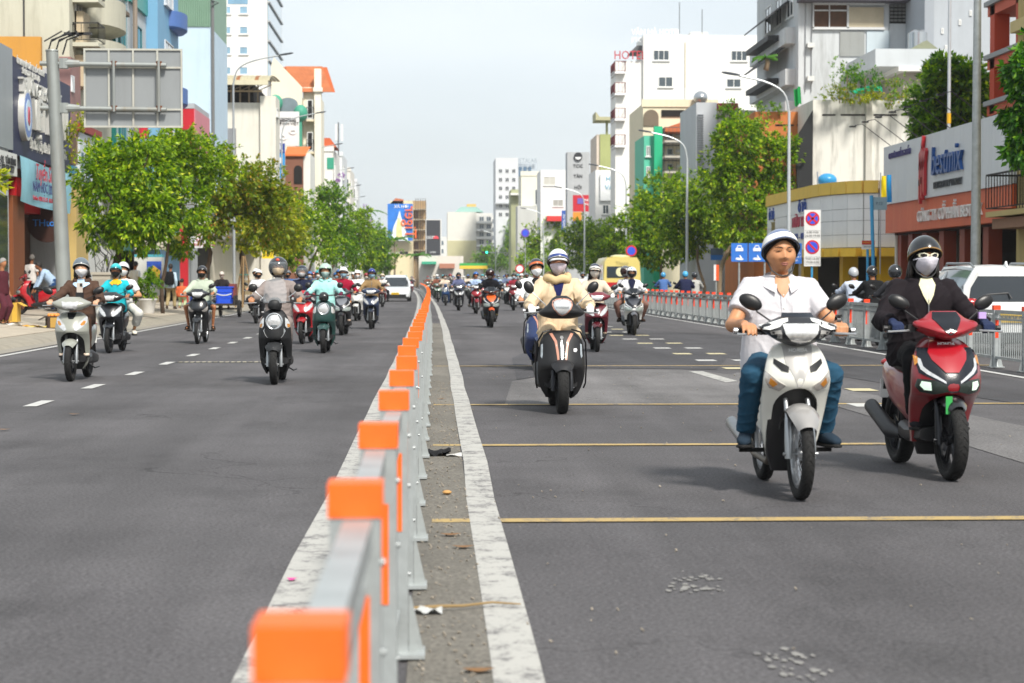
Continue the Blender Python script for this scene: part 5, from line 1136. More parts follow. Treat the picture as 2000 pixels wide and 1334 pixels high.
# --- grey tower sign
B = cbuild('sign_tower', 'grey tower sign with black round logo above red board', 1108, 1152, 297, 222, 3, wall('#a9acae', .2)); c = wp(1129, 306, 222); B.p(MB().prism([(c.x+.48*math.cos(R(a)), c.z+.48*math.sin(R(a))) for a in range(0, 360, 20)], 'y', 221.8, 222), 'round_logo', mat('#26272c', .5)); B.p(MB().prism([(c.x+.36*math.cos(R(a)), c.z-.05+.3*math.sin(R(a))) for a in range(180, 361, 20)], 'y', 221.76, 221.82), 'logo_mark', mat('#d5d7d8', .5)); dm = mat('#26272c', .5)
for t_, py in (('TCIC', 324), ('TÂN', 344), ('HỘI', 366)): B.txt(t_, dm, (c.x, 221.95, zpy(py, 222)), .5, CTX, .03)
p, q = wp(1119, 413, 216), wp(1162, 381, 216); R_ = Bd('sign_board', 'red board with white lettering below the tower sign', p, 'sign'); R_.box('board', mat('#b81a2e', .5), p.x, q.x, 216, 216.25, p.z, q.z); R_.txt('NHÀ', mat('#f0f0f0', .5), (wp(1150, 0, 216).x, 215.96, zpy(391, 216)), .42, CTX, .02); R_.txt('PHÂN', mat('#f0f0f0', .5), (wp(1150, 0, 216).x, 215.96, zpy(399, 216)), .42, CTX, .02); R_.box('emblem', mat('#6a5aa8', .5), wp(1128, 0, 216).x, wp(1140, 0, 216).x, 215.95, 216, zpy(398, 216), zpy(387, 216)); R_.box('post', metal(), wp(1138, 0, 216).x, wp(1141, 0, 216).x, 216.3, 216.5, 0, p.z+.5)
p, q = wp(1119, 432, 215), wp(1136, 414, 215); R_ = Bd('sign_board', 'small orange and purple board under the red board', p, 'sign'); R_.box('board', mat('#d98a2a', .5), p.x, q.x, 215, 215.2, p.z, q.z); R_.box('border', mat('#4a4a8e', .5), p.x-.12, q.x+.12, 215.05, 215.25, p.z-.5, p.z)
# --- further white blocks
B = cbuild('building', 'white block with two blank shutters and red band', 1056, 1109, 332, 252, 9, wall('#e0e0de', .08)); cwin(B, 1062, 1085, 345, 362, pm=mat('#b9b7ae', .7)); cwin(B, 1080, 1100, 390, 403, pm=mat('#9a9a94', .7)); p, q = wp(1068, 432, 251), wp(1100, 422, 251); B.box('red_band', mat('#c8302c', .6), p.x, q.x, 250.5, 252, p.z, q.z); p, q = wp(1097, 452, 248), wp(1107, 411, 248); B.box('vertical_sign', mat('#214fa0', .5), p.x, q.x, 248, 248.3, p.z, q.z); B.txt('tour.vn', mat('#e8ecf2', .5), ((p.x+q.x)/2, 247.95, (p.z+q.z)/2), .6, (0, -math.pi/2, -math.pi/2), .02)
B = cbuild('building', 'cream block with roof terrace beside the white block', 1018, 1056, 340, 275, 9, wall('#d8d6c6', .1), .4); B.box('lower_wing', wall('#b9bab6', .1), wp(1008, 0, 275).x, wp(1044, 0, 275).x, 270, 276, 0, zpy(402, 270)); cwin(B, 1045, 1053, 370, 400)
B = cbuild('building', 'narrow olive-sided block with white cornice', 998, 1019, 370, 292, 8, wall('#9a9d7c', .1)); B.box('cornice', WHT, wp(997, 0, 291).x, wp(1019, 0, 291).x, 290.8, 292, zpy(381, 291), zpy(377, 291))
B = cbuild('office_tower', 'tall white office tower with grid of dark windows', 968, 1012, 308, 395, 16, wall('#c9cccf', .06))
for i in range(3):
    for j in range(6): p = wp(974+i*13, 338+j*17, 395); B.win('y', 395, p.x, wp(981+i*13, 0, 395).x, p.z, zpy(330+j*17, 395), mull=1, sill=False, pm=glass('#2d3640'))
B.txt('METALAB', mat('#8e99a2', .5), (wp(1028, 0, 395).x, 396, zpy(314, 396)), 1.3, CTX, .05, .8); B.box('wing', wall('#b5bfc8', .05), wp(1012, 0, 395).x, wp(1050, 0, 395).x, 397, 410, 0, zpy(318, 397)); B.box('ledge', GRY, wp(966, 0, 395).x, wp(1012, 0, 395).x, 394, 395, zpy(399, 395), zpy(396, 395))
for k in range(3): B.box('glass_strip', glass('#4a6a86'), wp(1014+k*9, 0, 396).x, wp(1020+k*9, 0, 396).x, 396.8, 397, 18, zpy(326, 397))
B = cbuild('apartment_house', 'pale apartment block closing the end of the street', 874, 930, 414, 420, 20, wall('#d5d3ca', .08)); a, b = wp(930, 0, 420), wp(962, 0, 420); B.box('front_wing', wall('#dbdad5', .06), a.x, b.x, 421, 440, 0, zpy(416, 420))
for j in range(5):
    for i in range(2): p = wp(936+i*14, 432+j*15, 421); B.win('y', 421, p.x, wp(945+i*14, 0, 421).x, p.z, zpy(423+j*15, 421), pm=glass('#53606a'), sill=False)
    B.box('balcony', WHT, a.x, b.x, 419.6, 421, zpy(435+j*15, 421)-.2, zpy(433+j*15, 421))
B.box('olive_base', wall('#bdb892', .1), wp(873, 0, 420).x, a.x, 419.8, 420, 0, zpy(470, 420)); B.box('roof_room', mat('#d0a860', .7), wp(912, 0, 422).x, wp(930, 0, 422).x, 424, 428, zpy(414, 422), zpy(398, 422)); B.p(MB().prism([(wp(888, 0, 422).x, zpy(414, 422)), (wp(944, 0, 422).x, zpy(414, 422)), (wp(930, 0, 422).x, zpy(404, 422)), (wp(900, 0, 422).x, zpy(404, 422))], 'y', 422, 430), 'tin_roof', mat('#8fb5ad', .6))
st = Bd('petrol_station', 'petrol station canopy striped green and yellow far down the road', wp(925, 520, 300), 'canopy'); 
for c_, a_, b_ in (('#3aa34e', 514, 519), ('#e8c23a', 519, 525)): p, q = wp(898, b_, 300), wp(952, a_, 300); st.box('fascia_stripe', mat(c_, .5), p.x, q.x, 300, 306, p.z, q.z)
st.box('post', WHT, wp(905, 0, 301).x, wp(909, 0, 301).x, 301, 301.4, 0, wp(925, 524, 300).z); st.box('post', WHT, wp(940, 0, 301).x, wp(944, 0, 301).x, 301, 301.4, 0, wp(925, 524, 300).z)
B = cbuild('shop_building', 'row of low shops with green and orange awnings at the street end', 818, 905, 500, 330, 8, wall('#c9c5bd', .1)); p, q = wp(824, 516, 328), wp(852, 511, 328); B.box('green_awning', mat('#2f9f7c', .6), p.x, q.x, 326, 330, p.z, q.z); p, q = wp(858, 524, 326), wp(888, 515, 326); B.box('orange_awning', mat('#a8705a', .7), p.x, q.x, 324, 329.9, p.z, q.z)
# ================= end of street, left of centre
bb_ = Bd('billboard_building', 'building with blue advertising billboard at the street end', wp(790, 500, 345)); p, q = wp(762, 500, 345), wp(806, 392, 345); bb_.box('wall', wall('#d8c9a4', .15), p.x, q.x, 346, 356, 0, q.z); bb_.p(MB().prism([(wp(760, 0, 346).x, q.z-.6), (wp(787, 0, 346).x, q.z-.6), (wp(787, 0, 346).x, q.z+.3), (wp(772, 0, 346).x, q.z+.5)], 'y', 346, 352), 'roof', mat('#b56a48', .8))
p, q = wp(757, 470, 344), wp(806, 398, 344); bo = bb_.p(MB().bb(p.x, q.x, 344.2, 344.6, p.z, q.z), 'billboard', mat('#1d6ec4', .5, 0, .35, .35, world=True))
cx = (p.x+q.x)/2-.2; hh = q.z-p.z
bb_.p(MB().prism([(cx-1.5, p.z), (cx+1.6, p.z), (cx+.9, p.z+hh*.45), (cx+.45, p.z+hh*.6), (cx+.1, p.z+hh*.82), (cx-.3, p.z+hh*.6), (cx-.9, p.z+hh*.4)], 'y', 344.1, 344.22), 'print_cloud', mat('#dfe9f0', .6, 0, .1, 1, world=True), bo); bb_.p(MB().prism([(cx-.55, p.z+.2), (cx+.6, p.z+.2), (cx+.5, p.z+hh*.4), (cx+.1, p.z+hh*.62), (cx-.2, p.z+hh*.62), (cx-.5, p.z+hh*.35)], 'y', 344.02, 344.12), 'print_bottle', mat('#e6cf92', .5, 0, .2, 1.2, world=True), bo)
bb_.txt('Tiger', mat('#e0641e', .5), (wp(800, 0, 344).x, 343.9, (p.z+q.z)/2), 3.0, (0, -math.pi/2, -math.pi/2), .06, .9); bb_.txt('XẢ HƠI', mat('#f2f5f8', .5), (wp(783, 0, 344).x, 344.1, zpy(404, 344)), .75, CTX, .03)
B = cbuild('building', 'unfinished brown tower in scaffolding behind the billboard', 796, 832, 392, 362, 10, wall('#a58a66', .3))
for k in range(5):
    z = zpy(408+k*20, 361); B.box('floor_slab', wall('#b9ab92', .2), B.x0, B.x1, 360.4, 362, z-.2, z); B.box('opening', mat('#5a3a2c', .8), B.x0+1.2, B.x0+2.0, 361.9, 362.05, z-1.7, z-.4)
for k in range(5): x = B.x0+(B.x1-B.x0)*(.45+.13*k); B.p(MB().tube([(x, 360.2, 0), (x, 360.2, B.z1+.4)], .06, 5), 'scaffold_pole', metal('#6e675e', .6))
bk_ = Bd('billboard', 'tall black billboard with red and white mark', wp(846, 498, 340), 'billboard'); p, q = wp(833, 498, 340), wp(860, 430, 340); bk_.box('board', mat('#2c2e34', .5), p.x, q.x, 340, 340.6, p.z, q.z); bk_.box('frame', mat('#c9c9c6', .6), p.x-.15, q.x+.2, 340.1, 340.8, p.z-.3, q.z+.15); bk_.box('post', metal(), (p.x+q.x)/2-.2, (p.x+q.x)/2+.2, 340.8, 341.2, 0, p.z); bk_.p(MB().prism([(q.x-.75+.5*math.cos(R(a)), (p.z+q.z)/2-.2+.5*math.sin(R(a))) for a in range(0, 181, 20)], 'y', 339.9, 340), 'red_mark', mat('#d23a46', .5)); bk_.txt('GS25', mat('#eceef0', .5), (p.x+.75, 339.95, (p.z+q.z)/2), .7, CTX, .03); bk_.txt('OPEN', mat('#dfe2e4', .5), (p.x+1.1, 339.95, p.z+.45), .4, CTX, .03)
for a, b, py, Y, col in ((700, 762, 470, 360, '#c9c4ba'), (820, 876, 462, 480, '#cfd0cd'), (860, 900, 470, 520, '#d6d6d2'), (905, 975, 450, 560, '#cfd2d2'), (955, 1000, 420, 470, '#dcdcd8')): 
    B = cbuild('building', {470: 'pale low block behind the left trees', 462: 'far pale block behind the black billboard', 450: 'far grey block behind the apartment block', 420: 'white block left of the office tower'}[py] if Y != 520 else 'far white block beside the apartment block', a, b, py, Y, 15, wall(col, .06))
    for i in range(4):
        for j in range(3): u = a+4+(b-a-8)*i/4; cwin(B, u, u+(b-a)*.12, py+8+j*16, py+17+j*16, sill=False, mull=0, pm=glass('#5a6a74'))
# ================= left-hand side
XL = -12.5
def lz(py, px): return zpy(py, Yat(px, XL), px)
# --- grey panelled shop front at the left edge
B = Bd('shop_building', 'shop front clad in grey vertical panels at the left edge', (XL, 53, 0)); ya, yb = 44, Yat(28, XL); B.box('wall', GRY, XL-8, XL-.15, ya, yb, 0, lz(95, 28)-.1)
for k in range(8): a = ya+(yb-ya)*k/8; B.box('panel', mat('#8f959a', .45, .2, .06, 1, streak=.15, world=True, name='grey_panel'), XL-.15, XL, a+.01, a+(yb-ya)/8-.01, lz(300, 28)+.1, lz(95, 28)-.02)
B.box('sign_board', sheet('#d2d4d2'), XL-.1, XL+.12, 50, yb-.05, lz(345, 28), lz(302, 28)); dm = mat('#23252a', .5); B.txt('A.F - O.L  TÂN BÌNH', dm, (XL+.14, Yat(4, XL), lz(316, 14)), .30, LTX, .01); B.txt('ĐT: 020 039 0227', dm, (XL+.14, Yat(4, XL), lz(331, 14)), .30, LTX, .01)
for k in range(3): a = 49+k*3; B.box('door_frame', mat('#b9bdbf', .5), XL-.1, XL+.02, a, a+2.6, .15, 4.0); B.box('door_glass', glass('#39434a'), XL+.02, XL+.03, a+.15, a+2.45, .3, 3.8)
# --- school sign building
B = Bd('school_building', 'shop-house covered by the navy blue school sign', (XL, 62, 0)); ya, yb = yb+.02, Yat(140, XL); zt = lz(110, 30); zb = lz(302, 30)
B.box('wall', mat('#4a2a18', .8, 0, .1, 1, world=True), XL-8, XL-1.4, ya, yb, 0, zt-.2); B.box('upper_wall', GRY, XL-8, XL-.3, ya, yb, zb-.3, zt-.05); NV = mat('#1d2448', .55, 0, .06, .8, streak=.06, world=True, name='navy_panel')
nb_ = 6
for k in range(nb_): a = ya+(yb-ya)*k/nb_; B.box('sign_panel', NV, XL-.3, XL, a, a+(yb-ya)/nb_-.006, zb, zt)
sv = mat('#c9c9c4', .35, .3, .05, 3); Yq = lambda px: Yat(px, XL); c = (Yq(34)+Yq(140))/2
B.txt('ỦY BAN NHÂN DÂN TP. HỒ CHÍ MINH', sv, (XL+.03, Yq(62), lz(132, 62)), .26, LTX, .01, .9); B.txt('SỞ GIÁO DỤC VÀ ĐÀO TẠO', sv, (XL+.03, Yq(62), lz(147, 62)), .26, LTX, .01, .8); B.txt('TRƯỜNG THCS - THPT', sv, (XL+.08, Yq(78), lz(184, 78)), .62, LTX, .08, .95)
B.txt('VIỆT THANH', sv, (XL+.1, Yq(93), lz(238, 90)), 1.35, LTX, .09, .72); B.txt('Địa chỉ: 261 Cộng Hòa, P.13, Q.Tân Bình, Tp.HCM', sv, (XL+.03, Yq(96), lz(287, 96)-.02), .30, LTX, .01, .92); B.txt('Điện Thoại: (028) 3812.43.17 - Website: www.vietthanh', sv, (XL+.03, Yq(96), lz(300, 96)+.06), .28, LTX, .01, .92)
em = lambda r, m, d, nm: B.p(MB().prism([(Yq(46)+r*1.0*math.cos(R(a)), lz(225, 46)+r*1.25*math.sin(R(a))) for a in range(0, 360, 15)], 'x', XL, XL+d), nm, m, smooth=35)
em(.62, sv, .18, 'emblem_rim'); em(.54, mat('#5a78b8', .4), .19, 'emblem_disc'); em(.38, mat('#b9cfe2', .4), .20, 'emblem_centre'); B.p(MB().prism([(Yq(46)-.14, lz(225, 46)-.2), (Yq(46)+.0, lz(225, 46)-.32), (Yq(46)+.14, lz(225, 46)-.2), (Yq(46)+.1, lz(225, 46)+.25), (Yq(46), lz(225, 46)+.05), (Yq(46)-.1, lz(225, 46)+.25)], 'x', XL+.2, XL+.22), 'emblem_mark', mat('#a83a4a', .5))
bn = Bd('banner', 'light blue enrolment banner hung below the navy sign', (XL+.15, ya, zb-1.3), 'banner'); yb2 = Yq(128); bm = mat('#8fc6d8', .6, 0, .22, .9, world=True)
bn.p(MB().grid(lambda u, v: (XL+.16+.04*math.sin(u*7+v*3), ya+.15+(yb2-ya)*u, zb-.02-1.35*v-.12*u-.05*math.sin(math.pi*u)), 20, 8), 'cloth', bm, smooth='all'); rd = mat('#a8283c', .6); bn.txt('Tuyển Sinh', rd, (XL+.26, 61.9, zb-.42), .72, LTX, .006, .95, .25); bn.txt('NĂM HỌC 2026 - 2027', mat('#2b2f6a', .6), (XL+.26, 62.3, zb-.88), .44, LTX, .006, 1.1); bn.txt('Hotline: 0938.123.113 - 08.78.78', rd, (XL+.26, 61.6, zb-1.22), .2, LTX, .006, 1.25)
B.box('pillar', mat('#7a431f', .6, 0, .08, 1, world=True), XL-.5, XL-.05, ya+.1, Yq(52), .15, zb-1.2); B.box('red_fascia', mat('#b5121a', .5, 0, .05, 1, world=True), XL-.7, XL-.25, Yq(50), yb, lz(418, 90), lz(380, 90)+.4); B.box('red_door', mat('#7d1118', .5), XL-1.4, XL-1.3, Yq(88), Yq(112), .15, lz(418, 90)); B.box('shutter', mat('#77706a', .6, .3), XL-1.4, XL-1.32, Yq(53), Yq(66), .15, lz(418, 70)); B.box('glass_door', glass('#3b4246'), XL-1.4, XL-1.3, Yq(68), Yq(86), .15, lz(418, 90))
rs = Bd('round_sign', 'round brown hanging sign with blue and orange lettering', (XL, Yq(92), lz(440, 92)), 'sign'); cy_, cz = Yq(95), lz(436, 95); rs.p(MB().prism([(XL-.05+.62*math.cos(R(a)), cz+.62*math.sin(R(a))) for a in range(0, 360, 15)], 'y', cy_, cy_+.12), 'disc', mat('#3a2018', .5), smooth=35); rs.txt('THtour', mat('#3d8fe8', .4), (XL+.0, cy_-.02, cz), .32, CTX, .01); rs.p(MB().bb(XL-.6, XL-.05, cy_+.02, cy_+.08, cz+.55, cz+.6), 'bracket', metal('#333', .5))
# --- ochre panel box with mauve flank behind the school sign
zt3 = lz(80, 83); Y3 = Yat(140, XL)+.1; B = Bd('shop_building', 'building with orange end panel and mauve flank above the school sign', (XL, Y3, 0)); x83 = wp(83, 80, Y3).x
B.box('wall', GRY, XL-9, XL-.4, Y3, Yat(196, XL), 0, zt3-.3); B.box('end_panel', mat('#b8822e', .6, 0, .06, .8, streak=.2, world=True), x83-7, x83, Y3-.3, Y3-.05, zpy(300, Y3), zpy(78, Y3)); B.box('flank_panel', mat('#8f6a66', .6, 0, .05, .8, streak=.2, world=True), XL-.4, XL, Y3, Yat(160, XL), lz(270, 150), lz(110, 140)); B.box('sign_strip', mat('#e6e8ea', .5), XL, XL+.05, Yat(141, XL), Yat(146, XL), lz(180, 143), lz(148, 143)); B.box('brown_board', mat('#5c3a18', .5), XL-.4, XL-.02, Yat(142, XL), Yat(152, XL), lz(322, 145), lz(248, 145)); B.box('blue_board', mat('#2f7d9e', .5), XL-.4, XL+.02, Yat(142, XL), Yat(152, XL), lz(340, 145), lz(324, 145))
B.box('figure_mural', sheet('#c6cdd2'), XL-.35, XL+.05, Yat(155, XL), Yat(190, XL), lz(365, 165), lz(262, 165)); 
for k in range(5): y = Yat(158, XL)+k*1.25; B.box('mural_figure', mat('#4a6a78', .7), XL+.05, XL+.07, y, y+.35, lz(360, 165), lz(300-6*(k % 2), 165))
B.box('red_beam', mat('#8e2b22', .6), XL-.35, XL+.15, Yat(153, XL), Yat(193, XL), lz(262, 170), lz(248, 170)); B.box('beige_pillar', wall('#bda468', .2), XL-.3, XL+.05, Yat(147, XL), Yat(170, XL), .15, lz(365, 160)); B.box('pale_wall', wall('#c9cbc9', .2), XL-.4, XL+.02, Yat(172, XL), Yat(196, XL), .15, lz(368, 180))
for k in range(3): x0 = wp(92+k*15, 75, Y3-1); B.p(MB().tube([(x0.x, Y3-1, x0.z-.55), (x0.x+.15, Y3-1, x0.z-.05), (x0.x+.75, Y3-1.1, x0.z+.15)], .03, 6).tube([(x0.x-.1, Y3-1, x0.z-.1), (x0.x+.5, Y3-1, x0.z+.25)], .025, 6).box((x0.x+.8, Y3-1.1, x0.z+.15), (.4, .2, .08)), 'floodlight', plastic('#1d1d1f'))
# --- tall cream building with round balconies
Y4 = Yat(150, XL); B = Bd('apartment_house', 'tall stained cream building with curved balconies top left', (XL-4, Y4, 0)); CR = wall('#b9b7a6', .45, '#6b6650'); x4 = wp(135, 0, Y4).x; B.box('wall', CR, x4-12, x4, Y4, Yat(230, x4), 0, 22); 
p = wp(47, 0, Y4); B.p(MB().tube([(p.x, Y4-.05, 8), (p.x, Y4-.05, 20)], .03, 5), 'cable', plastic('#26262a'))
for py in (-20, 58, 140):
    z = zpy(py+12, Y4+4, 170); B.p(MB().lz([(z, x4+.1, Y4+4.5, .5, 1.2), (z+.25, x4+.2, Y4+4.5, 1.0, 2.2), (z+1.25, x4+.2, Y4+4.5, 1.0, 2.2)], 22), 'balcony', CR, smooth=35)
    B.balcony(x4, x4+.9, Y4+.6, Y4+2.0, z+.9, CR, metal('#4a4a46', .6), .7)
    B.win('x', x4, Y4+6.8, Y4+8.6, z-.3, z+1.3, out=1, mull=3, fm=mat('#8d8d88', .5)); B.win('x', x4, Y4+1, Y4+2.2, z+1.2, z+2.6, out=1)
    B.box('louvre', mat('#b9a98e', .7), x4, x4+.3, Y4+1.0, Y4+2.4, z-.6, z+.5); B.box('canopy', mat('#6b5a48', .7), x4, x4+.7, Y4+6.6, Y4+9, z+1.35, z+1.5)
# --- glass, white and blue narrow fronts
ya = Yat(230, XL)
for nm, lab, pa, pb, m, top in (('building', 'narrow teal glass front among the left facades', 229, 252, mat('#1f6f6a', .15, .2, .25, .5, world=True), 26), ('building', 'narrow pale panelled front beside the teal glass', 252, 288, wall('#b5bcc0', .15), 26), ('building', 'narrow bright blue house with curved balconies', 288, 330, mat('#6d9fc0', .6, 0, .06, .7, streak=.08, world=True), 25)):
    a, b = Yat(pa, XL), Yat(pb, XL); B = Bd(nm, lab, (XL, a, 0)); B.box('wall', m, XL-7, XL+(.5 if 'blue' in lab else 0), a+.05, b, 0, top)
    for j in range(6):
        z = 3.4+j*3.4; B.win('x', XL+(.5 if 'blue' in lab else 0), a+(b-a)*.3, a+(b-a)*.7, z, z+1.8, out=1, fm=mat('#2f6f78' if 'teal' in lab else '#c9cdd0', .5))
        if 'blue' in lab: B.p(MB().lz([(z-.9, XL+.5, b-1.6, .45, 1.5), (z-.8, XL+.5, b-1.6, .6, 1.6), (z-.1, XL+.5, b-1.6, .6, 1.6)], 20), 'balcony', mat('#4a6ba6', .6), smooth=35); 
        else: B.box('spandrel', mat('#2d8f86', .4) if 'teal' in lab else wall('#cfd3d5', .1), XL, XL+.12, a+.2, b-.2, z-.9, z-.2)
    if 'pale' in lab: B.p(MB().tube([(XL+.25, a+.4, 0), (XL+.25, a+.4, 26)], .1, 8), 'drain_pipe', plastic('#8a7d70'))
# --- pale blue wall with green corrugated top
Y6 = 112; B = cbuild('building', 'pale blue side wall topped by green corrugated sheeting', 331, 411, 52, Y6, 9, wall('#b9cddc', .1)); p, q = wp(331, 52, Y6), wp(410, -70, Y6); n = 22
for k in range(n): a = p.x+(q.x-p.x)*k/n; B.p(MB().prism([(a, 0), (a+.06, -.07), (a+(q.x-p.x)/n-.06, -.07), (a+(q.x-p.x)/n, 0)], 'z', p.z, q.z), 'corrugation', mat('#7d9c88', .6, 0, .06, 1, world=True)).location = Vector((0, Y6-.02, 0))-B.b
B.box('back', mat('#7d9c88', .6), p.x, q.x, Y6, Y6+8.8, p.z, q.z); B.p(MB().tube([(q.x+.15, Y6-.1, 0), (q.x+.15, Y6-.1, 22)], .09, 8), 'drain_pipe', plastic('#6b6c6c')); B.p(MB().tube([(q.x+.1, Y6-.2, zpy(4, Y6)), (q.x+.5, Y6-.25, zpy(10, Y6)), (q.x+.1, Y6-.2, zpy(16, Y6))], .06, 8), 'gutter', plastic('#55615c'))
# --- white office tower
Y7 = 185; B = cbuild('office_tower', 'white office tower with square blue windows top left', 440, 521, -80, Y7, 18, wall('#dad9d5', .08)); B.box('side_tower', wall('#e0e0de', .06), wp(411, 0, Y7).x, wp(441, 0, Y7).x, Y7-.8, Y7+16, 0, B.z1)
for j in range(5):
    py = 12+j*39.5
    cwin(B, 442, 451, py, py+15, mull=0, pm=glass('#7fa3ba')); cwin(B, 468, 484, py, py+15, mull=0, pm=glass('#7fa3ba')); 
p, q = wp(445, 8, Y7), wp(484, -6, Y7); B.box('window_band', glass('#6f95b0'), p.x, q.x, Y7-.03, Y7, p.z, q.z)
for j in range(8): z = zpy(150-j*38, Y7); B.box('glass_strip', glass('#86a9bd'), B.x1, B.x1+.06, Y7+1, Y7+17, z-.2, z+1.7); B.box('strip_sill', GRY, B.x1, B.x1+.2, Y7+.8, Y7+17.2, z-.35, z-.2)
# --- white hall with rusty barrel roof
Y8 = 128; B = cbuild('hall', 'white hall with rusty barrel-vaulted tin roof', 356, 512, 200, Y8, 14, wall('#d2cfc4', .25)); x0, x1 = B.x0, B.x1; z0_ = zpy(163, Y8); z1_ = zpy(138, Y8)
rf = mat('#b0a98c', .6, .2, .1, 1.2, streak=.5, dirt='#8a4a22', world=True, name='rusty_tin'); prof = [(x0-.5, 0)]
for k in range(24):
    a, b = x0+(x1-x0+.6)*k/24, x0+(x1-x0+.6)*(k+1)/24-.012
    B.p(MB().grid(lambda u, v: (a+(b-a)*u, Y8-1.2+9*(1-math.cos(math.pi/2*v)), z0_+(z1_-z0_)*math.sin(math.pi/2*v)+.02*math.sin(u*12)), 3, 8), 'roof_sheet', rf if k % 5 else mat('#8a5a34', .7, .1, .15, 2, world=True), smooth='all')
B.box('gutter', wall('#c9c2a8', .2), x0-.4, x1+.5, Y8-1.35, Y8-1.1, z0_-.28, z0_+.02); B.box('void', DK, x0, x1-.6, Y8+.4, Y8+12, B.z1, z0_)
for k in range(9): x = x0+.3+(x1-x0)*k/9; B.p(MB().bb(x-.05, x+.05, Y8-.05, Y8+.05, B.z1, z0_-.1).tube([(x, Y8, z0_-.55), (x+.9, Y8, z0_-.15)], .035, 5), 'truss', mat('#7a6a54', .7, .1))
B.box('eave_beam', mat('#a08c6a', .7), x0, x1, Y8-.08, Y8+.08, z0_-.62, z0_-.52); cwin(B, 402, 432, 262, 292); p, q = wp(437, 300, Y8), wp(461, 251, Y8); B.box('grey_panel', mat('#7d8084', .7), p.x, q.x, Y8-.1, Y8-.01, p.z, q.z); B.box('tower', wall('#d6d2c6', .2), x1-.1, x1+.9, Y8-.3, Y8+3, 0, zpy(190, Y8)); B.win('x', x1+.9, Y8, Y8+1.4, zpy(228, Y8), zpy(212, Y8), out=1)
# --- red box front with pink flank
Y9 = 93; p, q = wp(353, 262, Y9), wp(379, 212, Y9); B = Bd('shop_building', 'shop with red box fascia above the left trees', (p.x, Y9, 0)); B.box('fascia', mat('#bf1f2c', .5, 0, .05, 1, world=True), p.x-2, q.x, Y9, Y9+6, p.z-.6, q.z); B.box('top_trim', GRY, p.x-2, q.x+.02, Y9-.02, Y9+6, q.z, q.z+.25); B.box('flank', mat('#c97a86', .6, 0, .05, 1, world=True), q.x, q.x+.05, Y9+.02, Y9+6, p.z-.6, q.z-.01); B.box('wall', GRY, p.x-6, q.x-.6, Y9+.3, Y9+6, 0, p.z-.6); B.box('stripe_board', mat('#b8405a', .5, 0, .1, 1, world=True), wp(200, 0, 84).x, wp(300, 0, 84).x-.3, 84, 84.3, zpy(272, 84), zpy(248, 84)); B.box('red_board', mat('#c21f34', .5), wp(257, 0, 83.6).x, wp(285, 0, 83.6).x, 83.6, 83.9, zpy(272, 84), zpy(248, 84))
# --- cream villa with orange roof, clinic board, signs
Y10 = 150; B = cbuild('villa', 'cream villa with orange tiled gable roof and pillared front', 530, 590, 190, Y10, 14, wall('#ddd5c0', .12)); g0 = wp(535, 112, Y10); g1 = wp(588, 170, Y10); B.p(MB().prism([(B.x0, B.z1), (B.x1, B.z1), (B.x1, g1.z), (g0.x, g0.z), (B.x0, zpy(130, Y10))], 'y', Y10, Y10+.4), 'gable', wall('#ddd5c0', .1)); ex = wp(618, 0, Y10).x
n = 9
for k in range(n):
    for j in range(6):
        a = g0.x+.6+(ex-g0.x-.4)*k/n; v0, v1 = j/6, (j+1)/6; za = g0.z-.3-(g0.z-g1.z)*v0; zb_ = g0.z-.3-(g0.z-g1.z)*v1
        B.p(MB().add([(a+.9*v0, Y10+3.4-3*v0, za), (a+(ex-g0.x)/n+.5*v0*0+.9*v0, Y10+3.4-3*v0, za), (a+(ex-g0.x)/n+.9*v1, Y10+3.30-3*v1, zb_-.04), (a+.9*v1, Y10+3.36-3*v1, zb_-.04)], [(0, 1, 2, 3)]), 'roof_tile', mat('#a8623a', .85, 0, .18, 1.5, world=True), fix=False)
B.p(MB().add([(g0.x+.3, Y10+3.5, g0.z-.35), (ex+.6, Y10+3.5, g0.z-.35), (ex+1.4, Y10+.4, g1.z-.35), (g0.x+1.2, Y10+.4, g1.z-.35)], [(0, 1, 2, 3)]), 'roof_deck', mat('#a8552a', .9)); B.box('front_block', wall('#e0dac8', .1), wp(590, 0, Y10).x, wp(612, 0, Y10).x, Y10+.8, Y10+14, 0, zpy(170, Y10)); B.box('pillar', wall('#e2dccb', .08), wp(613, 0, Y10).x, wp(626, 0, Y10).x, Y10+.2, Y10+1.2, 0, zpy(135, Y10)); B.box('capital', wall('#e2dccb', .05), wp(611, 0, Y10).x, wp(629, 0, Y10).x, Y10, Y10+1.4, zpy(180, Y10), zpy(172, Y10))
for py in (195, 258): cwin(B, 600, 611, py, py+36, mull=0, pm=DK); B.balcony(wp(598, 0, Y10).x, wp(612, 0, Y10).x, Y10-.3, Y10+.8, zpy(py+40, Y10), wall('#d5c9ad', .1))
ar = [(wp(562, 0, Y10).x+.75*math.cos(R(a)), zpy(205, Y10)+.5*math.sin(R(a))) for a in range(0, 181, 20)]; B.p(MB().prism(ar+[(ar[-1][0], zpy(222, Y10)), (ar[0][0], zpy(222, Y10))], 'y', Y10-.06, Y10+.02), 'arch_window', glass('#7c8890'))
GN = mat('#3c8f76', .6, 0, .08, 1, world=True)
for px, py in ((537, 200), (586, 220)): c = wp(px, py, Y10-1); B.p(MB().sph((c.x, Y10-.4, c.z), (.55, .6, .65), 16, 10), 'green_dome', GN, smooth='all')
B.box('green_pillar', GN, wp(581, 0, 149).x, wp(588, 0, 149).x, Y10-.6, Y10, 0, zpy(232, 149))
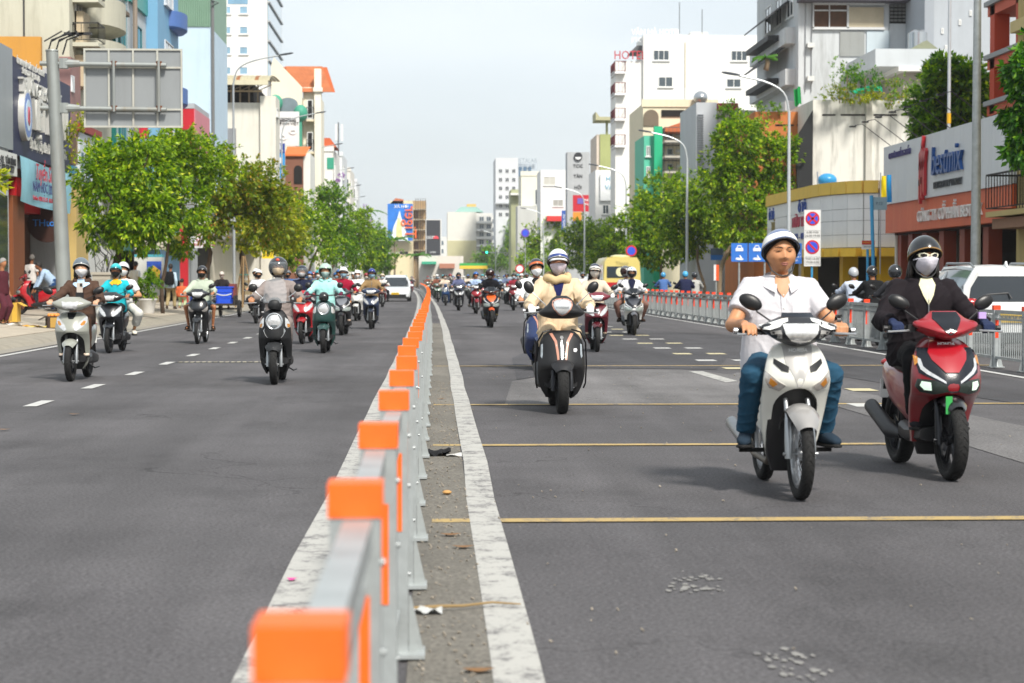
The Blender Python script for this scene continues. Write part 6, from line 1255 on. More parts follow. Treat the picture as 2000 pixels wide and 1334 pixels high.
p, q = wp(530, 285, 146), wp(584, 218, 146); cb = Bd('sign_board', 'white clinic board with black strip on the cream villa', p, 'sign'); cb.box('board', sheet('#d3d4d3'), p.x, q.x, 146, 146.3, p.z, q.z); cb.box('black_strip', mat('#26272a', .5), p.x+.1, q.x-.25, 145.95, 146, zpy(238, 146), zpy(232, 146)); cx = (p.x+q.x)/2
cb.txt('NGUYỄN CHÍ CÔNG', mat('#e6e6e6', .5), (cx-.1, 145.94, zpy(235, 146)), .2, CTX, .01); cb.txt('GIA ĐÌNH VIỆT', mat('#3a342f', .5), (cx, 145.97, zpy(243, 146)), .3, CTX, .01)
for px, py, t_ in ((538, 256, '5 SAO'), (572, 256, '24H'), (553, 267, '0%')): c = wp(px, py, 145.9); cb.p(MB().prism([(c.x+.3*math.cos(R(a)), c.z+.24*math.sin(R(a))) for a in range(0, 360, 30)], 'y', 145.93, 145.98), 'badge', mat('#eeeeec', .5)); cb.txt(t_, mat('#4a4a4c', .5), (c.x, 145.9, c.z), .22, CTX, .01)
p, q = wp(527, 348, 132), wp(556, 280, 132); vs = Bd('sign_board', 'tall blue vertical sign with white emblem at left', p, 'sign'); vs.box('board', mat('#2a8fd0', .45, 0, .12, .8, world=True), p.x, q.x, 132, 132.3, p.z, q.z); vs.box('navy_head', mat('#24398e', .45), p.x, q.x, 131.95, 132, zpy(299, 132), q.z); vs.box('emblem', mat('#e8ecf4', .5), wp(537, 0, 132).x, wp(547, 0, 132).x, 131.9, 131.95, zpy(293, 132), zpy(283, 132)); vs.txt('VINACO', mat('#f0f2f6', .5), ((p.x+q.x)/2, 131.92, zpy(296, 132)), .22, CTX, .01); vs.box('white_label', mat('#e8eaea', .5), wp(531, 0, 132).x, wp(551, 0, 132).x, 131.94, 132, zpy(320, 132), zpy(309, 132)); vs.box('bracket', metal(), p.x-1.2, p.x, 132.1, 132.2, q.z-1, q.z-.9)
Y11 = 143; B = cbuild('house', 'narrow brown house with orange pitched roof', 557, 592, 302, Y11, 6, mat('#7a5140', .85, 0, .08, 1.5, .1, 12, world=True)); p, q = wp(556, 302, Y11), wp(600, 282, Y11); B.p(MB().add([(p.x, Y11-.2, p.z), (q.x-.1, Y11-.2, p.z), (q.x+.1, Y11+2.5, q.z), (p.x, Y11+2.5, q.z), (p.x, Y11-.2, p.z-.12), (q.x-.1, Y11-.2, p.z-.12)], [(0, 1, 2, 3), (0, 4, 5, 1)]), 'roof', mat('#c4682f', .8, 0, .12, 2, world=True)); ar = [(wp(581, 0, Y11).x+.3*math.cos(R(a)), zpy(332, Y11)+.3*math.sin(R(a))) for a in range(0, 181, 20)]; B.p(MB().prism(ar+[(ar[-1][0], zpy(360, Y11)), (ar[0][0], zpy(360, Y11))], 'y', Y11-.05, Y11+.01), 'arch_window', DK); B.box('white_side', WHT, B.x1, B.x1+.5, Y11+.3, Y11+6, 0, zpy(300, Y11))
# --- further left-hand houses
for i, (a, b, py, Y, col, lab) in enumerate(((603, 650, 290, 172, '#d8d6d0', 'white house with orange ridge under the phone mast'), (640, 668, 300, 205, '#cfd3d4', 'pale grey house beyond the phone mast'), (660, 684, 330, 235, '#d9d5cc', 'cream house far down the left side'), (676, 696, 352, 275, '#d3d5d6', 'small white house far down the left side'), (560, 610, 350, 158, '#d4d2cc', 'white shop-house behind the left trees'))):
    B = cbuild('house', lab, a, b, py, Y, 12, wall(col, .15), .2)
    for k in range(3): z = B.z1-2.6-k*3; B.win('y', Y, B.x0+.5, B.x0+1.3, z, z+1.4); B.win('x', B.x1, Y+2, Y+4, z, z+1.5, out=1); B.balcony(B.x1, B.x1+.8, Y+1.5, Y+5, z-.5, wall(col, .1)) if k else None
    if i == 0: B.p(MB().prism([(B.x0, B.z1+.2), (B.x1+.3, B.z1+.2), (B.x1-.3, B.z1+1.0), (B.x0+.5, B.z1+1.0)], 'y', Y+1, Y+6), 'roof', mat('#b9562c', .8, 0, .1, 2, world=True)); B.box('shutter', mat('#2f8f74', .6), B.x0+1.6, B.x0+2.2, Y-.05, Y, B.z1-1.8, B.z1-.8)
m_ = Bd('phone_mast', 'mobile phone mast with white antenna panels on the left skyline', wp(661, 300, 190), 'mast'); c = wp(661, 300, 190); m_.p(MB().tube([(c.x, 190, 6), (c.x, 190, zpy(240, 190))], .07, 8), 'mast_pole', metal('#8a8d90', .4))
for k in range(3): a = k*2.1; m_.p(MB().box((c.x+.35*math.cos(a), 190+.35*math.sin(a), zpy(260, 190)), (.22, .12, 1.6)), 'antenna_panel', plastic('#d6d7d6'))
# --- street-level fronts behind the left trees
for i, (a, b, zt_, col, lab) in enumerate(((197, 232, 5.2, '#d0d2d2', 'plain white shop wall behind the first tree'), (233, 262, 4.6, '#bcb6a8', 'cream shop front behind the driver in teal'), (263, 352, 3.9, '#4c4538', 'drinks shop with icon board above its open front'), (368, 410, 4.3, '#5a5148', 'open shop front below the recruitment board'), (411, 470, 4.6, '#c9c3b2', 'cream house with covered balcony behind the tricycle'), (471, 520, 4.0, '#6a665f', 'dim shop with grey awning behind the left riders'), (521, 600, 5.0, '#b9b3a4', 'pale shop row hidden behind the left trees'))):
    y0, y1 = Yat(a, XL), Yat(b, XL); B = Bd('shop_building', lab, (XL, y0, 0)); B.box('wall', wall(col, .2), XL-7, XL, y0, y1-.05, 0, zt_)
    if i in (2, 3, 5):
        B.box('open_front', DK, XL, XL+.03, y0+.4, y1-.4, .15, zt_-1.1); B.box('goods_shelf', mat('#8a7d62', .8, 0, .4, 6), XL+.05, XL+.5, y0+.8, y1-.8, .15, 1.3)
    B.box('awning', mat(['#8d9092', '#a8a08c', '#6e7a4a', '#9a9a96', '#b3aea2', '#83878a', '#7a8a8e'][i], .7, 0, .1, 1, world=True), XL, XL+.9, y0+.2, y1-.2, zt_-.75, zt_-.6)
    if i == 4:
        B.balcony(XL, XL+1.2, y0+.3, y1-.3, zt_+.1, wall('#b5b8b8', .1), metal('#8c9296', .5), 1.4); B.box('upper_wall', wall('#c3c4c2', .2), XL-7, XL-.3, y0, y1, zt_, zt_+4)
Yd = Yat(263, XL+.6); p, q = wp(263, 487, Yd), wp(338, 461, Yd); ib = Bd('sign_board', 'pale board of round drink icons above the drinks shop', p, 'sign'); ib.box('board', sheet('#b9b4a4'), p.x, q.x, Yd, Yd+.1, p.z, q.z); ib.box('olive_end', mat('#8d8326', .6), q.x, wp(351, 0, Yd).x, Yd, Yd+.1, p.z-.15, q.z)
for k in range(5):
    for j in range(2): cx, cz = p.x+.18+k*.30, p.z+.14+j*.29; ib.p(MB().tube([(cx+.09*math.cos(R(t_)), Yd-.012, cz+.075*math.sin(R(t_))) for t_ in range(0, 361, 30)], .014, 5), 'drink_icon', mat('#3a342c', .6))
rp = Bd('red_pillar', 'tall red pillar sign on the left pavement', wp(359, 580, 88), 'pillar'); p, q = wp(352, 576, 88), wp(366, 435, 88); rp.box('pillar', mat('#b01422', .5, 0, .06, 2, world=True), p.x, q.x, 88, 88.35, .15, q.z); rp.box('label_plate', mat('#d8c6c0', .5), p.x+.05, q.x-.05, 87.97, 88, zpy(500, 88), zpy(494, 88))
p, q = wp(367, 484, 90), wp(414, 444, 90); tb = Bd('sign_board', 'white recruitment board with red lettering', p, 'sign'); tb.box('board', sheet('#dcdedd'), p.x, q.x, 90, 90.08, p.z, q.z); tb.box('post', metal('#8d9092', .5), p.x+.05, p.x+.12, 90.1, 90.17, .15, q.z); rm = mat('#b03040', .6)
for k, t_ in enumerate(('TUYỂN DỤNG', 'NHÂN VIÊN', 'BÁO', 'THƯỜNG XUYÊN')): tb.txt(t_, rm, ((p.x+q.x)/2, 89.98, q.z-.14-k*.225), .17, CTX, .006)
p, q = wp(512, 505, 112), wp(535, 487, 112); yp = Bd('sign_board', 'yellow house-number board reading 367', p, 'sign'); yp.box('board', mat('#e2c411', .5), p.x, q.x, 112, 112.08, p.z, q.z); yp.txt('367', mat('#23221c', .5), ((p.x+q.x)/2, 111.97, (p.z+q.z)/2), .42, CTX, .01); yp.box('post', metal('#77797b', .5), q.x-.1, q.x-.03, 112.1, 112.17, .15, q.z)
# ------------------------------------------------------------------ trees and plants
def leafmat(c1, c2, c3, name='leaf'):
    m = bpy.data.materials.new(name); m.use_nodes = True; t = m.node_tree; L = t.links.new; t.nodes.remove(t.nodes['Principled BSDF'])
    g = N(t, 'ShaderNodeNewGeometry'); r = N(t, 'ShaderNodeValToRGB'); e = r.color_ramp.elements; e[0].color = (*lin(c1), 1); e[1].color = (*lin(c2), 1); e[1].position = .86; q = e.new(.98); q.color = (*lin(c3), 1)
    L(g.outputs['Random Per Island'], r.inputs[0])
    d = N(t, 'ShaderNodeBsdfPrincipled', Roughness=.42); d.inputs['Specular IOR Level'].default_value = .35; tr = N(t, 'ShaderNodeBsdfTranslucent'); L(r.outputs[0], d.inputs['Base Color']); hs = N(t, 'ShaderNodeHueSaturation', Value=1.5, Saturation=1.15); L(r.outputs[0], hs.inputs['Color']); L(hs.outputs[0], tr.inputs['Color'])
    x = N(t, 'ShaderNodeMixShader'); x.inputs[0].default_value = .45; L(d.outputs[0], x.inputs[1]); L(tr.outputs[0], x.inputs[2]); L(x.outputs[0], t.nodes['Material Output'].inputs[0]); return m
LM = dict(fresh=leafmat('#2c5610', '#93b422', '#cfd640'), dark=leafmat('#265212', '#7aa424', '#b4cc38'), yellow=leafmat('#5c781a', '#b6ba2c', '#d0b640'), deep=leafmat('#1c441a', '#568a26', '#88b034'), olive=leafmat('#46641a', '#98a62c', '#c0903c'))
BARK = mat('#4a3b2e', .95, 0, .25, 7, .8, 22, name='bark'); BARK2 = mat('#7d6c56', .95, 0, .2, 8, .7, 24, name='bark')
def leaves(blobs, size, seed, per=8, droop=.4, fill=.55, wide=.5):
    rg = np.random.RandomState(seed); V = []
    for cx, cy, cz, rx, ry, rz, n in blobs:
        k = max(1, int(n*(2.4 if size < .35 else 3.4))//per); d = rg.normal(size=(k, 3)); d /= np.linalg.norm(d, axis=1)[:, None]; rad = fill+(1-fill)*rg.rand(k)**.6
        lump = 1+.2*np.sin(d[:, 0]*6+seed)*np.sin(d[:, 2]*5+seed)+.17*np.sin(d[:, 1]*7+seed*2)+.17*np.sin(d[:, 2]*8+seed*3)
        tw = max(4, k//8); ti = rg.randint(0, tw, k); sg = rg.normal(size=(k, 3))*.15; d = d[:tw][ti]; c = (d*((rad*lump)[:tw][ti])[:, None]*.93+sg)*np.array([rx, ry, rz])+np.array([cx, cy, cz]); d = d+sg*2
        c = np.repeat(c, per, 0); o = np.repeat(d, per, 0)
        ld = rg.normal(size=(len(c), 3))*.75+o*.9; ld[:, 2] -= droop; ld /= np.linalg.norm(ld, axis=1)[:, None]
        up = rg.normal(size=(len(c), 3))*.45+np.array([0, 0, 1.0]); sd = np.cross(ld, up); sd /= np.linalg.norm(sd, axis=1)[:, None]+1e-6; nn = np.cross(sd, ld)
        s = size*(.8 if size < .35 else .7)*rg.uniform(.6, 1.3, len(c))[:, None]; c = c+rg.normal(size=c.shape)*size*.16
        V.append(np.stack([c, c+ld*s*.45+sd*s*wide*.5-nn*s*.06, c+ld*s-nn*s*.10, c+ld*s*.45-sd*s*wide*.5-nn*s*.06], 1))
    return np.concatenate(V).reshape(-1, 3)
def leafobj(name, V, m, par):
    n = len(V)//4; me = bpy.data.meshes.new(name); me.vertices.add(len(V)); me.vertices.foreach_set('co', V.astype('f').reshape(-1)); me.loops.add(len(V)); me.loops.foreach_set('vertex_index', np.arange(len(V), dtype='i')); me.polygons.add(n); me.polygons.foreach_set('loop_start', np.arange(0, 4*n, 4, dtype='i'))
    me.polygons.foreach_set('loop_total', np.full(n, 4, 'i')); me.update(); me.validate(); me.materials.append(m); o = bpy.data.objects.new(name, me); o['kind'] = 'stuff'; return link(o, par)
def tree(label, base, tp, tr, blobs, m, size, seed, bark=BARK, name='street_tree', group='street trees', **k):
    """tp = trunk points relative to base; blobs relative to base"""
    r = root(name, label, 'tree', base, 0, group); rg = random.Random(seed)
    tk = MB().tube(smooth_rows(tp, 10), [tr*(1-.45*i/9) for i in range(10)], 10).obj('trunk', bark, r, 'all')
    top = Vector(tp[-1])
    for b in blobs:
        c = Vector(b[:3]); mid = top.lerp(c, .55)+Vector((rg.uniform(-.2, .2), rg.uniform(-.2, .2), rg.uniform(-.1, .25)))
        MB().tube([top-Vector((0, 0, .25)), mid, c+Vector((0, 0, b[5]*.4))], [tr*.5, tr*.33, tr*.1], 7).obj('limb', bark, tk, 'all')
        for q in range(3):
            e = c+Vector((rg.uniform(-.8, .8)*b[3], rg.uniform(-.8, .8)*b[4], rg.uniform(-.5, .8)*b[5])); MB().tube([mid, mid.lerp(e, .5)+Vector((0, 0, .1)), e], [tr*.22, tr*.15, tr*.05], 5).obj('branch', bark, tk, 'all')
    leafobj('crown', leaves(blobs, size, seed, **k), LM[m] if isinstance(m, str) else m, r)
    return r
def zpav(x): return .155+max(0, -8.85-x)*.07
def ptree(label, px, X, boxes, m, size, seed, trunk, tr, bark=BARK, dy=None, **k):
    """street tree from photo boxes (px0,px1,py0,py1,count)"""
    Y = Yat(px, X); b0 = Vector((X, Y, zpav(X) if X < 0 else .15)); bl = []
    for i, (a, b, c, d, n) in enumerate(boxes):
        p, q = at(a, d, Y), at(b, c, Y); rx = (q.x-p.x)/2; rz = (q.z-p.z)/2; bl.append(((p.x+q.x)/2-b0.x, (.5 if i % 2 else -.4)*min(rx, 1.2), (p.z+q.z)/2-b0.z, rx, max(rx*.9, .6), rz, n))
    tp = [((at(a, b, Y).x-b0.x) if a else 0, 0, (at(a or px, b, Y).z-b0.z) if b else 0) for a, b in trunk]; tp[0] = (0, 0, -.1)
    return tree(label, b0, tp, tr, bl, m, size, seed, bark, **k)
ptree('leafy pavement tree nearest the sign gantry, large glossy drooping leaves', 226, -9.7, [(150, 262, 300, 480, 1700), (215, 335, 262, 400, 1900), (240, 340, 360, 482, 1400), (165, 260, 275, 370, 1100), (200, 300, 400, 490, 900)], 'fresh', .25, 1, [(0, 0), (222, 540), (232, 495), (248, 450), (250, 420)], .12, droop=.75, per=7, wide=.38)
ptree('slender pavement tree in front of the drinks shop', 318, -9.3, [(290, 400, 250, 350, 1700), (330, 455, 265, 390, 1900), (300, 420, 340, 450, 1500), (325, 400, 430, 510, 500)], 'fresh', .20, 2, [(0, 0), (316, 560), (324, 520), (330, 470), (340, 420)], .075, per=8)
ptree('gnarled pavement tree before the recruitment board, leaves partly turning orange', 402, -9.0, [(395, 520, 300, 420, 1800), (430, 560, 310, 430, 1800), (370, 470, 380, 470, 1000), (470, 575, 360, 470, 1200)], 'olive', .22, 3, [(0, 0), (400, 540), (412, 500), (404, 470), (412, 440), (430, 410)], .11, per=8)
ptree('yellow-green pavement tree beside the number board', 475, -9.2, [(455, 570, 370, 480, 1900), (500, 600, 390, 500, 1900), (460, 540, 430, 500, 1000)], 'yellow', .22, 4, [(0, 0), (474, 540), (470, 490), (490, 450)], .09, per=8)
ptree('broad green pavement tree behind the black retro scooter', 545, -9.3, [(530, 620, 375, 470, 1700), (560, 660, 400, 520, 1900), (520, 600, 440, 520, 1300)], 'fresh', .24, 5, [(0, 0), (545, 530), (556, 480)], .11, per=8)
ptree('dark green pavement tree with purple blossom', 600, -9.3, [(610, 680, 352, 420, 1600), (605, 690, 390, 480, 2000), (620, 700, 440, 530, 1500)], 'dark', .26, 6, [(0, 0), (606, 520), (630, 470)], .12, per=8)
ptree('light green pavement tree beyond the purple blossom tree', 640, -9.3, [(670, 735, 405, 480, 1500), (660, 745, 450, 528, 1800)], 'fresh', .32, 7, [(0, 0), (650, 520), (690, 490)], .13, per=8)
ptree('distant green tree left of the palms', 690, -9.5, [(715, 765, 440, 500, 1300), (700, 775, 480, 535, 1500)], 'dark', .42, 8, [(0, 0), (700, 525), (730, 500)], .15, per=8)
ptree('tree whose yellow-green twigs poke in at the left edge', -60, -9.6, [(-110, 8, 330, 395, 900), (-90, -20, 300, 380, 600)], 'yellow', .2, 9, [(0, 0), (-60, 500), (-50, 400)], .1, per=7)
for i, (px, py, s) in enumerate(((636, 425, .5), (640, 470, .4), (705, 410, .5), (690, 440, .4), (720, 430, .5), (660, 345, .5))):
    c = at(px, py, Yat(px, -8.6)); r = root('blossom_cluster', ['purple blossom on the left of the dark tree', 'low purple blossom on the dark tree', 'purple blossom at the top of the light green tree', 'purple blossom inside the light green tree', 'purple blossom at the right of the light green tree', 'purple blossom topping the dark tree'][i], 'blossom', c, 0, 'purple blossom clusters'); leafobj('petal', leaves([(0, 0, 0, s, s, s, 130)], .16, 40+i), leafmat('#8a5a9e', '#b58ac4', '#d0b0d8'), r)
# right-hand side
ptree('tall bright green tree rising beside the orange wall', 1405, 13.9, [(1395, 1485, 232, 325, 1700), (1450, 1556, 248, 355, 1700), (1385, 1480, 300, 400, 1800), (1460, 1562, 330, 440, 1700), (1400, 1520, 390, 480, 1900), (1370, 1440, 300, 390, 800), (1500, 1560, 270, 330, 400)], 'fresh', .26, 11, [(0, 0), (1408, 520), (1440, 460), (1455, 400), (1450, 330)], .13, BARK2, per=8)
ptree('spreading green tree behind the blue lane signs', 1372, 14.1, [(1300, 1425, 332, 445, 2300), (1285, 1400, 395, 495, 2300), (1360, 1450, 400, 490, 1500)], 'fresh', .27, 12, [(0, 0), (1376, 560), (1362, 510), (1366, 450)], .10, BARK2, per=8)
ptree('rounded green tree behind the yellow bus', 1290, 14.2, [(1215, 1325, 385, 480, 2400), (1240, 1350, 340, 430, 2000), (1215, 1340, 440, 525, 2200)], 'fresh', .30, 13, [(0, 0), (1291, 560), (1290, 500), (1285, 450)], .11, BARK2, per=8)
ptree('green tree above the central rider', 1150, 14.2, [(1105, 1180, 425, 490, 1600), (1140, 1225, 435, 510, 1600), (1100, 1200, 470, 535, 1600)], 'fresh', .38, 14, [(0, 0), (1152, 520), (1150, 480)], .14, per=8)
ptree('lighter green tree left of the central rider', 1060, 14.0, [(1060, 1115, 430, 500, 1500), (1020, 1085, 440, 510, 1500), (1010, 1110, 480, 535, 1500)], 'fresh', .50, 15, [(0, 0), (1062, 520), (1060, 490)], .18, per=8)
ptree('deep green tree behind the traffic light', 975, 13.0, [(985, 1030, 432, 490, 1300), (930, 1000, 480, 535, 1500), (965, 1030, 470, 535, 1300)], 'dark', .60, 16, [(0, 0), (976, 525), (980, 500)], .2, per=8)
ptree('green tree between the bus and the central rider', 1200, 14.4, [(1175, 1245, 425, 515, 2000), (1155, 1235, 470, 535, 1700)], 'fresh', .36, 21, [(0, 0), (1202, 530), (1204, 490)], .13, per=8)
ptree('bright green tree beyond the central rider', 1020, 13.8, [(1025, 1075, 445, 515, 1500), (990, 1050, 480, 537, 1300)], 'fresh', .55, 22, [(0, 0), (1022, 525), (1026, 500)], .18, per=8)
ptree('low green tree at the far right bend', 945, 12.0, [(905, 960, 500, 540, 1000), (925, 985, 490, 538, 1000)], 'dark', .8, 17, [(0, 0), (945, 530), (946, 515)], .25, per=8)
ptree('green tree hiding the low shops at the street end', 905, 7.5, [(878, 935, 500, 538, 1300), (900, 960, 492, 538, 1300)], 'dark', .8, 23, [(0, 0), (905, 530), (908, 520)], .22, per=8)
ptree('green tree below the blue billboard', 760, -9.0, [(745, 800, 490, 537, 1400), (780, 830, 500, 538, 1300)], 'dark', .7, 24, [(0, 0), (765, 525), (775, 515)], .22, per=8)
ptree('small green trees massed at the end of the street', 860, 4.0, [(780, 840, 508, 540, 1100), (815, 882, 503, 538, 1200)], 'fresh', 1.0, 18, [(0, 0), (850, 530), (845, 525)], .25, per=8)
ptree('leafy tree crown rising behind the grey and orange sign', 1850, 19.5, [(1800, 1880, 118, 190, 1600), (1780, 1870, 180, 262, 1700), (1840, 1930, 130, 230, 1800), (1860, 1930, 200, 275, 900), (1770, 1830, 225, 275, 500)], 'dark', .30, 19, [(0, 0), (1850, 400), (1850, 250)], .14, per=8, name='garden_tree', group=None)
ptree('branches hanging in at the right edge over the shop sign', 2080, 12.3, [(1958, 2010, 100, 200, 500), (1960, 2020, 170, 260, 600), (1966, 2020, 240, 325, 450), (1985, 2080, 60, 300, 900)], 'deep', .20, 20, [(0, 0), (2080, 400), (2040, 200)], .12, per=7, droop=.8)
def bush(label, px, py, Y, rx, rz, n, m, size, seed, nm='bush', cat='bush'):
    c = at(px, py, Y); r = root(nm, label, cat, c-Vector((0, 0, rz)), 0, 'roof garden plants'); leafobj('foliage', leaves([(0, 0, rz, rx, rx*.8, rz, n)], size, seed), LM[m], r); MB().tube([(0, 0, -.1), (0, 0, rz)], .03, 6).obj('stem', BARK2, r)
for i, (px, py, rx, rz, m, lab) in enumerate(((1655, 145, .7, .85, 'dark', 'tall dark shrub left in the roof garden'), (1690, 150, .9, .65, 'deep', 'rounded dark shrub in the roof garden'), (1640, 180, 1.0, .45, 'olive', 'low yellowish shrub at the left of the roof garden'), (1680, 184, .9, .4, 'yellow', 'spiky yellow plant under the green shade cloth'), (1745, 178, 1.3, .6, 'olive', 'wispy shrub at the right of the roof garden'), (1770, 170, .9, .6, 'dark', 'shrub beside the tree on the white roof'))): bush(lab, px, py, 94, rx, rz, 500, m, .14, 60+i)
for i, (px, py, lab) in enumerate(((1440, 212, 'shrub on the terrace above the orange wall'), (1500, 214, 'leafy shrub at the edge of the orange-walled roof'), (1425, 225, 'trailing shrub at the corner of the orange-walled roof'))): bush(lab, px, py, 99, .8, .4, 350, 'dark', .14, 70+i)
bush('creeper hanging from the red beam by the gantry pole', 150, 262, Yat(150, -12), .45, .9, 420, 'yellow', .12, 80, 'creeper', 'plant')
# palms
for i, (px, py, X, s) in enumerate(((770, 470, -6.3, 3.2), (815, 500, -2.8, 2.6), (1496, 112, 18.6, .8), (718, 415, -11, 3))):
    Y = (300, 300, 107, 320)[i]; c = at(px, py, Y); r = root('palm', ['palm before the blue billboard', 'bushy palm left of the black billboard', 'potted palm beside the grey apartment house roof', 'palm top showing above the left trees'][i], 'palm', (c.x, Y, 0), 0, 'palms'); MB().tube([(0, 0, 0 if i != 2 else c.z-.7), (.1, 0, c.z*.6 if i != 2 else c.z-.3), (0, 0, c.z)], [.16, .13, .1], 8).obj('trunk', BARK2, r, 'all')
    for k in range(14):
        a = 2*math.pi*k/14+.2*i; L_ = s*rnd.uniform(.8, 1.1); dr = rnd.uniform(.4, 1.1)
        def fr(u, v, a=a, L_=L_, dr=dr): q = u*L_; w = (v-.5)*.5*s/3*math.sin(math.pi*min(1, u*.9+.08)); return (q*math.cos(a)-w*math.sin(a), q*math.sin(a)+w*math.cos(a), c.z+.55*q*(1-u*dr*1.3)-abs(v-.5)*.25)
        MB().grid(fr, 8, 2).obj('frond', LM['deep'], r, 'all', fix=False)
# ------------------------------------------------------------------ street furniture
def lamp(label, x, Y, h, arm, sgn, group, r=.075, col='#a9aeb0'):
    q = root('street_lamp', label, 'lamp', (x+bend(Y), Y, .15), 0, group); m = galv() if col is None else mat(col, .45, .4, .08, 3, name='lamp_post_steel')
    MB().tube([(0, 0, 0), (0, 0, h*.5), (0, 0, h-1.0)], [r, r*.8, r*.6], 12).obj('pole', m, q, True); MB().tube([(0, 0, -.02), (0, 0, .35)], r*1.5, 12).obj('base_collar', m, q, True)
    MB().tube(smooth_rows([(0, 0, h-1.05), (sgn*.08*arm, 0, h-.35), (sgn*.35*arm, 0, h+.05), (sgn*.8*arm, 0, h+.3)], 12), r*.45, 8).obj('arm', m, q, True)
    hd = MB().ly([(-.09, 0, 0, .32, .03), (0, 0, .01, .36, .05), (.09, 0, 0, .32, .03)], 12, 2.5).obj('lamp_head', plastic('#3c4046', .4), q, True); hd.location = (sgn*(.8*arm+.3), 0, h+.36); hd.rotation_euler = (0, -sgn*.16, 0)
for i, Y in enumerate((92, 124, 153, 186, 220, 250)): lamp('%s tall curved lamp post on the left pavement' % ('nearest', 'second', 'third', 'fourth', 'fifth', 'farthest')[i], -9.25, Y, 11.4, 2.7, 1, 'left street lamps')
for i, Y in enumerate((70.5, 98, 127, 158, 205, 300)): lamp('%s curved lamp post on the right pavement' % ('nearest', 'second', 'third', 'fourth', 'fifth', 'farthest')[i], 12.95, Y, 8.3, 2.3, -1, 'right street lamps', .085, '#c2c8ca')
q = root('street_pole', 'thick grey steel pole in front of the shop sign', 'pole', (12.9, Yat(1905, 12.9), .1)); MB().tube([(0, 0, 0), (0, 0, 5), (0, 0, 10.5)], [.125, .105, .075], 16).obj('pole', galv(), q, True); MB().lz([(0, 0, 0, .2, .2), (.05, 0, 0, .2, .2)], 8, 4).obj('base_plate', galv(), q)
q = root('street_pole', 'thin pale flag pole rising behind the shop sign', 'pole', (17.6, Yat(1851, 17.6), .1)); MB().tube([(0, 0, 0), (0, 0, 16)], [.07, .05], 12).obj('pole', mat('#b9bec2', .4, .3), q, True)
for z in (6.6, 15.2): MB().tube([(0, 0, z), (0, 0, z+.35)], .075, 12).obj('yellow_band', mat('#d9a81e', .5), q, True)
# gantry with the sign seen from behind
Yg = 47.5; g0 = at(118, 545, Yg); q = root('sign_gantry', 'galvanised gantry pole holding a large road sign seen from behind', 'sign gantry', (g0.x, Yg, zpav(g0.x))); gm = mat('#8f9492', .5, .35, .12, 1.5, streak=.5, dirt='#7a6038', world=True, name='weathered_galvanised'); gz = lambda py: zpy(py, Yg, 118)-zpav(g0.x)
MB().tube([(.12, 0, 0), (0.02, 0, 2.5), (-.16, 0, gz(100))], [.19, .17, .145], 18).obj('pole', gm, q, True); MB().lz([(0, .12, 0, .32, .32), (.06, .12, 0, .32, .32)], 8, 6).obj('base_plate', gm, q); MB().lz([(gz(100), -.16, 0, .16, .16), (gz(100)+.03, -.16, 0, .15, .15)], 16).obj('pole_cap', gm, q, True)
sx0, sx1 = at(163, 100, Yg).x-g0.x, at(353, 100, Yg).x-g0.x; sz0, sz1 = gz(248), gz(93)
for py in (124, 211):
    z = gz(py); o = MB().tube([(-.45, 0, z), (sx1-.35, 0, z-.03)], .058, 12).obj('arm', gm, q, True); MB().lz([(z-.12, .12, 0, .11, .1), (z+.12, .12, 0, .11, .1)], 8, 5).tube([(.18, 0, z), (.5, 0, z)], [.11, .075], 10).obj('clamp', gm, o)
pn = MB().bb(sx0, sx1, -.18, -.165, sz0, sz1).obj('sign_plate', mat('#8b8f91', .55, .25, .05, 1, streak=.15, world=True), q); fm = mat('#b3b3aa', .6, .2, .1, 2, streak=.35, dirt='#7a4a2a', world=True)
for k in range(5): x = sx0+(sx1-sx0)*k/4; MB().bb(x-.022, x+.022, -.225, -.18, sz0, sz1).obj('frame_upright', fm, pn)
for z in (sz0+.022, sz0+(sz1-sz0)*.23, sz0+(sz1-sz0)*.76, sz1-.022): MB().bb(sx0, sx1, -.222, -.18, z-.022, z+.022).obj('frame_rail', fm, pn)
for k in (1.25, 3.1): x = sx0+(sx1-sx0)*k/4; MB().tube([(x, -.06, gz(218)), (x, -.06, gz(118))], .035, 8).obj('strut', gm, q, True); [MB().tube([(x, 0, gz(p_)-.06), (x, 0, gz(p_)+.06)], .075, 10).obj('rusty_joint', mat('#6b3f26', .85, .1, .2, 8), q, True) for p_ in (124, 211)]
# the sign faces the oncoming side: its plate stands behind the arms
for o in q.children:
    if o.name.startswith('sign_plate'): o.location = (0, .34, 0)
# roadside signs on the right
def disc(par, c, r, m, y, nm, n=28): return MB().prism([(c[0]+r*math.cos(2*math.pi*k/n), c[1]+r*math.sin(2*math.pi*k/n)) for k in range(n)], 'y', y, y+.004).obj(nm, m, par)
def sgn_board(label, px0, px1, py0, py1, Y, m, post, pname='sign_post', cat='sign'):
    p, c = at(px0, py1, Y), at(px1, py0, Y); q = root('road_sign', label, cat, ((p.x+c.x)/2, Y, .15)); hw = (c.x-p.x)/2; z0, z1 = p.z-.15, c.z-.15
    MB().bb(-hw, hw, -.02, .02, z0, z1).obj('board', m, q); MB().tube([(0, .06, 0), (0, .06, z1)], .04, 10).obj(pname, post, q, True); return q, hw, z0, z1
bp_ = mat('#3f9fd0', .45, 0, .06, 3); q, hw, z0, z1 = sgn_board('tall white parking-restriction sign with two red and blue discs', 1570, 1603, 410, 520, 69, sheet('#d8d9d7'), bp_); re, bl = mat('#c4202e', .5), mat('#2b4fd0', .5); hh = z1-z0
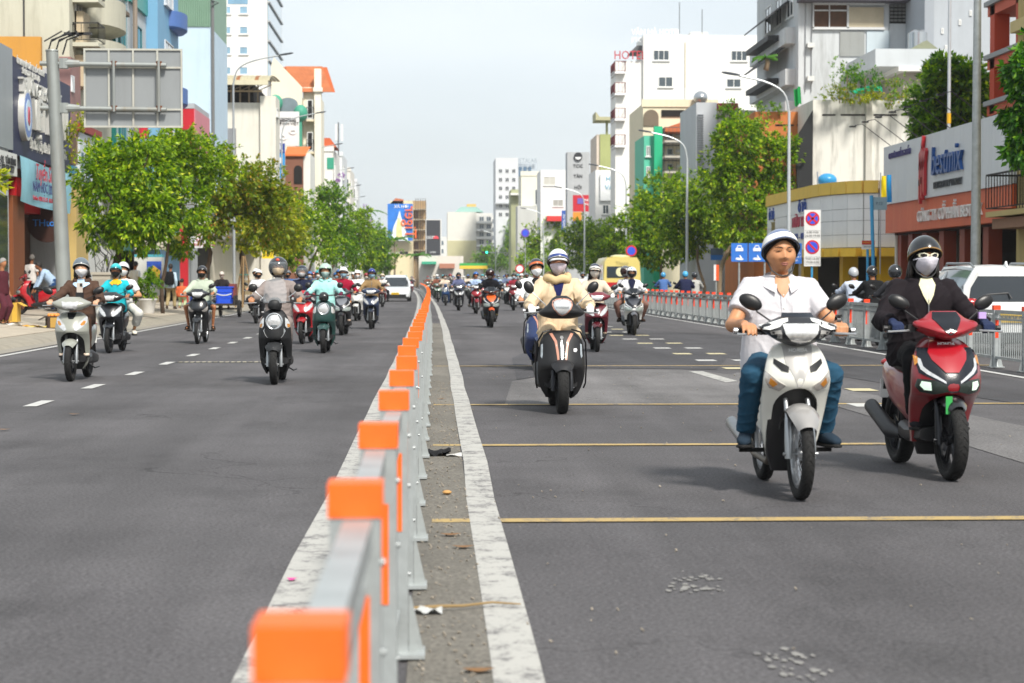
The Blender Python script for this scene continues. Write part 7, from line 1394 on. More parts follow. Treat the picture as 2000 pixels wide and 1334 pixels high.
for k, f in enumerate((.845, .34)):
    c = (0, z0+hh*f); disc(q, c, hw*.84, re, -.030, 'red_ring'); disc(q, c, hw*.64, bl, -.036, 'blue_disc'); 
    for a in ((45, -45) if k == 0 else (-45,)): o = MB().bb(-hw*.72, hw*.72, -.042, -.037, -.035, .035).obj('red_bar', re, q); o.location = (c[0], 0, c[1]); o.rotation_euler = (0, R(-a), 0)
for z, t_ in ((.60, '6:00-9:00'), (.54, '16:00-19:00'), (.13, '9:00-16:00'), (.07, '19:00-6:00')): text(q, t_, mat('#2c2c2e', .6), (0, -.026, z0+hh*z), .115, CTX, .002)
for z in (.57, .10): MB().tube([(-hw*.9, -.022, z0+hh*(z-.065)), (hw*.9, -.022, z0+hh*(z-.065)), (hw*.9, -.022, z0+hh*(z+.065)), (-hw*.9, -.022, z0+hh*(z+.065)), (-hw*.9, -.022, z0+hh*(z-.065))], .004, 4).obj('text_border', mat('#55575a', .6), q)
wh = mat('#e6eaf0', .5); BL = mat('#2a6fc8', .5, 0, .05, 3)
def car_icon(q, x, z, s):
    MB().prism([(x-.13*s, z), (x-.13*s, z+.10*s), (x-.09*s, z+.12*s), (x-.06*s, z+.2*s), (x+.06*s, z+.2*s), (x+.09*s, z+.12*s), (x+.13*s, z+.10*s), (x+.13*s, z)], 'y', -.032, -.022).obj('car_symbol', wh, q); MB().bb(x-.055*s, x+.055*s, -.036, -.033, z+.11*s, z+.17*s).obj('symbol_glass', BL, q)
def moto_icon(q, x, z, s):
    MB().prism([(x-.15*s, z+.03*s), (x-.05*s, z), (x+.1*s, z), (x+.16*s, z+.03*s), (x+.1*s, z+.07*s), (x+.03*s, z+.18*s), (x-.0*s, z+.17*s), (x+.03*s, z+.08*s), (x-.1*s, z+.09*s)], 'y', -.032, -.022).obj('motorbike_symbol', wh, q)
for lab, a, b, kind in (('blue lane sign with one car over one motorbike', 1428, 1460, 1), ('blue lane sign with car, motorbike and dotted divider', 1462, 1526, 2), ('blue sign with arrow and white lettering behind the man', 1527, 1566, 3)):
    q, hw, z0, z1 = sgn_board(lab, a, b, 475, 511 if kind < 3 else 515, 76, BL, galv()); zc = (z0+z1)/2
    if kind == 1: car_icon(q, 0, zc+.05, 1.15); moto_icon(q, 0, zc-.30, 1.1)
    elif kind == 2:
        car_icon(q, -.32, zc+.05, 1.15); moto_icon(q, -.32, zc-.30, 1.1); car_icon(q, .3, zc+.1, .8); moto_icon(q, .3, zc-.1, .8); text(q, 'HỖN HỢP', wh, (.3, -.024, zc-.25), .12, CTX, .002)
        for k in range(5): MB().bb(-.02, .02, -.03, -.022, zc-.3+k*.14, zc-.24+k*.14).obj('divider_dot', wh, q)
    else:
        for t_, dz in (('ĐƯỜNG CÓ', .0), ('XE HƠI PHẠT', -.14), ('CAMERA', -.28)): text(q, t_, wh, (0, -.024, zc+dz), .125, CTX, .002)
        MB().prism([(-.1, zc+.12), (.1, zc+.2), (.16, zc+.14), (.2, zc+.22), (0, zc+.32), (-.14, zc+.24)], 'y', -.03, -.022).obj('camera_symbol', wh, q)
q, hw, z0, z1 = sgn_board('small red and white notice on the blue pole', 1683, 1708, 470, 487, 58, sheet('#dfe0de'), bp_); MB().bb(-hw, hw, -.03, -.021, z0+(z1-z0)*.55, z1).obj('red_band', mat('#c8281e', .5), q); text(q, 'THÔNG BÁO', mat('#f0c040', .5), (0, -.034, z0+(z1-z0)*.77), .06, CTX, .001); text(q, 'BÁN NHÀ', mat('#444', .5), (0, -.024, z0+(z1-z0)*.3), .06, CTX, .001)
Yb = 58; c = at(1702, 385, Yb); q = root('bus_stop_flag', 'blue pole with pale street-name flag', 'sign', (c.x, Yb, .15)); MB().tube([(.12, 0, 0), (0, 0, c.z-.1)], .055, 12).obj('pole', bp_, q, True); d_ = at(1732, 410, Yb); MB().bb(.05, d_.x-c.x, -.02, .02, d_.z-.15, c.z-.15).obj('flag', mat('#8fa9b4', .5, 0, .06, 3), q); text(q, 'P.13', mat('#3b5a74', .5), ((d_.x-c.x)/2, -.025, (c.z+d_.z)/2-.15), .12, CTX, .001)
c = at(1722, 355, 63); q = root('flag', 'yellow and blue flag on the showroom corner', 'flag', (c.x, 63, c.z-.6)); [MB().grid(lambda u, v, k=k: (k*.17+.16*u, .05*math.sin(u*5+v*3), .9*v-.1+.04*math.sin(v*6+k)), 4, 8).obj('stripe', cloth(('#e0c71a', '#2f8fd0')[k]), q, 'all') for k in (0, 1)]; MB().tube([(-.03, .02, -2.4), (-.03, .02, .9)], .02, 8).obj('staff', metal(), q, True)
q, hw, z0, z1 = sgn_board('orange and white striped shop banner behind the fence', 1394, 1404, 517, 548, 92, sheet('#dadada'), galv()); MB().bb(-hw*.1, hw, -.03, -.021, z0, z1).obj('orange_half', mat('#e0551e', .5), q)
q, hw, z0, z1 = sgn_board('dark noticeboard above a blue box behind the trees', 1388, 1412, 485, 508, 96, mat('#4a5a6a', .5), galv()); MB().bb(-hw, hw, -.03, -.021, z0, z0+.25).obj('blue_base', mat('#2568b0', .5), q)
for i, (px, py, Y) in enumerate(((1233, 490, 118), (1026, 455, 230), (1015, 525, 150))): 
    p = at(px, py, Y); q = root('road_sign', ('no-parking disc above the yellow bus', 'purple round sign near the white hooded rider', 'small red-ringed sign over the distant riders')[i], 'sign', (p.x, Y, .15)); r_ = .34 if i != 1 else .5; disc(q, (0, p.z-.15), r_, re if i != 1 else mat('#6a3fa8', .5), -.02, 'ring'); disc(q, (0, p.z-.15), r_*.72, bl if i != 2 else wh, -.026, 'face'); MB().tube([(0, .05, 0), (0, .05, p.z+.2)], .04, 8).obj('sign_post', galv(), q, True)
# traffic lights
for i, (px, py, Y, xs, lab) in enumerate(((995, 493, 300, -1, 'traffic light arm showing green on the right'), (742, 494, 300, 1, 'traffic light arm seen from the side on the left'))):
    p = at(px, py, Y); q = root('traffic_light', lab, 'traffic light', (p.x, Y, .1)); z = p.z-.1; MB().tube([(0, 0, 0), (0, 0, z+.3)], [.12, .09], 10).obj('pole', galv(), q, True); MB().tube([(0, 0, z), (xs*3.2, 0, z)], .07, 8).obj('arm', galv(), q, True); hx = xs*3.7; MB().bb(hx-.62, hx+.62, -.12, .1, z-.2, z+.2).obj('signal_head', plastic('#1b1d20'), q)
    if i == 0: disc(q, (hx+.2, z), .17, glow('#35f0b8', 3.), -.13, 'green_lamp'); disc(q, (hx-.25, z), .14, mat('#3a1416', .4), -.13, 'red_lamp')
# ------------------------------------------------------------------ cars
def car(label, loc, rz, col, Lc, Wc, Hc, kind='hatch', plate='#e0b81e', ptxt='', cat='car', name='parked_car', wc='#1d242a'):
    """front at -y; origin under the front bumper's middle"""
    q = root(name, label, cat, loc, rz); pm = paint(col, .3); w = Wc/2; zb = Hc*.58 if kind != 'suv' else Hc*.60; dk = plastic('#17181a', .5)
    def ring(y, ww, z0, z1): return [(-ww*.93, y, z0), (ww*.93, y, z0), (ww, y, z0+.16), (ww*1.0, y, (z0+z1)/2+.08), (ww*.965, y, z1-.06), (ww*.90, y, z1), (-ww*.90, y, z1), (-ww*.965, y, z1-.06), (-ww*1.0, y, (z0+z1)/2+.08), (-ww, y, z0+.16)]
    hood = Lc*.27; S_ = [(.0, w*.80, .30, zb*.62), (.06, w*.90, .24, zb*.74), (.2, w*.97, .2, zb*.84), (hood*.6, w, .2, zb*.94), (hood, w, .2, zb), (Lc*.6, w, .2, zb), (Lc*.9, w*.98, .2, zb*1.02), (Lc-.08, w*.95, .24, zb*1.0), (Lc, w*.88, .32, zb*.92)]
    b = MB().rings([ring(*s_) for s_ in S_]).obj('body', pm, q, 35)
    tl = Lc*(.80 if kind == 'hatch' else .90); G = [(hood-.02, w*.88, zb-.02, zb+.02), (hood+.62, w*.83, zb-.02, Hc-.10), (hood+.95, w*.81, zb-.02, Hc-.02), (tl, w*.80, zb-.02, Hc-.03), (tl+.28, w*.80, zb-.02, Hc-.14), (Lc-.10, w*.84, zb-.02, zb+.03)]
    gl = MB(); gl.rings([[(-a*1.03, y, z0), (a*1.03, y, z0), (a*.97, y, z0+(z1-z0)*.55), (a*.82, y, z1), (-a*.82, y, z1), (-a*.97, y, z0+(z1-z0)*.55)] for y, a, z0, z1 in G]); gl.obj('glasshouse', mat(wc, .05, .2, .2, 1, coat=1., name='car_glass'), q, 20)
    rf = MB(); RS = [(hood+.60, w*.80*.84, Hc-.11), (hood+.95, w*.81*.86, Hc), (tl*.75, w*.80*.87, Hc+.015), (tl+.05, w*.80*.86, Hc-.03), (tl+.30, w*.80*.84, Hc-.13)]
    rf.rings([[(-a, y, z-.05), (a, y, z-.05), (a*.98, y, z), (0, y, z+.025), (-a*.98, y, z)] for y, a, z in RS]).obj('roof', pm, q, 30)
    for s in (-1, 1):
        for ya_, yb_, zz in ((hood-.0, hood+.66, 0), (Lc*.56, Lc*.54, 1), (tl+.3, Lc-.12, 2)):
            MB().tube([(s*w*.90, ya_, zb-.02), (s*w*.86, (ya_+yb_)/2, (zb+Hc)/2-.05), (s*w*.68, yb_ if zz == 0 else (ya_ if zz == 2 else yb_), Hc-.10)], .035 if zz != 2 else .07, 6).obj('pillar', pm, q, True)
        MB().sph((s*(w+.08), hood+.35, zb+.06), (.10, .06, .07), 12, 8).obj('door_mirror', pm, q, 'all')
        for y in (Lc*.17, Lc*.79):
            wh_ = bpy.data.objects.new('wheel', None); link(wh_, q); wh_.location = (s*(w-.10), y, .33); MB().lathe_x([(-.1, .2), (-.11, .30), (-.08, .33), (.08, .33), (.11, .30), (.1, .2)], (0, 0, 0), 24).obj('tyre', rubber(), wh_, 40); MB().lathe_x([(s*.04, .02), (s*.09, .05), (s*.06, .2), (s*.02, .2)], (0, 0, 0), 20).obj('rim', metal('#8a8d90', .35), wh_, 40)
            MB().tube([(s*(w-.16), y, .33), (s*(w+.004), y, .33)], .37, 22).obj('wheel_arch', dk, b, True)
        yh = .14; MB().sph((s*w*.70, yh, zb*.74), (w*.20, .10, .075), 14, 8).obj('headlight', lens('#cfd4d8'), b, 'all'); MB().sph((s*w*.80, Lc-.07, zb*.98), (w*.20, .1, .09), 14, 8).obj('tail_light', mat('#9e1218', .25, coat=.7), b, 'all')
        MB().bb(s*w*.62, s*w*.96, Lc-.06, Lc+.015, zb*.72, zb*.80).obj('reflector', mat('#8e1218', .4), b)
    MB().bb(-w*.72, w*.72, -.015, .1, .30, zb*.48).obj('grille', dk, b); MB().bb(-.24, .24, -.035, -.02, zb*.46, zb*.46+.13).obj('licence_plate', mat(plate, .5), b); MB().bb(-w*.9, w*.9, -.03, .1, .2, .30).obj('front_bumper', dk, b); MB().bb(-w*.88, w*.88, Lc-.1, Lc+.05, .24, .42).obj('rear_bumper', dk, b)
    rp = MB().bb(-.24, .24, Lc+.02, Lc+.035, zb*.62, zb*.62+.16).obj('licence_plate', mat(plate, .5), b)
    if ptxt: text(b, ptxt, mat('#2a2620', .6), (0, Lc+.04, zb*.62+.08), .10, (math.pi/2, 0, math.pi), .002); text(b, ptxt, mat('#2a2620', .6), (0, -.04, zb*.46+.065), .10, CTX, .002)
    if kind == 'suv':
        for s in (-1, 1): MB().tube([(s*w*.66, hood+1.0, Hc), (s*w*.67, hood+1.15, Hc+.06), (s*w*.67, tl-.1, Hc+.05), (s*w*.66, tl+.1, Hc-.02)], .022, 8).obj('roof_rail', metal('#9a9da0', .4), q, True)
        MB().tube([(0, Lc-.04, zb+.06), (.05, Lc-.10, zb+.16), (.48, Lc-.13, zb+.13)], .014, 6).obj('rear_wiper', dk, q); MB().bb(-w*.55, -w*.30, Lc-.20, Lc-.185, zb+.24, zb+.33).obj('green_sticker', mat('#1f9a5c', .5), q); MB().prism([(tl-.1, Hc), (tl+.12, Hc-.02), (tl+.04, Hc+.09)], 'x', -.015, .015).obj('shark_fin', pm, q)
    return q
p = gp(772, 589); car('white taxi hatchback with yellow plate behind the navy scooter', p, 0, '#d4d8dc', 4.2, 1.85, 1.58, 'hatch', '#d9b01a', '51H-678', name='car')
sv = car('white sport utility car driving away beyond the fence at right', (10.25, 34.2+4.5, 0), math.pi, '#d9dbdb', 4.5, 1.82, 1.60, 'suv', '#d9b43a', '50H 26\u00b758', name='car')
for i, (x, Y, c) in enumerate(((6.0, 150, '#8f9aa4'), (9.8, 118, '#b9bdc0'))): car(('grey car far down the right carriageway', 'silver car parked beyond the fence by the showroom')[i], (x, Y, 0), 0, c, 4.3, 1.8, 1.5, 'hatch', '#e4e4e0', '', name='car')
# yellow minibus
Yv = 112; p = at(1215, 545, Yv); q = root('minibus', 'yellow and white minibus with red tail lights beyond the fence', 'bus', (p.x, Yv, 0)); YB = paint('#d9c878', .4); w = 1.1
MB().rings([[(x*k_, y, z) for x, z in ((-w, .35), (w, .35), (w, 1.5), (w*.95, 2.35), (w*.80, 2.62), (-w*.80, 2.62), (-w*.95, 2.35), (-w, 1.5))] for y, k_ in ((0, .96), (.12, 1), (5.6, 1), (5.8, .94))]).obj('body', YB, q, 30)
MB().bb(-w*.80, w*.55, -.03, .02, 1.45, 2.1).obj('rear_window', glass('#39434a'), q); disc(q, (-.1, 1.78), .26, mat('#dcd9b0', .5), -.04, 'round_sticker'); MB().bb(-w, w, -.05, .03, .9, 1.18).obj('red_band', mat('#b3202a', .4), q); MB().bb(-w*.97, w*.97, -.04, .02, .38, .88).obj('lower_panel', paint('#dcdad0'), q); MB().bb(-w-.03, -w, .1, 5.6, 1.0, 2.2).obj('side_panel', paint('#cfd3d2'), q)
for s in (-1, 1): MB().bb(s*w*.7, s*w*.98, -.07, -.04, .92, 1.16).obj('tail_light', mat('#c81e22', .3, coat=.7), q); MB().lathe_x([(-.1, .2), (-.1, .38), (.1, .38), (.1, .2)], (s*.9, 1.0, .38), 18).obj('wheel', rubber(), q, 40); MB().lathe_x([(-.1, .2), (-.1, .38), (.1, .38), (.1, .2)], (s*.9, 4.6, .38), 18).obj('wheel', rubber(), q, 40)
text(q, 'Thaco', mat('#b9ae72', .5), (0, -.045, 2.3), .3, CTX, .003); MB().sph((0, 1.2, 2.66), (.6, .5, .14), 14, 8).obj('roof_vent', paint('#d2c88e'), q, 'all'); MB().bb(-.25, .25, -.06, -.04, .55, .7).obj('licence_plate', mat('#d9b43a', .5), q)
# ------------------------------------------------------------------ left pavement life
px_ = lambda px, Y: at(px, 545, Y).x
x = px_(36, 55.5); bike('motor_scooter', 'parked red scooter standing side-on on the left pavement', (x, 55.5, zpav(x)), -90, 'blade', ('#a5121e', '#b01220', '#a5121e', '#8e1019'), 1)
for i, (px, Y, h, w, lab, c) in enumerate(((12, 49, .50, .62, 'yellow cardboard box with black bag on top at the left edge', '#c9a03c'), (-12, 49.6, .46, .6, 'second cardboard box cut by the left edge', '#b8923a'), (104, 47.2, .30, .34, 'small dark carton of oranges beside the gantry pole', '#33261f'))):
    x = px_(px, Y); q = root('cardboard_box', lab, 'box', (x, Y, zpav(x)), .15*i); m = mat(c, .85, 0, .12, 4, .2, 12); t_ = .012
    MB().bb(-w/2, w/2, -.22, .22, .02, .032).bb(-w/2, -w/2+t_, -.22, .22, .032, h).bb(w/2-t_, w/2, -.22, .22, .032, h).bb(-w/2+t_, w/2-t_, -.22, -.22+t_, .032, h).bb(-w/2+t_, w/2-t_, .22-t_, .22, .032, h).obj('carton', m, q)
    for s in (-1, 1): o = MB().bb(0, s*.2, -.21, .21, 0, .008).obj('flap', m, q); o.location = (s*w/2, 0, h); o.rotation_euler = (0, s*.5, 0)
    MB().bb(-w*.3, w*.3, -.223, -.221, h*.1, h*.9).obj('tape', mat('#a8843a', .6), q)
    if i == 0: MB().sph((0, 0, h+.06), (.24, .2, .13), 14, 9).obj('black_bag', mat('#17181a', .35, 0, .1, 8, .8, 14), q, 'all')
    if i == 2:
        for k in range(5): MB().sph((-.1+.05*k, .06*(-1)**k-.08, h+.02), .05, 12, 8).obj('orange', mat('#d98a3a', .5), q, 'all')
for i, (px, Y, c) in enumerate(((20, 47.5, '#d6d4ce'), (55, 47.2, '#c98f2a'), (70, 47, '#c9b46a'), (230, 52, '#d2d0ca'))):
    x = px_(px, Y) if i < 3 else -9.2; MB().grid(lambda u, v: ((u-.5)*.5, (v-.5)*.2, .03+.02*math.sin(u*9+i)*math.cos(v*5)), 10, 5).obj('litter_sheet', cloth(c), None, 'all', loc=(x, Y, zpav(x)), label=('white paper litter by the yellow box', 'orange wrapper on the left pavement', 'tan wrapper beside the orange one', 'white litter in the left gutter')[i], cat='litter')
x = px_(200, 57); q = root('utility_cabinet', 'grey concrete utility cabinet beside the first tree', 'cabinet', (x, 57, zpav(x))); cm = wall('#a39d90', .35); MB().bb(-.26, .26, -.2, .2, 0, 1.28).obj('cabinet', cm, q); MB().bb(-.3, .3, -.24, .24, 1.28, 1.36).obj('cap', cm, q); MB().bb(-.2, .2, -.215, -.202, .15, 1.15).obj('door', mat('#8f8a80', .7, 0, .1, 5), q)
tg = MB()
for k in range(9): a = rnd.uniform(-.2, .2); tg.tube([(a, 0, 1.36), (a-.2+.05*k, .1, 1.55+.05*k), (a-.1+.15*math.sin(k), .15, 1.7+.06*k), (a*.4-.2, .2, 1.9+.08*k)], .012, 5)
tg.obj('cable_tangle', plastic('#1a1a1c'), q, kind='stuff')
x = px_(288, 66); q = root('potted_shrub', 'bushy shrub in a white pot on the left pavement', 'plant', (x, 66, zpav(x))); MB().lz([(0, 0, 0, .2, .2), (.05, 0, 0, .22, .22), (.42, 0, 0, .29, .29), (.45, 0, 0, .32, .32), (.5, 0, 0, .32, .32)], 20).obj('pot', mat('#c9c8c4', .7, 0, .08, 5), q, True); leafobj('foliage', leaves([(0, 0, .95, .42, .42, .5, 900), (.05, 0, 1.25, .28, .28, .3, 350)], .1, 90), LM['dark'], q); MB().tube([(0, 0, .4), (0, 0, 1.1)], .03, 6).obj('stem', BARK, q)
x = px_(272, 67); MB().lz([(0, 0, 0, .18, .18), (.3, 0, 0, .24, .24), (.36, 0, 0, .26, .26)], 18).obj('empty_pot', mat('#d3d2ce', .7), None, True, loc=(x, 67, zpav(x)), label='small empty white pot beside the potted shrub', cat='pot')
x = px_(292, 72); q = root('drinks_cart', 'white drinks cart with blue and yellow poster', 'cart', (x, 72, zpav(x))); MB().bb(-.5, .5, -.3, .3, .5, 1.9).obj('cabinet', mat('#c3c6c4', .5, 0, .05, 3), q); MB().bb(-.05, .48, -.315, -.302, .9, 1.75).obj('poster', mat('#2f55b8', .5, 0, .5, 5), q); MB().prism([(.02, 1.0), (.4, .95), (.45, 1.4), (.2, 1.6), (.06, 1.3)], 'y', -.325, -.316).obj('poster_star', mat('#e0b83a', .5), q); [MB().bb(sx-.03, sx+.03, sy-.03, sy+.03, 0, .5).obj('leg', metal('#777', .5), q) for sx in (-.45, .45) for sy in (-.25, .25)]; MB().bb(-.5, .5, -.3, .3, 1.9, 2.0).obj('top_shelf', mat('#4aa0b0', .5), q)
# walkers and bystanders
def stander(label, px, Y, rz, sp, zoff=0.):
    x = px_(px, Y); return person(label, pose_stand(sp), sp, .02, (x, Y, zpav(x)+zoff if x < 0 else .15), R(rz), 'people on the pavement', 'stand')
stander('grey-haired woman in maroon patterned clothes at the left edge', 4, 48, 60, dict(top='#4a2028', trousers='#522630', hair='#8d8b88', tall=.92, sleeve='short', legw=1.2, skin='#a5714f'))
stander('person in white shirt standing in the red doorway', 62, 62.5, 170, dict(top='#cfcac6', trousers='#2a2a30', sleeve='short', hair='#6a6560', skin='#8a5c40'))
stander('man in light blue shirt and jeans bending over behind the pole', 104, 60.5, -70, dict(top='#9fb6d0', trousers='#23406c', stoop=.75, shoe='#333', skin='#8f5f42'))
stander('man in white shirt behind the driver in teal', 264, 70, 150, dict(top='#cdd0d0', trousers='#3a3a40', sleeve='short', skin='#8f5f42'))
bpk = stander('pedestrian walking away with a black backpack', 333, 74, 175, dict(top='#a9bccb', trousers='#9a8a66', stride=.22, shoe='#3a2a22', skin='#8f5f42')); MB().rings([[(a_*x, .16+y, z) for x, y in ((-.16, -.06), (.16, -.06), (.17, .08), (.1, .14), (-.1, .14), (-.17, .08))] for a_, z in ((.8, .92), (1, 1.0), (1, 1.28), (.75, 1.42))]).obj('backpack', cloth('#17181b'), bpk, 'all')
stander('small child in pale trousers beside the backpack walker', 355, 76, 170, dict(top='#c4603a', trousers='#a3b08c', tall=.62, hs=.9, skin='#a5714f'))
# cargo tricycle with crates
x0 = px_(418, 70); q = root('cargo_tricycle', 'cargo tricycle loaded with blue crates near the left kerb', 'tricycle', (x0, 70, 0)); fm = metal('#4a4540', .6); MB().bb(-.75, .75, -.2, 1.0, .42, .50).bb(-.75, -.70, -.2, 1.0, .5, .78).bb(.70, .75, -.2, 1.0, .5, .78).obj('cargo_bed', fm, q); MB().tube([(-.9, .4, .3), (.9, .4, .3)], .03, 8).obj('axle', fm, q)
for s in (-1, 1): wheel(q, (s*.86, .4, .31), .31, .12, 'alloy', metal('#55504a', .6), 'side_wheel', 1)
wheel(q, (0, 2.1, .3), .3, .1, 'alloy', metal('#55504a', .6), 'rear_wheel', 1); MB().tube([(0, .9, .45), (0, 1.4, .5), (0, 2.1, .3)], .04, 8).tube([(0, 1.5, .5), (0, 1.5, .72)], .03, 8).obj('frame', fm, q); MB().ly([(1.25, 0, .76, .12, .04), (1.5, 0, .76, .16, .05), (1.75, 0, .77, .14, .04)], 14).obj('seat', plastic('#1c1c1e'), q, True); MB().tube([(-.32, 1.0, 1.02), (0, .95, .98), (.32, 1.0, 1.02)], .018, 8).tube([(0, .95, .98), (0, .9, .5)], .02, 8).obj('handlebar', fm, q)
MB().box((.62, .6, .95), (.22, .7, .5)).obj('wooden_board', mat('#7a3a30', .8), q)
for i, (dx, lab) in enumerate(((-.55, 'blue plastic crate at the left end of the tricycle'), (.36, 'blue plastic crate at the right of the tricycle'))):
    r = root('plastic_crate', lab, 'crate', (x0+dx, 70.1, .5), 0, 'blue crates'); bm_ = mat('#1f4fd0', .4, 0, .05, 4); MB().bb(-.3, .3, -.22, .22, 0, .02).prism([(-.26, .02), (-.24, .02), (-.28, .58), (-.30, .58)], 'y', -.22, .22).prism([(.26, .02), (.24, .02), (.28, .58), (.30, .58)], 'y', -.22, .22).bb(-.28, .28, -.22, -.2, .02, .58).bb(-.28, .28, .2, .22, .02, .58).obj('shell', bm_, r)
    for z in (.2, .4): MB().bb(-.285, .285, -.235, -.221, z, z+.03).obj('rib', bm_, r)
    MB().bb(-.33, .33, -.25, .25, .56, .60).obj('rim', bm_, r); MB().grid(lambda u, v: (-.28+.56*u, -.238, .33+.04*v-.06*math.sin(math.pi*u)), 8, 1).obj('strap', cloth('#c9ccd0'), r)
for i in range(3): MB().sph((0, 0, 0), (.26, .18, .12), 14, 9).obj('white_sack', mat('#c9c4ba', .85, 0, .15, 6, .8, 10), None, 'all', loc=(x0+.48-.2*i, 70.62+.05*i, .62+.16*(i % 2)), label=('front white sack on the tricycle', 'middle white sack on the tricycle', 'rear white sack on the tricycle')[i], cat='sack', group='sacks')
sp = dict(top='#2a2628', trousers='#3a3a3e', helmet=('cap', '#cfc6bd'), mask='#c9b8ae', mlong=1, puff=1.15, sy=.78, skin='#8f5f42', beanie=None); J = pose_ride('wave', sp); person('tricycle driver in dark top with pale cap and face scarf', J, sp, .022, (x0+.12, 70.75, 0), 0)
# parasol
Yp = 118; c = at(600, 540, Yp); q = root('parasol', 'blue parasol standing at the left kerb behind the riders', 'parasol', (c.x, Yp, .15)); z = c.z-.15
for k in range(8): a0, a1 = 2*math.pi*k/8, 2*math.pi*(k+1)/8; MB().add([(0, 0, z+.32), (.68*math.cos(a0), .68*math.sin(a0), z-.12), (.68*math.cos(a1), .68*math.sin(a1), z-.12), (.66*math.cos((a0+a1)/2), .66*math.sin((a0+a1)/2), z-.08)], [(0, 1, 3), (0, 3, 2)]).obj('panel', mat('#2a5a98', .6, 0, .1, 3), q, fix=False)
MB().tube([(0, 0, 0), (0, 0, z+.36)], .025, 8).obj('pole', metal('#9a9da0'), q, True)
# wooden tripod prop round a sapling
x = px_(476, 84); q = root('tree_prop', 'wooden tripod prop tied round a young trunk', 'prop', (x, 84, zpav(x))); [MB().tube([(.45*math.cos(a), .45*math.sin(a), 0), (.05*math.cos(a), .05*math.sin(a), 2.2)], .04, 6).obj('stake', mat('#8d7350', .9, 0, .15, 8), q, True) for a in (.5, 2.6, 4.7)]; MB().tube([(.2*math.cos(t_), .2*math.sin(t_), 1.4) for t_ in [k*.7 for k in range(10)]], .015, 5).obj('rope', cloth('#2f8f86'), q, True)
# ------------------------------------------------------------------ riders facing the camera
def vx(Y): return max(.0068, min(.03, .00058*Y))
def ride(px, py, yaw, st, cols, blabel, plabel, sp, pill=None, bname='motor_scooter', **op):
    g0 = gp(px, py); Y = g0.y; lod = 0 if Y < 36 else 1
    gr = op.pop('group', None); gr2 = op.pop('pgroup', None)
    B = bike(bname if st != 'wave' else 'motorbike', blabel, g0, yaw, st, cols, lod, group=gr, **op)
    if sp: person(plabel, pose_ride(st, sp), sp, vx(Y), g0, R(yaw), gr2)
    if pill: person(pill.pop('label'), pose_pillion(st, pill), pill, vx(Y)*1.1, g0, R(yaw), gr2)
    return B
BK = '#141416'
# --- right-hand carriageway
ride(1563, 976, 1, 'wave', ('#d9d8cf', '#a7a5a2', '#8f8d8b', '#e6e6e2'), 'white and silver underbone motorbike ridden by the man in a white shirt', 'heavy-set man in white short-sleeved shirt and blue trousers on white motorbike',
     dict(top='#c6c4c8', sleeve='short', girth=1.20, belly=1.14, wide=1.1, trousers='#24485f', legw=1.02, shoe='#22303d', bandw=1.7, helmet=('half', '#5a688c', '#e6e5e0'), brow=.036, skin='#ba845e', lean=.0, sy=.70, tall=1.06, neck=.15, collar=True, inner='skin', vdepth=.085, vwide=.05, shirtfront=True, hma='lever', splay=.15, look=4, jaw=1.18, hs=1.15, hand=1.12, topname='shirt'), text='HONDA')
ride(1857, 938, 2, 'blade', ('#7d0c17', '#9a0f1e', '#101216', '#8e0e1b'), 'red and black scooter with lit headlights at the right edge', 'rider in black jacket, white sunglasses and white mask on red scooter',
     dict(top='#1c171b', girth=1.12, puff=1.14, wide=1.08, trousers='#131316', legw=1.15, shoe='#26262a', helmet=('half', '#121417', None, '#8a6a3c'), mask='#c9c6cf', mtop=.004, shades='#e6e2c8', goggle=1, beanie='#141416', inner='#dcd8b4', vdepth=.13, vwide=.06, hoodback=1, glove='#26304c', lean=.04, longhair=.06, zip=1, skin='#b8845e', look=2, splay=.2, hs=1.12), lit=True, text='HONDA')
ride(1098, 808, 0, 'grande', ('#19191b', '#b98571', '#1d1d20', '#19191b'), 'matte black scooter with copper V trim in the middle lane', 'rider in beige hooded coat, white helmet with blue band and floral mask',
     dict(top='#cdb89a', puff=1.12, trousers='#cbb596', legw=1.2, shoe='#4a3a30', helmet=('half', '#e9e8e2', '#2a3d7c'), peak='#d9d9d6', mask='#cbbcc6', maskm='floral', mlong=1, mtop=.0, scarf='#c4ae84', inner='#1d2350', vdepth=.2, vwide=.06, glove='#e4e2de', coat=1, lean=.03, skin='#a87252'), matte=True)
ride(1058, 724, 1, 'grande', ('#22335f', '#22335f', '#1b2a50', '#22335f'), 'dark blue scooter half hidden behind the black one', 'man in white hooded jacket, orange-rimmed dark helmet and white mask',
     dict(top='#dfe0de', puff=1.15, wide=1.1, trousers='#17171a', shoe='#b8ad98', helmet=('half', '#22262e', '#c8622c'), mask='#eceeef', inner='#1b1b1d', vdepth=.06, hoodback=1, lean=-.02, tilt=-.03, roll=-6, skin='#b07a58'))
ride(1166, 688, -1, 'vision', ('#5a1320', '#5a1320', '#4a0f1a', '#6a1726'), 'maroon scooter behind the black one on its right', 'woman in beige jacket, sunglasses and mask under white-peaked helmet on maroon scooter',
     dict(top='#c4b8a6', trousers='#a8997f', shoe='#8a7a6a', helmet=('half', '#2a2f44', '#d8d6d0'), peak='#d8d0c2', mask='#d8cfc4', mtop=.0, shades='#2a1814', goggle=1, glove='#e2e0dc', longhair=.1, inner='#c4b8a6', lean=.03, roll=4))
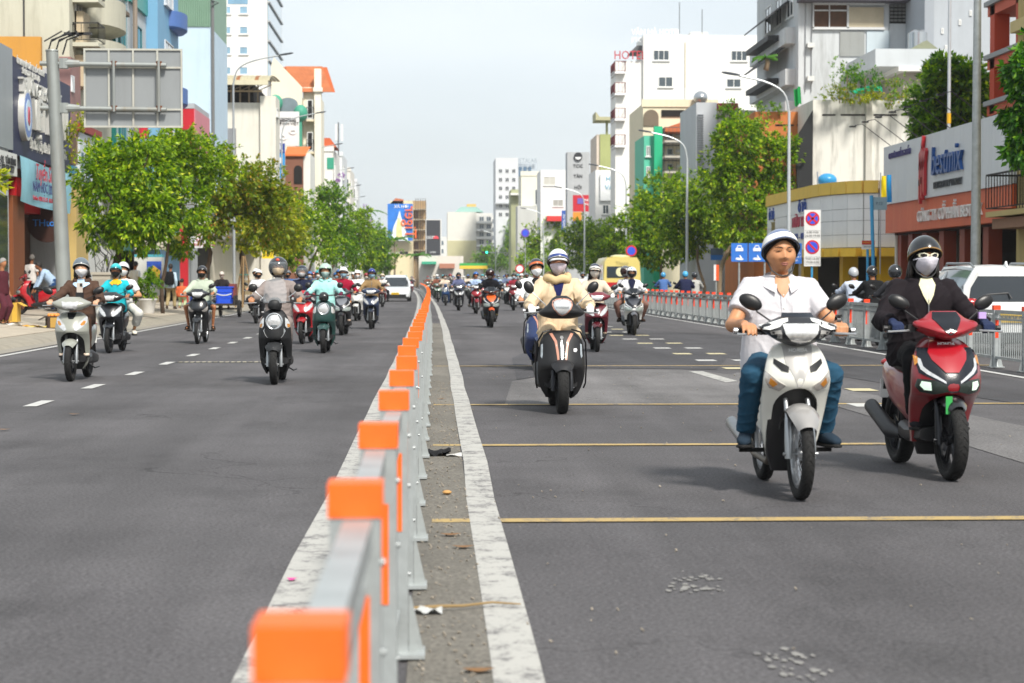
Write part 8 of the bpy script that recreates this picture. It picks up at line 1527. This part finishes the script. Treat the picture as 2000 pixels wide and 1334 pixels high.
ride(1238, 655, -1, 'blade', ('#d8d9d8', '#3a3d45', '#5a5d64', '#2c2e34'), 'white scooter carrying two people near the roadside fence', 'rider in white cardigan and navy top with white helmet and black mask',
     dict(top='#dedede', trousers='#2a4a68', legw=1.15, shoe='#17171a', helmet=('open', '#e4e6e6', '#2f9fd0'), mask='#141416', inner='#1c2038', vdepth=.26, vwide=.1, lean=.02, look=-4),
     dict(label='passenger in grey full-face helmet behind the white-cardigan rider', top='#b9b9be', trousers='#7a5a50', shoe='#33241c', helmet=('full', '#55575b'), visor='dark', mask='#b8b8b8', tilt=-.10, hx=-.03))
ride(960, 640, 2, 'blade', ('#1d1e21', '#cf5a22', '#c9501c', '#23262c'), 'orange and black scooter left of the dark blue one', 'rider in black jacket with dark tinted visor and white mask on orange scooter',
     dict(top='#14151b', trousers='#131316', legw=1.3, flare=1.25, shoe='#4c4426', helmet=('open', '#17181c'), visor='dark', mask='#dedcda', inner='#101014', vdepth=.18, collar=True))
ride(931, 613, 2, 'wave', ('#8e1524', '#8e1524', '#7a1420', '#c4c2b8'), 'red underbone motorbike just left of the orange scooter', 'man in light blue shirt and blue helmet on red motorbike',
     dict(top='#9fb4d2', trousers='#23242a', shoe='#4b463f', helmet=('half', '#1f5aa8', None), skin='#a56a48', collar=True, topname='shirt'))
ride(897, 607, 2, 'vision', ('#2a2c32', '#2a2c32', '#1d1e22', '#2a2c32'), 'dark grey scooter with white nose stripes near the white line', 'rider in slate blue jacket, black helmet and dark blue mask',
     dict(top='#5d6384', trousers='#23242c', shoe='#222', helmet=('half', '#17181b', None), mask='#1f2c58', hoodback=1))
ride(851, 573, 0, 'vision', ('#b31224', '#b31224', '#9e1020', '#b31224'), 'bright red scooter nearest the barrier far down the road', 'rider in grey jacket on the bright red scooter',
     dict(top='#7b7f86', trousers='#2a2a2e', shoe='#222', helmet=('half', '#d6d7d8', None), mask='#d8d8d8'))
# --- left-hand carriageway
ride(138, 745, 0, 'vision', ('#8f9188', '#8f9188', '#8f9188', '#8f9188'), 'grey-beige scooter with phone holder nearest the left kerb', 'woman in brown hooded jacket, grey helmet and white mask',
     dict(top='#4d3a30', trousers='#4a3529', legw=1.1, flare=1.2, shoe='#d8c6b4', helmet=('half', '#59636b', None, '#b9bbb8'), mask='#e2e0e0', inner='#a9c3da', vdepth=.1, collar='#a9c3da', hoodback=1, longhair=.02, fringe=1, skin='#c69a7c', lean=.02, shift=.03, roll=-3))
ride(213, 690, -2, 'vision', ('#13151a', '#13151a', '#15171c', '#15171c'), 'glossy black scooter carrying the teal-jacketed driver', 'ride-hailing driver in teal jacket with yellow collar, teal helmet and black mask',
     dict(top='#1fa7b4', trousers='#24262a', shoe='#2a2a2e', helmet=('half', '#2db4ba', '#1c8f98'), peak='#1d2024', mask='#141416', collar='#e0a92a', inner='#e0a92a', vdepth=.04, skin='#9c6848', lean=.02),
     dict(label='passenger in white top and pale trousers behind the teal driver', top='#dcdcdc', trousers='#c6c6bf', legw=1.25, leg='crop', shoe='#d9d3c4', sleeve='short', helmet=('half', '#cfd3d6'), mask='#ddd', tilt=.03, shift=.05))
ride(386, 672, -1, 'wave', ('#16181c', '#16181c', '#1a1c20', '#16181c'), 'black underbone motorbike in front of the blue crates', 'man in pale green hoodie, shorts and black mask',
     dict(top='#a9b3a2', puff=1.12, wide=1.05, trousers='#4a5a66', leg='short', helmet=('half', '#202226', None), mask='#131314', hoodback=1, skin='#a56e4c', splay=.4, lean=-.02), mirror=-1)
ride(536, 751, 0, 'retro', ('#17181a', '#17181a', '#1a1b1d', '#17181a'), 'matte black retro scooter with windscreen and round headlight', 'rider in taupe jacket with full-face helmet and tan mask',
     dict(top='#847a76', trousers='#857a76', legw=1.2, shoe='#4c4644', helmet=('full', '#24272b', '#c0452e'), visor='clear', mask='#cdb48e', mtop=.0, specs=1, skin='#a8734f', lean=.0, shift=.0), matte=True, screen=True)
ride(632, 690, 0, 'retro', ('#173a36', '#173a36', '#173a36', '#1a1c1d'), 'dark green retro scooter in the left carriageway', 'rider in mint jacket, pale green helmet and patterned scarf mask',
     dict(top='#9ed3cf', trousers='#4a4c50', shoe='#444', helmet=('open', '#a3bfae'), mask='#9fb8b2', mlong=1, glove='#5a2238', hoodback=1, skin='#b98763'))
ride(667, 655, -2, 'blade', ('#2b2d31', '#6b6f76', '#232427', '#2b2d31'), 'dark grey scooter behind the dark green retro one', 'rider in crimson jacket, white helmet and blue mask',
     dict(top='#8e1430', trousers='#2a2a30', shoe='#b5a090', helmet=('half', '#e2e2e0', None), peak='#222428', mask='#a9d3e6', skin='#a8734f'))
ride(695, 627, -3, 'vision', ('#d3d3cf', '#d3d3cf', '#c9c9c4', '#d3d3cf'), 'white scooter behind the crimson-jacketed rider', 'rider in white hooded top with the hood pulled up',
     dict(top='#dcdcda', puff=1.1, trousers='#4a4a50', shoe='#444', hood=1, mask='#d5d5d5', skin='#b07a58'))
ride(724, 643, -1, 'vision', ('#23304a', '#23304a', '#1c2433', '#23304a'), 'navy blue scooter just in front of the white car', 'rider in khaki jacket, royal blue helmet and blue mask',
     dict(top='#8c7350', trousers='#3a3428', shoe='#333', helmet=('half', '#20307e', None), peak='#15161a', mask='#9fcde4', skin='#b07a58', zip=1))
ride(590, 672, -5, 'vision', ('#a3141f', '#a3141f', '#8e121b', '#a3141f'), 'red scooter half hidden behind the black retro scooter', 'rider in navy jacket hidden behind the taupe-jacketed rider',
     dict(top='#1d2238', trousers='#1a2036', legw=1.1, shoe='#8a3038', helmet=('full', '#1d2430'), visor='clear', mask='#c9c9c9', shift=-.1))
ride(500, 632, -3, 'vision', ('#232529', '#232529', '#232529', '#232529'), 'dark scooter carrying two white-helmeted riders', 'front one of two white-helmeted riders, in white top with black mask',
     dict(top='#d3d3d6', trousers='#2c2c30', shoe='#d8d8d8', helmet=('half', '#dcdcda', None), mask='#17171a', sleeve='short'),
     dict(label='rear one of two white-helmeted riders on the dark scooter', top='#b9bcc0', trousers='#2b2b30', shoe='#333', helmet=('half', '#e0e0de'), mask='#2a2a2e', tilt=-.10, hx=-.04))
# ------------------------------------------------------------------ riders seen from behind beyond the fence, and the distant traffic
def away(px, Y, lab1, lab2, sp, cols, st='vision'):
    x = at(px, 545, Y).x; bike('motor_scooter' if st != 'wave' else 'motorbike', lab1, (x, Y, 0), 180, st, cols, 1, away=True); person(lab2, pose_ride(st, sp), sp, .022, (x, Y, 0), math.pi)
away(1655, 44, 'scooter ridden away by the rider in pale shirt', 'rider in pale blue shirt and silver helmet seen from behind', dict(top='#b9c3d3', trousers='#2a2c34', helmet=('half', '#a9adb2'), tall=.94, skin='#8f5f42'), ('#3a3c42', '#3a3c42', '#222', '#3a3c42'))
away(1690, 41, 'dark scooter ridden away beside the pale shirt', 'rider in black shirt and black helmet seen from behind', dict(top='#17181a', trousers='#17181a', helmet=('half', '#1b1d20'), skin='#8f5f42', tall=.97), ('#22252a', '#222', '#222', '#222'))
away(1733, 37.5, 'scooter ridden away next to the black-jacketed rider', 'rider in grey jacket and glossy black helmet seen from behind', dict(top='#3a3a3e', trousers='#222', helmet=('open', '#202226'), skin='#8f5f42', tall=.97), ('#222', '#222', '#222', '#222'))
away(1334, 72, 'scooter ridden away behind the fence by the navy jacket', 'rider in navy jacket and blue-white helmet seen from behind', dict(top='#1f2440', trousers='#222', helmet=('half', '#3fa0d0'), puff=1.2, skin='#8f5f42'), ('#222', '#222', '#222', '#222'))
away(1352, 73, 'scooter ridden away beside the navy jacket', 'rider in pale grey shirt and dark helmet seen from behind', dict(top='#a9aaa6', trousers='#333', helmet=('half', '#22262c'), skin='#8f5f42', tall=.95), ('#444', '#444', '#222', '#444'))
away(1292, 84, 'scooter carrying a basket beyond the fence', 'rider in blue top and blue helmet seen from behind', dict(top='#4a6aa0', trousers='#333', helmet=('half', '#3a8fc0'), skin='#8f5f42'), ('#555', '#555', '#222', '#555'))
rf_ = random.Random(21); COL = ['#2b2d33', '#b9bcc0', '#7a1f2a', '#22406a', '#d3d4d2', '#5a5f66', '#8f2030', '#1d2026', '#3c5a48']; TOP = ['#c9b8a8', '#5f6a86', '#22252c', '#9fb2c4', '#d2d0cc', '#7a4a3c', '#3a5a8a', '#b3a48c', '#8a2a38', '#6a7a6e', '#d9c7c0', '#2c3a5a']; HEL = ['#d8d9d8', '#23262b', '#2f5f9e', '#8e1f2a', '#c9b9a0', '#59636b', '#3a9aa6']
protos = []
for k in range(6):
    st = ('vision', 'blade', 'wave', 'retro', 'blade', 'vision')[k]; b = bike('motor_scooter' if st != 'wave' else 'motorbike', 'x', (0, -300, 0), 0, st, (COL[k], COL[k], '#222', COL[k]), 2)
    sp = dict(top=TOP[k], trousers='#2a2b30', helmet=('half', HEL[k]), mask=('#e0e0de', '#1b1b1d', '#bcd3e2', '#d8d4cc', None, '#9fcde4')[k], skin='#a8734f', shoe='#333', lean=(.05, .0, .1, .03, -.02, .08)[k], look=(0, 14, -10, 6, -18, 20)[k], tall=(1, 1.03, .96, .94, 1.05, .98)[k], puff=(1, 1.15, 1, 1.08, 1.1, 1.2)[k], roll=(0, 4, -3, 0, 3, -5)[k], splay=(.08, .2, .4, .05, .3, .1)[k]); p_ = person('x', pose_ride(st, sp), sp, .032, (0, -300, 0), 0); protos.append((b, p_, k))
def recol(o, names, m):
    for c in o.children:
        if c.name.split('.')[0] in names and c.type == 'MESH' and c.material_slots: c.material_slots[0].link = 'OBJECT'; c.material_slots[0].material = m
        recol(c, names, m)
far = [(880, 592), (866, 583), (1004, 607), (1020, 601), (990, 594), (975, 588), (943, 589), (915, 584), (886, 577), (905, 575), (868, 571), (842, 566), (858, 562), (925, 576), (950, 579), (872, 563), (888, 566), (835, 574), (900, 562), (845, 559), (915, 567), (935, 568), (962, 574), (985, 581), (1012, 590), (1030, 596), (862, 557), (878, 558), (892, 557), (908, 560), (1110, 610), (1140, 606),
       (793, 584), (803, 572), (640, 622), (655, 611), (618, 628), (560, 622), (746, 600), (714, 607), (688, 603), (806, 564), (672, 590), (700, 588), (730, 584), (640, 598), (610, 604), (755, 578), (785, 569), (770, 566), (740, 570), (795, 562), (580, 610), (855, 590), (848, 582), (928, 597), (955, 600), (870, 597), (965, 594), (893, 586), (838, 568), (852, 577), (1046, 604), (700, 616), (662, 628), (676, 604), (602, 616)]
tl = ['white', 'black', 'blue', 'maroon', 'cream', 'grey', 'teal']; tt = ['beige', 'slate', 'black', 'light blue', 'off-white', 'brown', 'blue', 'tan', 'crimson', 'sage', 'pinkish', 'navy']
used = set()
for i, (px, py) in enumerate(far):
    b, p_, k = protos[i % 6]; g0 = gp(px, py); ci, hi = rf_.randrange(12), rf_.randrange(7)
    while (ci, hi) in used: ci, hi = rf_.randrange(12), rf_.randrange(7)
    used.add((ci, hi)); bc = i % 9; side = 'left' if px < 822 else 'right'
    B_ = b if i < 6 else copy_tree(b); Q_ = p_ if i < 6 else copy_tree(p_)
    for o, a in ((B_, 0), (Q_, 0)): o.location = g0; o.rotation_euler = (0, 0, R(rf_.uniform(-3, 3)))
    recol(Q_, ('jacket', 'shirt'), cloth(TOP[ci])); recol(Q_, ('helmet',), mat(HEL[hi], .25, coat=.6)); recol(B_, ('front_apron', 'rear_body', 'handlebar_cowl'), paint(COL[bc]))
    B_['label'] = 'distant scooter in the %s carriageway under the rider in %s top and %s helmet' % (side, tt[ci], tl[hi]) if k != 2 else 'distant underbone motorbike in the %s carriageway under the %s top and %s helmet' % (side, tt[ci], tl[hi]); Q_['label'] = 'distant rider in %s top and %s helmet in the %s carriageway' % (tt[ci], tl[hi], side); B_['group'] = 'distant motorbikes'; Q_['group'] = 'distant riders'
# small additions on the near riders
for o in list(S.objects):
    lb = o.get('label', '') if o.parent is None else ''
    if lb.startswith('grey-beige scooter with phone'):
        q = root('phone_holder', 'phone in a black clamp on the grey-beige scooter', 'phone', o.location+Vector((.10, .16, 1.14))); MB().bb(-.04, .04, -.006, .006, .03, .18).obj('phone', mat('#b9b0a6', .3), q); MB().bb(.005, .035, -.012, -.006, .13, .17).obj('camera_module', plastic('#1c1c1e'), q); MB().bb(-.05, .05, -.03, .02, -.05, .05).tube([(0, 0, -.12), (0, 0, -.04)], .012, 8).obj('clamp', plastic('#151517'), q)
    if lb.startswith('heavy-set man'):
        MB().lathe_x([(-.012, .036), (-.012, .044), (.012, .044), (.012, .036)], (.296, .292, 1.10), 20).box((.297, .268, 1.138), (.034, .04, .012)).obj('wrist_watch', plastic('#17181a'), o, True)
    if lb.startswith('red and black scooter'):
        MB().box((.27, .19, 1.12), (.05, .03, .045)).obj('lilac_ribbon', cloth('#b39ad0'), o); MB().box((-.055, -.13, .52), (.045, .004, .12)).obj('green_tag', mat('#2f9a4a', .5), o)
    if lb.startswith('ride-hailing'):
        pass
MB().bb(-420, 420, -40, 900, -1.6, 60).obj('haze', None, kind='stuff', label='pale humid haze filling the street', cat='haze')
hm_ = bpy.data.materials.new('haze'); hm_.use_nodes = True; t = hm_.node_tree; t.nodes.remove(t.nodes['Principled BSDF']); pv = N(t, 'ShaderNodeVolumePrincipled', Density=.00025); pv.inputs['Color'].default_value = (.93, .96, 1, 1); pv.inputs['Anisotropy'].default_value = .2; t.links.new(pv.outputs[0], t.nodes['Material Output'].inputs['Volume'])
S.objects['haze'].data.materials.clear(); S.objects['haze'].data.materials.append(hm_)
bpy.data.scenes.remove(TS)
